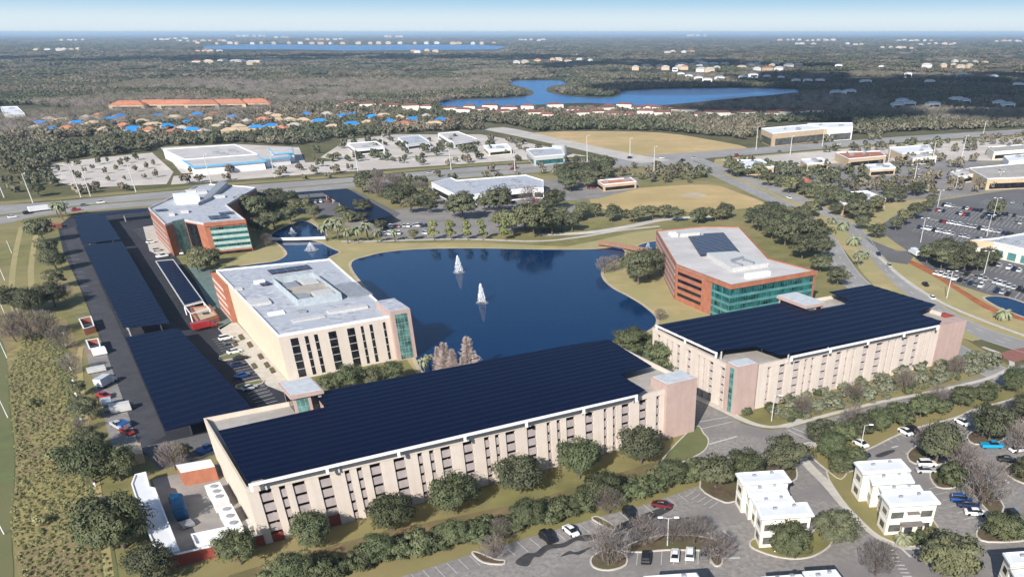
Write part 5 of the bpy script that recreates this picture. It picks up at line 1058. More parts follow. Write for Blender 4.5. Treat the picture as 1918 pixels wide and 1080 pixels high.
for i, (lab, px) in enumerate((('brick bin enclosure on the left kerb, the farther one', [(147, 597), (171, 592), (177, 610), (156, 616)]), ('brick bin enclosure on the left kerb, the nearer one', [(160, 637), (184, 633), (189, 649), (167, 654)]))):
    pl = hexl_h(px, 2.2); r = thing('bin_enclosure', pl[0], lab, 'bin enclosure'); parapet(MB(), pl, 0, 2.2, 0.3).build('wall', M['brick'], r); parapet(MB(), inset(pl, -.05), 2.2, 2.32, 0.4).build('cap', M['white'], r)
    c = Vector((sum(p[0] for p in pl) / 4, sum(p[1] for p in pl) / 4)); F = Frame(tuple(c), (c.x + math.cos(UDIR), c.y + math.sin(UDIR)), (c.x - math.sin(UDIR), c.y + math.cos(UDIR)))
    b_ = thing('waste_skip', tuple(c), 'dark waste skip inside the %s bin enclosure' % ('farther', 'nearer')[i], 'skip'); MB().box(F, -1.2, 1.2, -.8, .8, 0.1, 1.3).build('body', M['dark'], b_); MB().box(F, -1.25, 1.25, -.85, .85, 1.3, 1.4).build('lid', M['glass_dark'], b_)
r, pl = block('entrance_canopy', 'small brick entrance block with open roof wells beside the narrow carport', [(356, 578), (394, 573), (409, 592), (372, 604)], 2.0, 'brick', 'sand', 'entrance'); parapet(MB(), pl, 2.0, 2.5, 0.4).build('parapet', M['brick'], r)
MB().prism(hexl_h([(378, 585), (391, 583), (394, 587), (381, 589)], 2.1), 1.95, 2.05).build('roof_well', M['dark'], r)
rr = thing('pergola', XY(350, 585), 'white open pergola frame at the end of the narrow carport', 'pergola'); pl = hexl_h([(345, 573), (381, 564), (392, 577), (356, 587)], 3.2)
parapet(MB(), pl, 2.9, 3.2, 0.3).build('frame', M['white'], rr)
for p in pl: MB().box(Frame(p, (p[0] + 1, p[1]), (p[0], p[1] + 1)), -.15, .15, -.15, .15, 0, 2.9).build('post', M['white'], rr)
r, pl = block('guard_wall', 'low brick sign wall by the highway palms', [(80, 420), (112, 416), (114, 419), (82, 424)], 2.0, 'brick', 'brick', 'wall')
# bridges
br = thing('footbridge', XY(1180, 465), 'brown timber footbridge over the pond arm by the teal office', 'footbridge')
bp = [XY(*p, 1.2) for p in smooth_px([(1122, 455), (1150, 459), (1185, 465), (1215, 472), (1228, 478)], 4, False)]
M['timber'] = mat('weathered_timber', (0.26, 0.15, 0.10), 0.9, 0.1, 1.0)
MB().ribbon(bp, 3.0, 0.8, 1.2).build('deck', M['timber'], br)
for s_ in (-1.4, 1.4):
    q_ = []
    for i in range(len(bp)):
        a, c = Vector(bp[max(i - 1, 0)]), Vector(bp[min(i + 1, len(bp) - 1)]); t = (c - a).normalized(); q_.append((bp[i][0] - t.y * s_, bp[i][1] + t.x * s_))
    MB().ribbon(q_, 0.15, 1.2, 2.2).build('railing', M['timber'], br)
for i in range(2, len(bp) - 1, 4): MB().box(Frame(bp[i], (bp[i][0] + 1, bp[i][1]), (bp[i][0], bp[i][1] + 1)), -.25, .25, -1.2, 1.2, 0, 0.8).build('pier', M['timber'], br)
br = thing('footbridge', XY(565, 447), 'pale concrete footbridge between the two small ponds', 'footbridge')
bp = [XY(505, 447, 1), XY(560, 446.5, 1), XY(612, 445, 1)]; MB().ribbon(bp, 3.6, 0.5, 1.0).build('deck', M['concrete'], br); MB().ribbon([(p[0], p[1] - 1.7) for p in bp], 0.2, 1.0, 1.8).build('railing', M['white'], br)
# shops, offices and other blocks
flat_building('shopping_plaza', 'white flat-roofed plaza with dark shopfronts beyond the pond', [(807, 341), (845, 332), (856, 337), (985, 327), (1018, 337), (1018, 352), (1000, 351), (950, 356), (886, 364), (862, 368)], 6.0, 'white', 'white_roof', 'shopping plaza', units=5, band_m='glass_dark', seed=3)
r, pl, c = flat_building('blue_trimmed_store', 'large grey-roofed store with sky-blue eaves beside the empty car park', [(305, 279), (440, 270), (482, 288), (345, 298)], 7.0, 'white', 'pale_roof', 'store', units=4, seed=5)
for px, h0, h1 in (([(340, 298), (475, 288), (498, 300), (360, 312)], 5.0, 6.2), ([(470, 288), (540, 284), (545, 293), (495, 299)], 4.5, 5.5), ([(503, 277), (549, 275), (551, 285), (512, 288)], 6.0, 6.8)):
    q_ = hexl_h(px, h1); MB().prism(inset(q_, 1.5), 0, h0).build('wall', M['white'], r); MB().prism(q_, h0, h1).build('blue_roof', M['blue_roof'], r); MB().prism(inset(q_, 2.0), h1, h1 + .15).build('roof', M['pale_roof'], r)
r, pl, c = flat_building('silver_showroom', 'silver glass-fronted showroom with a round end drum by the junction', [(985, 279), (1050, 275), (1058, 288), (1000, 293)], 6.5, 'palegrey', 'white_roof', 'showroom', units=2, band_m='glass_teal', seed=6)
q_ = XY(1048, 292); MB().tube((q_[0], q_[1], 0), (q_[0], q_[1], 8.0), 6.0, 6.0, 24).build('drum', M['palegrey'], r)
for i, (px, h, w_, rm, lab) in enumerate([([(745, 257), (785, 252), (805, 265), (762, 271)], 4.2, 'white', 'white_roof', 'white flat-roofed block left of the twin among the pale car parks'), ([(820, 249), (858, 246), (895, 260), (850, 267)], 4.4, 'white', 'pale_roof', 'white flat-roofed block right of its twin among the pale car parks'),
    ([(0, 200), (32, 199), (46, 212), (8, 214)], 9, 'white', 'bright_roof', 'white office block at the left edge beyond the woods'),
    ([(1365, 300), (1425, 298), (1450, 311), (1382, 315)], 5, 'tan_wall', 'bright_roof', 'white-roofed shop in the trees just right of the junction'), ([(1558, 360), (1625, 357), (1660, 371), (1578, 381)], 6, 'tan_wall', 'bright_roof', 'white-roofed shop with tan walls right of the dual carriageway'),
    ([(1665, 276), (1738, 271), (1748, 281), (1690, 287)], 6, 'tan_wall', 'bright_roof', 'white-roofed store with tan walls along the upper right highway'), ([(1565, 285), (1648, 282), (1660, 291), (1590, 297)], 6, 'tan_wall', 'terracotta', 'reddish flat-roofed shop below the upper right highway'),
    ([(1815, 314), (1935, 303), (1960, 330), (1850, 334)], 7, 'tan_wall', 'deck', 'huge pinkish flat-roofed store at the right edge'), ([(1780, 321), (1815, 315), (1830, 324), (1795, 330)], 5, 'white', 'pale_roof', 'small pale shop left of the huge pinkish store'),
    ([(1500, 298), (1540, 295), (1552, 303), (1512, 306)], 5, 'tan_wall', 'bright_roof', 'small white shop midway along the shops road'),
    ([(1880, 292), (1930, 287), (1940, 297), (1890, 302)], 5, 'white', 'bright_roof', 'white shop beyond the huge pinkish store'), ([(1700, 288), (1745, 285), (1755, 292), (1710, 296)], 5, 'ivory', 'pale_roof', 'cream shop between two tan-walled stores along the upper right highway'), ([(1620, 308), (1668, 305), (1678, 313), (1630, 316)], 5, 'tan_wall', 'bright_roof', 'white-roofed shop amid the upper right car park trees'), ([(1850, 275), (1915, 270), (1925, 279), (1862, 284)], 6, 'ivory', 'deck', 'cream store with a grey roof at the upper right edge'), ([(650, 268), (705, 264), (720, 274), (665, 279)], 4.5, 'white', 'pale_roof', 'low white block left of the pale twin blocks'), ([(905, 272), (950, 269), (958, 277), (915, 281)], 4.5, 'ivory', 'bright_roof', 'low cream block between the pale twins and the silver showroom'), ([(1118, 337), (1182, 332), (1192, 339), (1130, 345)], 4.5, 'tan_wall', 'terracotta', 'low reddish-roofed row beside the dry field'), ([(1480, 334), (1510, 331), (1520, 338), (1490, 342)], 5, 'tan_wall', 'terracotta', 'tiny red-roofed kiosk in the roadside trees')]):
    flat_building('shop_block', lab, px, h, w_, rm, 'building', None, 2, 'glass_dark', 'white' if i != 17 else 'terracotta', 10 + i)
r, pl, c = flat_building('office_block', 'long white low-rise office with tan end walls beyond the dry field', [(1426, 240), (1510, 233), (1552, 239), (1447, 249)], 11, 'tan_wall', 'bright_roof', 'office building', units=3, band_m='glass_grey', seed=30)
flat_building('office_block', 'white office wing adjoining the long low-rise beyond the dry field', [(1512, 231), (1597, 229.5), (1598, 237), (1554, 240)], 11, 'white', 'bright_roof', 'office building', units=2, band_m='glass_grey', seed=31)
# cream shop on the right with arches
HS = 6.5
r, pl, c = flat_building('corner_shop', 'cream shop with green arched windows and white roof at the right edge', [(1818, 449), (1862, 453), (1940, 470), (1990, 452), (1940, 432), (1866, 445)], HS, 'ivory', 'white_roof', 'shop', units=3, seed=40)
pA, pB = XY(1818, 449, HS), XY(1940, 470, HS)
pm = XY(1862, 453, HS)
for f in (.08, .4, .72): band(MB(), pm, pB, f, f + .2, 0.5, 3.6, -.05, .1).build('arched_window', M['teal_panel'], r)
band(MB(), XY(1818, 449, HS), pm, 0.0, 1.0, 3.8, HS + .1, 0.0, .3).build('fascia', M['tan_wall'], r)
# terracotta long roofs, tarped houses, apartments
FA = R(8)
for i, (x, y, w_) in enumerate([(245, 207, 44), (292, 205, 44), (338, 205, 50), (384, 205, 44), (430, 204, 50), (480, 203, 44)]): house(x, y, w_, 20, 6.5, R(6), 'terracotta', 'tan_wall', 'long terracotta-roofed block, %s from the left in the row before the woods' % ORD[i], 'terracotta blocks in a row')
tp = [(82, 240), (104, 252), (146, 239), (215, 232), (228, 226), (255, 250), (248, 256), (316, 246), (355, 238), (366, 253), (372, 224), (300, 226), (482, 248), (512, 245), (440, 228), (577, 222), (600, 236), (645, 226), (663, 224), (701, 228), (733, 237), (660, 242), (775, 232), (830, 233)]
tq = [(200, 252), (410, 246), (545, 232), (180, 240), (285, 252), (120, 234), (165, 228), (190, 224), (270, 236), (290, 242), (330, 228), (345, 250), (395, 232), (405, 222), (425, 240), (450, 246), (465, 236), (495, 232), (520, 226), (530, 250), (555, 244), (570, 234), (615, 222), (625, 246), (690, 238), (720, 224), (750, 228), (760, 240), (800, 226), (815, 240), (235, 244), (325, 256), (385, 256), (435, 254), (130, 250), (95, 232), (70, 248), (505, 222)]
for i, (x, y, tb) in enumerate(sorted([p + (True,) for p in tp] + [p + (False,) for p in tq])): house(x, y, 12 + (i * 5) % 7, 9 + i % 3, 4.6, R(-30 + (i * 37) % 75), ['tan_wall', 'terracotta', 'sand', 'deck'][i % 4], 'tan_wall', ('tan bungalow with a blue tarpaulin on its roof' if tb else 'tan bungalow with a bare tiled roof') + ', %s from the left in the estate' % ORD[min(i, len(ORD) - 1)], 'bungalows of the tarpaulin estate', tarp=tb, front=False)
ap = [(845, 211), (880, 206), (905, 213), (930, 220), (955, 212), (990, 207), (1010, 216), (1040, 206), (1075, 214), (1105, 208), (1135, 212), (1150, 222), (1180, 221), (1210, 219), (1240, 222), (1170, 206), (1215, 206), (1270, 214), (1350, 222), (1368, 220), (1398, 221), (1480, 219), (1500, 218), (1545, 216), (690, 205), (660, 200), (720, 203)]
ap += [(870, 216), (920, 208), (945, 217), (970, 215), (1000, 222), (1025, 224), (1060, 221), (1090, 222), (1120, 218), (1140, 205), (1195, 210), (1230, 210), (1255, 208), (1290, 216), (1310, 221), (1330, 219), (1382, 218), (1420, 218), (1445, 221), (1465, 220), (1525, 218), (740, 206), (770, 208), (800, 206), (640, 204)]
for i, (x, y) in enumerate(sorted(ap)): house(x, y, 15 + (i * 3) % 9, 8, 4.6 + i % 3, R(-25 + (i * 23) % 60), 'redroof', 'ivory', 'cream apartment block with a dark red roof, %s from the left below the far lake' % ORD[min(i, len(ORD) - 1)], 'apartment blocks below the far lake', front=False, name='apartment_block', cat='apartment block')
wh = [(1290, 149), (1308, 153), (1325, 157), (1347, 153), (1392, 151), (1410, 147), (1436, 150), (1462, 152), (1490, 158), (1512, 158), (1535, 158), (1565, 182), (1590, 180), (1678, 207), (1700, 204), (1688, 199), (1745, 206), (1790, 196), (1805, 199), (1868, 203), (1885, 207), (1905, 166), (1740, 160), (1650, 130), (1800, 145), (1860, 150), (1620, 160), (1570, 128), (1700, 145), (1265, 134), (1310, 128), (1275, 145)]
for i, (x, y) in enumerate(sorted(wh)): house(x, y, 14 + i % 9, 8, 8, R((i * 31) % 50 - 20), 'pale_roof' if i % 2 else 'white_roof', 'white', 'white house among the dark trees beyond the far lake, %s from the left' % ORD[i], 'white houses beyond the far lake')
g = random.Random(21)
fr = []
for k in range(52):      # far suburbs come in strings of roofs
    y0 = g.choice([g.uniform(66, 80), g.uniform(74, 98), g.uniform(96, 128), g.uniform(118, 150)]); x0 = g.uniform(-40, 1950); n_ = g.randint(3, 6)
    if 350 < x0 < 980 and 80 < y0 < 98: continue
    if x0 < 1100 and y0 > 126: continue
    for i in range(n_): fr.append((x0 + (i + g.uniform(-.4, .4)) * (9 + (y0 - 60) * .16), y0 + g.uniform(-1, 1) * (y0 - 60) * .04))
for k in range(26): fr.append((380 + k * 22 + g.uniform(-8, 8), 83.2 + g.uniform(-.5, .3)))
for i, (x, y) in enumerate(fr):
    s_ = (y - 60); k = 1 + 38 / s_
    house(x, y, g.uniform(9, 19) * k, g.uniform(6, 10) * k, 5.2 * k, R(g.uniform(-30, 30)), g.choice(['white_roof', 'white_roof', 'pale_roof', 'terracotta', 'deck', 'deck']), g.choice(['palegrey', 'tan_wall', 'tan_wall']), 'tiny pale roof far off in the hazy suburbs', 'far pale roofs in the suburbs', name='far_building', cat='building', front=False)
# ------------------------------------------------------------------ poles, fountains
def pole(x, y, h, label, group, arm=True, r0=0.14, m='palegrey', dbl=True):
    q_ = XY(x, y); r = thing('street_lamp', q_, label, 'street lamp', group)
    MB().tube((q_[0], q_[1], 0), (q_[0], q_[1], h), r0, r0 * .6, 8).build('pole', M[m], r)
    if arm:
        for s_ in ((-1, 1) if dbl else (1,)):
            MB().tube((q_[0], q_[1], h - .1), (q_[0] + s_ * 1.3, q_[1] + .2, h + .1), .06, .05, 6).build('arm', M[m], r)
            MB().box(Frame((q_[0] + s_ * 1.6, q_[1] + .2), (q_[0] + s_ * 1.6 + 1, q_[1] + .2), (q_[0] + s_ * 1.6, q_[1] + 1.2)), -.5, .5, -.2, .2, h, h + .2).build('lamp_head', M['white'], r)
    return r
pole(1250, 1022, 6.5, 'thin car park lamp among leafless trees at bottom centre', None)
pole(1445, 788, 7, 'street lamp at the pink corner tower of the second garage', None, dbl=False)
pole(1612, 838, 6, 'car park lamp beside the tree belt on the right', None, dbl=False)
mp = [(1619, 393), (1724, 454), (1756, 388), (1859, 412), (1848, 443), (1843, 512), (1773, 558), (1869, 350), (1790, 352), (1710, 348)]
for i, (x, y) in enumerate(sorted(mp)): pole(x, y, 9 + (i % 3), 'tall pale lamp mast, %s from the left around the shopping car park' % ORD[i], 'lamp masts around the shops', r0=0.2)
up = [(1416, 281), (1540, 274), (1840, 258), (1660, 325), (1745, 307), (1800, 302), (1710, 350), (1480, 290), (672, 329), (396, 345), (845, 318), (965, 325), (1100, 302), (1225, 320), (722, 300), (1180, 295), (515, 332), (255, 360), (62, 380), (152, 370), (170, 368), (8, 370)]
for i, (x, y) in enumerate(sorted(up)): pole(x, y, 14 + (i % 3) * 2, 'tall thin mast, %s from the left along the highway' % ORD[i], 'masts along the highway', r0=0.35, dbl=False)
lp = [(22, 474), (9, 525), (9, 588), (13, 670), (15, 782), (8, 1000)]
for i, (x, y) in enumerate(lp): pole(x, y, 5.5, 'slim white post on the left playing field, %s from the far end' % ORD[i], 'white posts on the playing field', arm=False, r0=0.12, m='white')
for i, y in enumerate([628, 650, 672, 694, 718, 742, 790, 806, 850, 912, 960]): 
    q_ = XY(120 + (y - 628) * 0.21, y); r = thing('bollard_light', q_, 'small white bollard light, %s from the far end on the left grass strip' % ORD[i], 'bollard light', 'bollard lights on the grass strip'); MB().tube((q_[0], q_[1], 0), (q_[0], q_[1], .8), .1, .1, 6).build('post', M['white'], r); MB().tube((q_[0], q_[1], .8), (q_[0], q_[1], 1.2), .3, .2, 8).build('lamp_head', M['white'], r)
for i, (x, y) in enumerate([(1161 + 2, 700), (1228, 686)]): pass
def fountain(x, y, h, rad, label, n, seed, low=False):
    q_ = XY(x, y); r = thing('fountain', q_, label, 'fountain'); g = np.random.default_rng(seed)
    t = g.uniform(0, 1, n) ** 0.8; th = g.uniform(0, 2 * math.pi, n)
    rr = rad * (1 - t) ** 0.75 * np.sqrt(g.uniform(0.02, 1, n)) + 0.1
    p = np.stack([q_[0] + np.cos(th) * rr, q_[1] + np.sin(th) * rr, 0.1 + t * h], 1) - np.array([q_[0], q_[1], 0])
    d = unit(np.stack([np.cos(th) * .25, np.sin(th) * .25, np.ones(n)], 1)); sd = unit(np.cross(d, g.normal(size=(n, 3)))); L_ = g.uniform(.15, .45, (n, 1)) * h / 7
    me = mesh_quads('spray', quads(p, d * L_, sd * .045 * h / 7), M['spray']); o = bpy.data.objects.new('spray', me); COL.objects.link(o); o.parent = r
    a = g.uniform(0, 2 * math.pi, n // 4); rb = rad * 1.25 * np.sqrt(g.uniform(0.1, 1, n // 4)); pb = np.stack([np.cos(a) * rb, np.sin(a) * rb, np.full(n // 4, .14)], 1)
    me = mesh_quads('foam', quads(pb, np.stack([np.cos(a), np.sin(a), a * 0], 1) * .25, np.stack([-np.sin(a), np.cos(a), a * 0], 1) * .2), M['spray']); o = bpy.data.objects.new('foam', me); COL.objects.link(o); o.parent = r
    MB().tube((q_[0], q_[1], 0), (q_[0], q_[1], .5), .5, .35, 10).build('nozzle', M['dark'], r)
M['spray'] = mat('white_water_spray', (0.86, 0.88, 0.90), 0.5, 0.02, 1.0)
fountain(903, 567, 6.8, 1.7, 'white fountain plume in the big pond, the nearer and larger one', 850, 1); fountain(860, 510, 6.6, 1.9, 'white fountain plume in the big pond, the farther one', 800, 2)
fountain(583, 468, 3.2, 2.6, 'low fountain in the pond arm behind the cream office', 900, 3); fountain(548, 437, 2.6, 1.6, 'faint low fountain in the uppermost small pond', 500, 4); fountain(1214, 465, 2.4, 1.4, 'small fountain beside the brown footbridge', 400, 5)
# ------------------------------------------------------------------ vehicles
CARC = {'white': (0.75, 0.75, 0.74), 'black': (0.012, 0.012, 0.014), 'silver': (0.42, 0.43, 0.44), 'grey': (0.12, 0.125, 0.13), 'navy': (0.01, 0.02, 0.07), 'blue': (0.01, 0.06, 0.22), 'cyan': (0.01, 0.28, 0.50), 'red': (0.30, 0.02, 0.02), 'dark red': (0.12, 0.012, 0.015), 'yellow': (0.45, 0.28, 0.03)}
PAINT = {}
for k_, c_ in CARC.items():
    PAINT[k_] = mat('car_paint_' + k_.replace(' ', '_'), c_, 0.28, 0.02, 1.0, spec=0.6)
M['car_glass'] = mat('car_glass', (0.012, 0.014, 0.016), 0.08, 0.1, 1.0, spec=0.6); M['tyre'] = mat('tyre_rubber', (0.015, 0.015, 0.015), 0.9, 0.1, 2.0)
def loft(sections, m):
    """closed loft through rings (lists of points)"""
    mb = MB(); k = len(sections[0]); mb.v = [p for s_ in sections for p in s_]
    for i in range(len(sections) - 1):
        for j in range(k): mb.f.append((i * k + j, i * k + (j + 1) % k, (i + 1) * k + (j + 1) % k, (i + 1) * k + j)); mb.m.append(0)
    mb.f.append(tuple(reversed(range(k)))); mb.f.append(tuple((len(sections) - 1) * k + j for j in range(k))); mb.m += [0, 0]
    return mb
def car_meshes(kind):
    if kind == 'suv': bodyp = [(-2.25, .45, .95, .80), (-2.2, .35, 1.05, .90), (-1.6, .28, 1.08, .93), (.9, .28, 1.06, .93), (1.9, .30, .95, .90), (2.25, .42, .80, .78)]; cab = [(-2.1, 1.04, .78, 1.35), (-1.9, 1.05, .74, 1.68), (-.2, 1.05, .72, 1.74), (.55, 1.04, .72, 1.66), (1.15, 1.0, .78, 1.10)]
    elif kind == 'pickup': bodyp = [(-2.7, .5, 1.05, .85), (-2.6, .4, 1.1, .95), (-.6, .35, 1.1, .97), (1.2, .35, 1.08, .97), (2.3, .38, 1.0, .93), (2.6, .5, .85, .8)]; cab = [(-.75, 1.1, .82, 1.2), (-.6, 1.1, .78, 1.78), (.5, 1.1, .76, 1.82), (.9, 1.08, .76, 1.72), (1.45, 1.05, .82, 1.15)]
    else: bodyp = [(-2.3, .45, .82, .75), (-2.2, .32, .90, .86), (-1.4, .25, .93, .90), (.8, .25, .90, .90), (1.8, .27, .80, .86), (2.3, .42, .66, .72)]; cab = [(-1.75, .90, .74, .98), (-1.0, .92, .64, 1.36), (-.1, .92, .62, 1.44), (.45, .90, .64, 1.38), (1.25, .86, .74, .94)]
    def ring(x, z0, z1, w): return [(x, -w, z0), (x, w, z0), (x, w * 1.0, (z0 + z1) / 2), (x, w * .9, z1), (x, -w * .9, z1), (x, -w, (z0 + z1) / 2)]
    bm = loft([ring(*s_) for s_ in bodyp], None); gm_ = loft([[(x, -w, z0 - .02), (x, w, z0 - .02), (x, w * .86, z1), (x, -w * .86, z1)] for x, z0, w, z1 in cab], None)
    top = [s_ for s_ in cab[1:-1]]
    rm = loft([[(x, -w * .84, z1 + .005), (x, w * .84, z1 + .005), (x, w * .80, z1 + .05), (x, -w * .80, z1 + .05)] for x, z0, w, z1 in top], None)
    out = {}
    for nm, q_, m_ in (('body', bm, PAINT['white']), ('windows', gm_, M['car_glass']), ('roof', rm, PAINT['white'])):
        o = q_.build(nm, m_); o.data.polygons.foreach_set('use_smooth', [False] * len(o.data.polygons)); out[nm] = o.data; bpy.data.objects.remove(o)
    w = MB(); w.tube((0, -.11, 0), (0, .11, 0), .33, .33, 14); o = w.build('wheel', M['tyre']); out['wheel'] = o.data; bpy.data.objects.remove(o)
    hl = MB(); hl.box(lambda a, b: (a, b), bodyp[-1][0] - .06, bodyp[-1][0] + .01, -.2, .2, bodyp[-1][2] - .18, bodyp[-1][2] - .04); o = hl.build('headlight', M['glass_grey']); out['headlight'] = o.data; bpy.data.objects.remove(o)
    out['wx'] = (bodyp[0][0] + .85, bodyp[-1][0] - .85); return out
CARM = {k_: car_meshes(k_) for k_ in ('sedan', 'suv', 'pickup')}
def merged_car(kind):
    mb = MB(); q_ = CARM[kind]
    for j, nm in enumerate(('body', 'windows', 'roof')):
        n = len(mb.v); me = q_[nm]; mb.v += [tuple(v.co) for v in me.vertices]
        for p in me.polygons: mb.f.append(tuple(n + i for i in p.vertices)); mb.m.append(1 if nm == 'windows' else 0)
    o = mb.build('far_car', [PAINT['white'], M['car_glass']]); me = o.data; bpy.data.objects.remove(o); return me
FARC = {k_: merged_car(k_) for k_ in ('sedan', 'suv', 'pickup')}
def paint(o, col): o.material_slots[0].link = 'OBJECT'; o.material_slots[0].material = PAINT[col]
def car_w(xy, ang, col, label, kind='sedan', group=None, far=False, z=0.06):
    if far:
        o = bpy.data.objects.new('parked_car', FARC[kind]); COL.objects.link(o); tag(o, label, 'car', group); paint(o, col); o.location = (xy[0], xy[1], z); o.rotation_euler = (0, 0, ang); return o
    r = empty('parked_car', (xy[0], xy[1], z), label, 'car', group); r.rotation_euler = (0, 0, ang); q_ = CARM[kind]
    for nm in ('body', 'windows', 'roof'):
        o = bpy.data.objects.new(nm, q_[nm]); COL.objects.link(o); o.parent = r
        if nm != 'windows': paint(o, col)
    for wx in q_['wx']:
        for wy in (-.82, .82): o = bpy.data.objects.new('wheel', q_['wheel']); COL.objects.link(o); o.parent = r; o.location = (wx, wy, .33)
    for wy in (-.5, .5): o = bpy.data.objects.new('headlight', q_['headlight']); COL.objects.link(o); o.parent = r; o.location = (0, wy, 0)
    return r
def car(x, y, dx, dy, col, label, kind='sedan', group=None, far=False):
    a, b_ = Vector(XY(x, y)), Vector(XY(x + dx, y + dy)); d = b_ - a; return car_w(tuple(a), math.atan2(d.y, d.x), col, label, kind, group, far)
SD = (20, 17)
for (x, y, dx, dy, col, kind, lab) in [(1070, 998, 20, 16, 'white', 'sedan', 'white saloon alone at the hedge side of the front car park'), (1026, 1011, 20, 16, 'black', 'suv', 'black off-roader left of the white saloon by the hedge'), (1180, 966, 14, 14, 'black', 'suv', 'black off-roader by the hedge, right of the leafless trees'), (1240, 949, 20, 3, 'dark red', 'sedan', 'dark red saloon at the hedge end of the front car park'),
    (1210, 1048, 1, -14, 'black', 'suv', 'black off-roader, leftmost of the four cars at the bottom island'), (1264, 1043, 1, -14, 'white', 'sedan', 'white saloon, second of the four cars at the bottom island'), (1292, 1041, 1, -14, 'white', 'suv', 'white off-roader, third of the four cars at the bottom island'), (1319, 1038, 1, -14, 'grey', 'sedan', 'grey saloon, rightmost of the four cars at the bottom island'),
    (1696, 812, 18, 10, 'white', 'sedan', 'white saloon paired with a black one below the tree belt'), (1710, 808, 18, 10, 'black', 'sedan', 'black saloon paired with a white one below the tree belt'), (1868, 780, 16, 10, 'grey', 'suv', 'dark grey car at the top right of the right car park'), (1802, 794, 12, 6, 'white', 'sedan', 'white saloon tucked at the end of the tree belt'), (1612, 834, 16, 8, 'white', 'sedan', 'white saloon beside the lamp above the right villa'), (1612, 855, 16, 0, 'navy', 'sedan', 'dark blue car parked just behind the right villa'),
    (1857, 838, 16, 0, 'cyan', 'pickup', 'bright cyan pickup in the right car park'), (1735, 872, 16, 0, 'white', 'suv', 'white off-roader under the trees behind the right villa'), (1756, 862, 14, 5, 'black', 'sedan', 'black saloon half under a tree behind the right villa'), (1733, 884, 14, 0, 'silver', 'sedan', 'silver saloon by the island nearest the right villa'), (1800, 880, 14, 2, 'navy', 'sedan', 'navy saloon beside leafless trees of the right car park'), (1886, 864, 16, 2, 'black', 'sedan', 'black saloon alone in the lane of the right car park'), (1906, 845, 16, -2, 'white', 'sedan', 'white saloon under trees at the right edge'),
    (1799, 939, 17, 2, 'blue', 'suv', 'blue off-roader, top of the three parked right of the villa'), (1812, 949, 17, 2, 'navy', 'sedan', 'navy saloon, middle of the three parked right of the villa'), (1826, 963, 17, 1, 'white', 'sedan', 'white saloon, lowest of the three parked right of the villa'), (1898, 972, 10, 10, 'black', 'suv', 'black off-roader at the far right island'), (1898, 988, 14, 4, 'silver', 'sedan', 'silver saloon at the far right island'), (1826, 1066, 10, -12, 'black', 'suv', 'black car near the bottom right corner palm'),
    (424, 636, 18, -4, 'white', 'suv', 'white off-roader at the brick entrance end of the office stalls'), (432, 643, 18, -4, 'grey', 'sedan', 'grey saloon second along the office stalls'), (452, 673, 18, -4, 'black', 'sedan', 'black saloon midway along the office stalls'), (446, 686, 18, -4, 'navy', 'sedan', 'navy saloon lower along the office stalls'), (455, 706, 18, -5, 'blue', 'sedan', 'blue saloon at the lower end of the office stalls'), (440, 661, 18, -4, 'white', 'sedan', 'white saloon next to the hedge strip of the office stalls'), (468, 729, 18, -5, 'silver', 'sedan', 'silver saloon in the empty striped bays behind the garage'),
    (390, 845, 10, -4, 'blue', 'pickup', 'blue pickup by the corner of the long garage'), (340, 476, 8, 12, 'white', 'suv', 'white car among vans before the brick office'), (284, 455, 12, -2, 'white', 'sedan', 'white saloon by the brick office entrance'), (295, 470, 12, -2, 'silver', 'sedan', 'silver saloon below the brick office entrance'), (305, 482, 12, -2, 'white', 'pickup', 'white pickup at the corner of the narrow carport'),
    (222, 800, 14, 8, 'silver', 'pickup', 'silver pickup loaded at the left contractor lot'), (196, 745, 12, 4, 'red', 'pickup', 'small red pickup in the left contractor lot'), (240, 812, 12, 4, 'red', 'sedan', 'red saloon at the lower left contractor lot')]:
    car(x, y, dx, dy, col, lab, kind)
for lv_, f_, col in ((1, .5, 'white'), (2, .45, 'white'), (2, 3.5, 'silver'), (1, 7.5, 'black'), (3, 10.5, 'white')):
    e_ = ed[int(f_)]; p_ = F1((e_[0] + e_[1]) / 2, 3.2); car_w(p_, F1.ang + math.pi / 2, col, '%s car just inside the long garage, bay %s from its left end on level %s' % (col, ORD[int(f_)], ['one', 'two', 'three', 'four'][lv_ - 1]), 'suv', 'cars inside the long garage', True, z=lv_ * (H1 - 1.5) / 5 + .22)
# lorries, bus, trailers
def lorry(x, y, dx, dy, L_, cabm, boxm, label, name='lorry', h=3.0, cat='lorry'):
    a, b_ = Vector(XY(x, y)), Vector(XY(x + dx, y + dy)); d = (b_ - a).normalized(); F = Frame(tuple(a), tuple(a + d), (a.x - d.y, a.y + d.x)); r = thing(name, tuple(a), label, cat)
    MB().box(F, -L_ / 2, L_ / 2 - 2.1, -1.2, 1.2, 0.8, h).build('box_body', boxm, r, bevel=.05); c_ = MB(); c_.prism([F(L_ / 2 - 2.0, -1.1), F(L_ / 2, -1.1), F(L_ / 2, 1.1), F(L_ / 2 - 2.0, 1.1)], 0.5, [2.4, 1.6, 1.6, 2.4], True, True); c_.build('cab', cabm, r)
    MB().box(F, L_ / 2 - 1.0, L_ / 2 + .02, -1.0, 1.0, 1.55, 2.0).build('windscreen', M['car_glass'], r)
    for wx in (-L_ / 2 + 1.2, L_ / 2 - 1.1):
        for wy in (-1.15, .95): p = F(wx, wy); q_ = F(wx, wy + .22); MB().tube((p[0], p[1], .45), (q_[0], q_[1], .45), .45, .45, 12).build('wheel', M['tyre'], r)
    return r
lorry(384, 616, 18, -4, 8, PAINT['red'], PAINT['red'], 'red fire engine parked below the brick entrance block', 'fire_engine', 2.8, 'fire engine')
lorry(201, 721, 10, -6, 7, PAINT['white'], M['skylight'], 'pale blue box lorry in the left contractor lot')
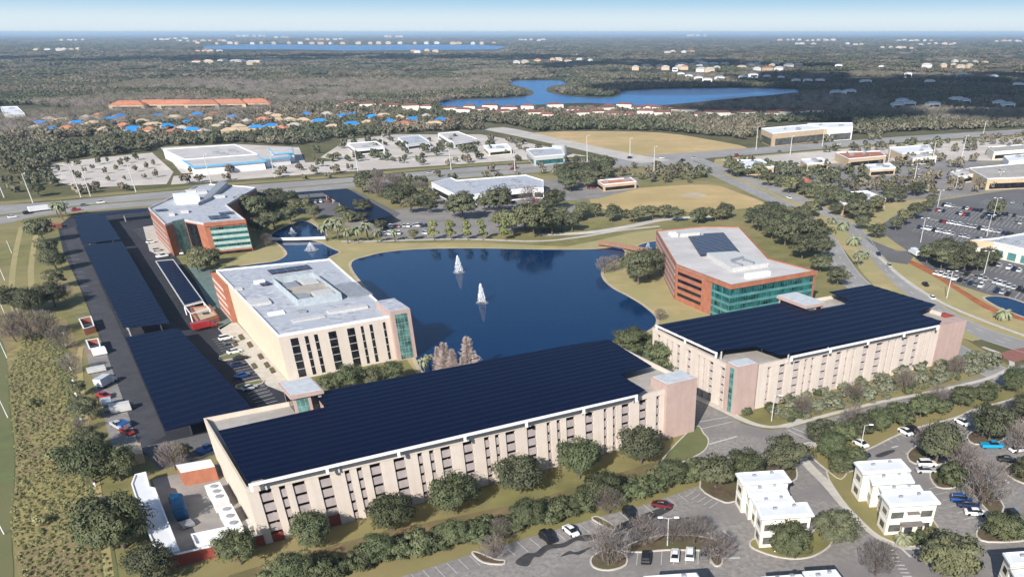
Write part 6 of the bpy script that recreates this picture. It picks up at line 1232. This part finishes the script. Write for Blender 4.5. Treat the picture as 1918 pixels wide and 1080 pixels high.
lorry(205, 765, 3, 12, 6, PAINT['silver'], PAINT['silver'], 'silver van standing askew in the left contractor lot', 'van', 2.4, 'van')
lorry(78, 396, 16, -2, 12, PAINT['white'], PAINT['white'], 'long white bus on the highway at the left edge', 'bus', 3.2, 'bus')
lorry(1712, 478, -14, -8, 9, PAINT['white'], PAINT['white'], 'white box lorry on the side road by the shops')
def trailer(x, y, dx, dy, L_, h, m, label, name='site_container', cat='container'):
    a, b_ = Vector(XY(x, y)), Vector(XY(x + dx, y + dy)); d = (b_ - a).normalized(); F = Frame(tuple(a), tuple(a + d), (a.x - d.y, a.y + d.x)); r = thing(name, tuple(a), label, cat)
    MB().box(F, -L_ / 2, L_ / 2, -1.2, 1.2, .3, h).build('casing', m, r, bevel=.04); MB().box(F, -L_ / 2 + .2, L_ / 2 - .2, -1.1, 1.1, 0, .3).build('skid', M['dark'], r); MB().box(F, L_ / 2, L_ / 2 + .04, -.9, .9, .5, h - .2).build('door', M['grey'], r); return r
trailer(228, 770, 16, -3, 5, 2.3, M['palegrey'], 'pale container at the left contractor lot'); trailer(188, 664, 16, -3, 4, 2.2, M['white'], 'white container below the nearer bin enclosure'); trailer(232, 800, 14, 6, 4, 1.6, PAINT['blue'], 'low blue container in the left contractor lot'); trailer(182, 696, 16, -3, 5, 1.5, M['palegrey'], 'low pale container in the left contractor lot'); trailer(470, 990, 10, 3, 3, 1.6, M['palegrey'], 'grey cabinet at the garage end of the yard'); trailer(330, 880 + 60, 2, 8, 2, 1.2, M['dark'], 'dark cabinet along the long yard building'); trailer(352, 985, 8, 8, 2.4, 1.0, M['grey'], 'grey pallet box in the middle of the yard')
# traffic
tr = [(52, 401, 1), (24, 408, 1), (122, 390, 1), (158, 386, 1), (190, 381, 1), (142, 395, -1), (505, 358, -1), (806, 325, 1), (420, 356, 1), (330, 372, -1), (1060, 306, 1), (1135, 303, -1), (1180, 297, 1), (1278, 302, -1), (1300, 297, 1), (1240, 297, 1), (1570, 272, 1), (1620, 266, -1), (1460, 285, 1), (1700, 262, 1), (1380, 292, 1), (960, 318, -1)]
for i, (x, y, s_) in enumerate(sorted(tr)): car(x, y, s_ * 20, s_ * -2.4, ['white', 'black', 'silver', 'red', 'grey', 'white', 'navy'][i % 7], '%s car on the highway, %s vehicle from the left' % (['white', 'black', 'silver', 'red', 'grey', 'white', 'navy'][i % 7], ORD[i]), ['sedan', 'suv', 'sedan', 'pickup'][i % 4], 'cars on the highway', True)
for (x, y, dx, dy, col, lab) in [(1536, 393, -10, -5, 'black', 'black car on the upper bend of the curved road'), (1645, 478, 8, 8, 'navy', 'dark car turning off the curved road to the shops'), (1665, 500, 8, 8, 'silver', 'silver car on the curved road by the side turn'), (1733, 535, 8, 6, 'black', 'black car waiting on the verge path beside the curved road'), (1745, 560, -12, -10, 'white', 'white car behind the second garage on the curved road'), (1478, 372, 10, 4, 'white', 'white car before the bend of the curved road')]: car(x, y, dx, dy, col, lab, 'sedan', None, True)
g = random.Random(99); CK = ['white', 'white', 'silver', 'black', 'grey', 'navy', 'red', 'black', 'white', 'silver']
def lot(p0, p1, n, d, fill, where, group):
    a, b_ = Vector(XY(*p0)), Vector(XY(*p1)); c = Vector(XY(p0[0] + d[0], p0[1] + d[1])) - a; ang = math.atan2(c.y, c.x); k = 0
    for i in range(n):
        if g.random() > fill: continue
        q_ = a + (b_ - a) * (i + .5) / n + c.normalized() * 2.6; col = g.choice(CK); k += 1
        car_w(tuple(q_), ang + (math.pi if g.random() < .5 else 0), col, '%s car, %s from the left in the %s' % (col, ORD[k - 1], where), g.choice(['sedan', 'suv', 'sedan', 'pickup']), group, True)
for j, (p0, p1, n, d, f_) in enumerate([((1765, 384), (1925, 408), 24, (-12, 9), .7), ((1753, 393), (1915, 419), 24, (-12, 9), .55), ((1850, 373), (1930, 384), 14, (-14, 8), .4), ((1740, 410), (1900, 440), 22, (-12, 9), .8), ((1720, 425), (1850, 452), 18, (-12, 9), .85), ((1770, 500), (1925, 545), 18, (-18, 13), .6), ((1745, 515), (1900, 560), 16, (16, -12), .5), ((1800, 478), (1925, 510), 14, (-16, 11), .65)]):
    lot(p0, p1, n, d, f_, '%s shop parking row' % ORD[j], 'cars in the shopping car park')
for j, (p0, p1, n, d, f_) in enumerate([((720, 425), (800, 422), 22, (-2, 5), .6), ((700, 438), (800, 436), 26, (-2, 5), .5), ((880, 384), (1040, 376), 26, (-2, 5), .4), ((860, 392), (1000, 388), 26, (-2, 5), .4), ((1100, 352), (1190, 346), 18, (-2, 5), .5), ((560, 382), (640, 374), 16, (-4, 4), .5)]):
    lot(p0, p1, n, d, f_, '%s row behind the pond' % ORD[j], 'cars parked behind the pond')
for j, (p0, p1, n, d, f_) in enumerate([((1480, 325), (1600, 318), 26, (-6, 5), .5), ((1640, 335), (1760, 330), 26, (-6, 5), .5), ((1660, 350), (1760, 342), 22, (-6, 5), .5), ((650, 282), (730, 276), 16, (-4, 3), .3), ((820, 285), (960, 280), 26, (-4, 3), .3)]):
    lot(p0, p1, n, d, f_, '%s far parking row' % ORD[j], 'cars in the far car parks')
# ------------------------------------------------------------------ middle-distance trees, far woods
def sampled(poly, spacing, seed, keep=1.0):
    q_ = scatter_px(poly, spacing, seed); gg = random.Random(seed + 1); return [p for p in q_ if gg.random() < keep]
MIDP = []   # (x, y, kind)
for poly, sp, keep, sd in [([(1350, 300), (1440, 306), (1560, 318), (1660, 345), (1600, 372), (1480, 348), (1400, 325)], 11, .85, 31), ([(1640, 345), (1760, 330), (1900, 336), (1960, 345), (1760, 368), (1640, 390)], 11, .85, 32), ([(1560, 300), (1700, 292), (1830, 300), (1800, 316), (1640, 318)], 12, .75, 33), ([(1440, 290), (1560, 278), (1700, 268), (1950, 252), (1950, 300), (1840, 290), (1600, 285)], 14, .6, 34),
    ([(0, 225), (95, 235), (120, 280), (95, 300), (110, 345), (80, 380), (40, 330), (-60, 320)], 13, .95, 35), ([(60, 365), (180, 352), (300, 350), (300, 356), (60, 378)], 14, .35, 37), ([(580, 300), (700, 290), (740, 300), (640, 306)], 13, .7, 38), ([(865, 275), (930, 262), (930, 285), (880, 290)], 13, .7, 39), ([(330, 320), (580, 310), (700, 322), (340, 345)], 15, .4, 40), ([(700, 300), (1000, 285), (1080, 295), (760, 315)], 14, .45, 41), ([(1240, 330), (1300, 318), (1330, 330), (1290, 345)], 12, .8, 42),
    ([(500, 340), (1100, 300), (1190, 300), (900, 335), (650, 352)], 22, .3, 43), ([(1410, 262), (1600, 250), (1680, 248), (1660, 262), (1440, 275)], 13, .7, 44), ([(1420, 405), (1480, 395), (1530, 405), (1520, 425), (1480, 415)], 13, .8, 45), ([(640, 395), (700, 400), (720, 420), (640, 420)], 13, .6, 46), ([(1140, 408), (1330, 406), (1420, 402), (1440, 412), (1330, 420), (1140, 422)], 11, .6, 48), ([(900, 392), (1060, 385), (1100, 400), (1080, 440), (960, 430)], 12, .5, 49), ([(1050, 300), (1210, 312), (1200, 345), (1110, 340)], 15, .5, 50), ([(680, 428), (760, 420), (780, 432), (700, 442)], 14, .4, 51), ([(1195, 312), (1330, 316), (1345, 335), (1200, 346)], 12, .7, 57), ([(660, 350), (800, 338), (1050, 322), (1050, 334), (820, 350)], 13, .55, 58), ([(1380, 412), (1440, 404), (1470, 416), (1400, 424)], 11, .7, 59), ([(560, 300), (640, 262), (760, 255), (960, 262), (1050, 282), (800, 292)], 16, .4, 52), ([(1480, 325), (1700, 318), (1760, 340), (1640, 352)], 13, .5, 53), ([(1760, 390), (1940, 410), (1940, 425), (1760, 405)], 20, .35, 54), ([(1740, 430), (1880, 455), (1860, 462), (1730, 440)], 16, .4, 55), ([(780, 372), (1040, 360), (1060, 385), (850, 400)], 14, .5, 56), ([(1700, 405), (1720, 380), (1760, 372), (1750, 400), (1700, 440), (1660, 435)], 12, .7, 47)]:
    for q_ in sampled(poly, sp, sd, keep): MIDP.append(q_)
NIND = max(0, 296 - sum(1 for t in TREES if t['category'] == 'tree'))
MIDP.sort(key=lambda q_: q_[1]); gg = random.Random(3)
ind = MIDP[:NIND]; rest = MIDP[NIND:]
ind.sort(key=lambda q_: proj((q_[0], q_[1], 0))[0])
for i, q_ in enumerate(ind): k_ = gg.choice(['oak', 'oak', 'olive']); tree_at(k_, q_, 0.95 * gg.uniform(.7, 1.15), '%s, %s from the left of the loose trees around the shops' % (W1[k_], ORD[min(i, len(ORD) - 1)]), 'loose trees beyond the campus')
# small trees of the empty pale car park (few pixels each)
for i, (x, y) in enumerate([(130, 310), (148, 312), (185, 308), (203, 304), (240, 306), (257, 300), (138, 328), (160, 324), (198, 326), (218, 320), (255, 322), (275, 316), (110, 322), (175, 318), (228, 312), (290, 310), (150, 338), (205, 340), (235, 338), (272, 336), (292, 332)]): rest.append(XY(x, y) + (0.5,))
def far_crown(seed, m, n=190, leaf=1.5): return crown_mesh('far_crown', seed, m, 5.0, 2.7, 3.4, 16, n, leaf)
FP = []
for k in range(3):
    v = (far_crown(500 + k, LM['far']), PROTO['olive'][k % 3][1], 10.0); PROTO.setdefault('fartree', []).append(v)
v = (twig_mesh('far_bare_crown', 520, LM['fartwig'], 7.5, 4.2, 420, False, 0.15), PROTO['bare'][0][1], 8.4); me = v[0]
PROTO['farbare'] = [v]
KNAME['fartree'] = ('leafy_tree', 'tree'); KNAME['farbare'] = ('bare_tree', 'tree')
src = []
for k, (x, y) in enumerate([(15, 345), (52, 352), (30, 360)]):
    PROTO['fartree_one'] = [PROTO['fartree'][k]]; KNAME['fartree_one'] = KNAME['fartree']
    r = tree_at('fartree_one', XY(x, y), 1.0, 'dark tree beside the left highway verge, %s from the left of three' % ORD[[0, 2, 1][k]], None); src.append([c for c in r.children if c.name.startswith('crown')][0])
rb = tree_at('farbare', XY(640, 200), 1.3, 'bare brownish tree standing out left of the far lake', None); srcb = [c for c in rb.children if c.name.startswith('crown')][0]
def wood(name, label, pts, sources, smin, smax, flat=1.0, cat='woodland'):
    n = len(pts); me = bpy.data.meshes.new(name); me.vertices.add(n); me.vertices.foreach_set('co', np.array([(p[0], p[1], 0.0) for p in pts], np.float32).ravel())
    at = me.attributes.new('size', 'FLOAT', 'POINT'); at.data.foreach_set('value', np.array([p[2] for p in pts], np.float32)); me.update()
    o = bpy.data.objects.new(name, me); COL.objects.link(o); o['kind'] = 'stuff'; o['label'] = label; o['category'] = cat
    ng = bpy.data.node_groups.new(name + '_scatter', 'GeometryNodeTree'); ng.interface.new_socket('Geometry', in_out='INPUT', socket_type='NodeSocketGeometry'); ng.interface.new_socket('Geometry', in_out='OUTPUT', socket_type='NodeSocketGeometry')
    N, L = ng.nodes, ng.links; gi = N.new('NodeGroupInput'); go = N.new('NodeGroupOutput'); ip = N.new('GeometryNodeInstanceOnPoints'); jn = N.new('GeometryNodeJoinGeometry')
    for s_ in sources:
        oi = N.new('GeometryNodeObjectInfo'); oi.transform_space = 'ORIGINAL'; oi.inputs['Object'].default_value = s_; oi.inputs['As Instance'].default_value = True; L.new(oi.outputs['Geometry'], jn.inputs[0])
    L.new(gi.outputs[0], ip.inputs['Points']); L.new(jn.outputs[0], ip.inputs['Instance']); ip.inputs['Pick Instance'].default_value = True
    rv = N.new('FunctionNodeRandomValue'); rv.data_type = 'FLOAT_VECTOR'; rv.inputs[1].default_value = (0, 0, 6.28); L.new(rv.outputs[0], ip.inputs['Rotation'])
    na = N.new('GeometryNodeInputNamedAttribute'); na.data_type = 'FLOAT'; na.inputs['Name'].default_value = 'size'
    rs = N.new('FunctionNodeRandomValue'); rs.data_type = 'FLOAT'; rs.inputs[2].default_value = smin; rs.inputs[3].default_value = smax; rs.inputs['Seed'].default_value = 5
    mu = N.new('ShaderNodeMath'); mu.operation = 'MULTIPLY'; L.new(na.outputs[0], mu.inputs[0]); L.new(rs.outputs[1], mu.inputs[1])
    cb = N.new('ShaderNodeCombineXYZ'); L.new(mu.outputs[0], cb.inputs[0]); L.new(mu.outputs[0], cb.inputs[1]); mp_ = N.new('ShaderNodeMath'); mp_.operation = 'POWER'; mp_.inputs[1].default_value = 0.15; L.new(na.outputs[0], mp_.inputs[0]); mz_ = N.new('ShaderNodeMath'); mz_.operation = 'MULTIPLY'; L.new(mp_.outputs[0], mz_.inputs[0]); L.new(rs.outputs[1], mz_.inputs[1]); L.new(mz_.outputs[0], cb.inputs[2]); L.new(cb.outputs[0], ip.inputs['Scale'])
    L.new(ip.outputs[0], go.inputs[0]); md = o.modifiers.new('scatter', 'NODES'); md.node_group = ng; return o
wood('woodland', 'small scattered trees among the far car parks', [(q_[0], q_[1], 0.85 if len(q_) < 3 else q_[2]) for q_ in rest], src, .6, 1.15)
# low growth in the scrub strip and on the bank
sg = [(q_[0], q_[1], gg.uniform(.5, 1.2)) for q_ in sampled([(50, 625), (115, 610), (130, 650), (150, 750), (172, 850), (188, 950), (212, 1085), (45, 1100), (22, 990), (30, 840), (14, 700)], 1.15, 61, .9)]
srcs = [c for t in TREES if t.name.startswith('weed') for c in t.children if c.name.startswith('crown')][:3]
srch = [c for t in TREES if t.name.startswith('hedge') for c in t.children if c.name.startswith('crown')][:3]
wood('scrub_growth', 'low tangled scrub filling the strip left of the campus', sg, srcs, .12, .28, cat='scrub')
sg2 = [(q_[0], q_[1], gg.uniform(.6, 1.2)) for q_ in sampled([(1445, 775), (1560, 738), (1700, 705), (1800, 676), (1840, 668), (1870, 690), (1750, 725), (1600, 765), (1480, 792)], 2.2, 62, .75)]
wood('bank_growth', 'low grey-green ground cover on the bank below the second garage', sg2, [c for t in TREES if t.name.startswith('shrub') for c in t.children if c.name.startswith('crown')][:3] + srch[:1], .3, .6, cat='ground cover')
# the great wood reaching to the horizon
def npin(px, py, poly):
    c = np.zeros(len(px), bool); n = len(poly); j = n - 1
    for i in range(n):
        xi, yi = poly[i]; xj, yj = poly[j]
        with np.errstate(divide='ignore', invalid='ignore'): t = ((yi > py) != (yj > py)) & (px < (xj - xi) * (py - yi) / (yj - yi) + xi)
        c ^= t; j = i
    return c
g2r = np.random.default_rng(77); XS, YS, SZ = [], [], []; d = 640.0
while d < 16000:
    s_ = max(1.0, d / 1150.0); sp = 8.2 * s_; n = int(2 * (0.95 * d + 200) / sp); x = -(0.95 * d + 200) - 0.0 + sp * (np.arange(n) + g2r.uniform(-.45, .45, n)); y = d + g2r.uniform(-.45, .45, n) * sp
    XS.append(x); YS.append(y); SZ.append(np.full(n, s_)); d += sp * .85
X, Y, Z = map(np.concatenate, (XS, YS, SZ))
dd = Y * CP + CAMH * SP; PXX = PX + FOC * X / dd; PYY = PY - FOC * (Y * SP - CAMH * CP) / dd
ok = npin(PXX, PYY, [(-300, 62), (2300, 62), (2300, 245), (1950, 238), (1700, 247), (1600, 252), (1420, 244), (1400, 262), (1240, 246), (1100, 243), (985, 249), (960, 240), (900, 243), (740, 250), (640, 258), (560, 274), (440, 268), (300, 274), (288, 284), (180, 294), (92, 304), (60, 330), (-300, 330)])
lk1 = [(815, 194), (860, 186), (930, 184), (980, 180), (995, 174), (980, 165), (945, 156), (965, 150), (1055, 150), (1072, 158), (1035, 163), (1030, 171), (1060, 178), (1120, 182), (1155, 179), (1165, 170), (1220, 166.5), (1300, 164.5), (1400, 163.5), (1495, 166.5), (1505, 173), (1450, 181), (1380, 187), (1300, 195), (1240, 200), (1180, 200), (1100, 197), (1020, 200), (900, 204), (840, 203)]
HP = FOC * 8.0 * Z ** 0.15 / dd
for k_ in (0, .5, 1.0): ok &= ~npin(PXX, PYY - HP * k_, lk1)
for k_ in (0, .6, 1.0): ok &= ~npin(PXX, PYY - HP * k_, [(375, 82), (560, 82.5), (900, 82.5), (955, 87), (935, 95), (640, 97), (375, 94)])
ok &= ~npin(PXX, PYY, [(890, 228), (960, 236), (1060, 256), (1020, 262), (930, 247), (880, 236)])
ok &= ~npin(PXX, PYY, [(0, 288), (45, 310), (62, 350), (40, 380), (-200, 380), (-200, 285)])
for hx_, hy_, hr in HOUSES: ok &= ((X - hx_) ** 2 + ((Y - hy_ + hr * 0.7) / 1.5) ** 2) > (hr * 0.9 + 2 + np.where(Y > 1400, hr * .8, 0)) ** 2
ok &= ~npin(PXX, PYY, [(205, 198), (520, 194), (520, 207), (205, 213)]); ok &= ~npin(PXX, PYY, [(1420, 231), (1600, 227), (1600, 244), (1440, 254)]); ok &= ~npin(PXX, PYY, [(-10, 198), (48, 197), (150, 206), (150, 214), (-10, 224)])
from mathutils import noise as mnoise
nz = np.array([mnoise.fractal((a * .0045, b_ * .0045, 3.0), 1.0, 2.0, 4) for a, b_ in zip(X, Y)]); nb = np.array([mnoise.fractal((a * .0022, b_ * .0022, 9.0), 1.0, 2.0, 4) for a, b_ in zip(X, Y)])
town = ((PYY < 150) & (nz > 0.10)) | ((PYY < 118) & (nz > 0.0)) | ((PXX > 1150) & (PYY < 160) & (nz > 0.02))                               # clearings and streets of the suburbs
estate = npin(PXX, PYY, [(60, 222), (600, 215), (860, 205), (900, 235), (560, 262), (100, 275)]) & (nz > 0.3)
apts = npin(PXX, PYY, [(830, 200), (1250, 196), (1560, 210), (1540, 228), (1250, 230), (850, 228)]) & (nz > 0.34)
ok &= ~town & ~estate & ~apts
bare = npin(PXX, PYY, [(330, 148), (640, 140), (900, 150), (985, 172), (930, 184), (800, 194), (560, 200), (520, 196), (400, 172), (180, 170)]) | npin(PXX, PYY, [(1300, 198), (1500, 186), (1640, 196), (1640, 214), (1480, 214), (1260, 212)])
bare = (bare & (nb > -0.16)) | (nb > 0.42)
G_ = ok & ~bare; B_ = ok & bare
wood('woodland', 'dense dark green woods stretching from the campus to the horizon', list(zip(X[G_], Y[G_], Z[G_])), src, .75, 1.35, 1.0)
wood('bare_woodland', 'leafless brownish woods round the far lake', list(zip(X[B_], Y[B_], Z[B_])), [srcb, srcb, src[0]], .85, 1.3, 1.0)
print('wood', G_.sum(), B_.sum(), 'mid', len(MIDP), NIND)
# ------------------------------------------------------------------ clouds outside the frame, whose shadows darken the far woods
CM, cnt, cb_ = new_mat('cloud_white'); cb_.inputs['Base Color'].default_value = (.85, .85, .86, 1); cb_.inputs['Roughness'].default_value = 1; cb_.inputs['Specular IOR Level'].default_value = 0
def cloud(cx, cy, rx, ry, seed, alt=1300):
    import bmesh
    g_ = random.Random(seed); bm = bmesh.new()
    for i in range(16):
        t = g_.uniform(0, 6.28); q_ = math.sqrt(g_.random()); r_ = g_.uniform(.25, .5) * min(rx, ry)
        bmesh.ops.create_icosphere(bm, subdivisions=2, radius=r_, matrix=Matrix.Translation((math.cos(t) * q_ * rx, math.sin(t) * q_ * ry, g_.uniform(-.1, .2) * r_)) @ Matrix.Diagonal((1.2, 1, .45, 1)))
    me = bpy.data.meshes.new('cloud'); bm.to_mesh(me); bm.free(); me.materials.append(CM); me.polygons.foreach_set('use_smooth', [True] * len(me.polygons))
    o = bpy.data.objects.new('cloud', me); COL.objects.link(o); o.location = (cx, cy, alt); o['kind'] = 'stuff'; o['label'] = 'broken white cumulus clouds drifting over the suburbs'; o['category'] = 'clouds'
def cloud_shade(x, y, rx, ry, seed, alt=1300):
    q_ = XY(x, y); l = alt / math.tan(SUN_EL); cloud(q_[0] - math.sin(SUN_AZ) * l, q_[1] - math.cos(SUN_AZ) * l, rx, ry, seed, alt)
cloud_shade(1560, 170, 420, 330, 1); cloud_shade(1850, 205, 330, 200, 2); cloud_shade(300, 112, 900, 330, 3); cloud_shade(750, 108, 800, 300, 4); cloud_shade(1250, 122, 500, 260, 5); cloud_shade(1800, 150, 500, 200, 6)
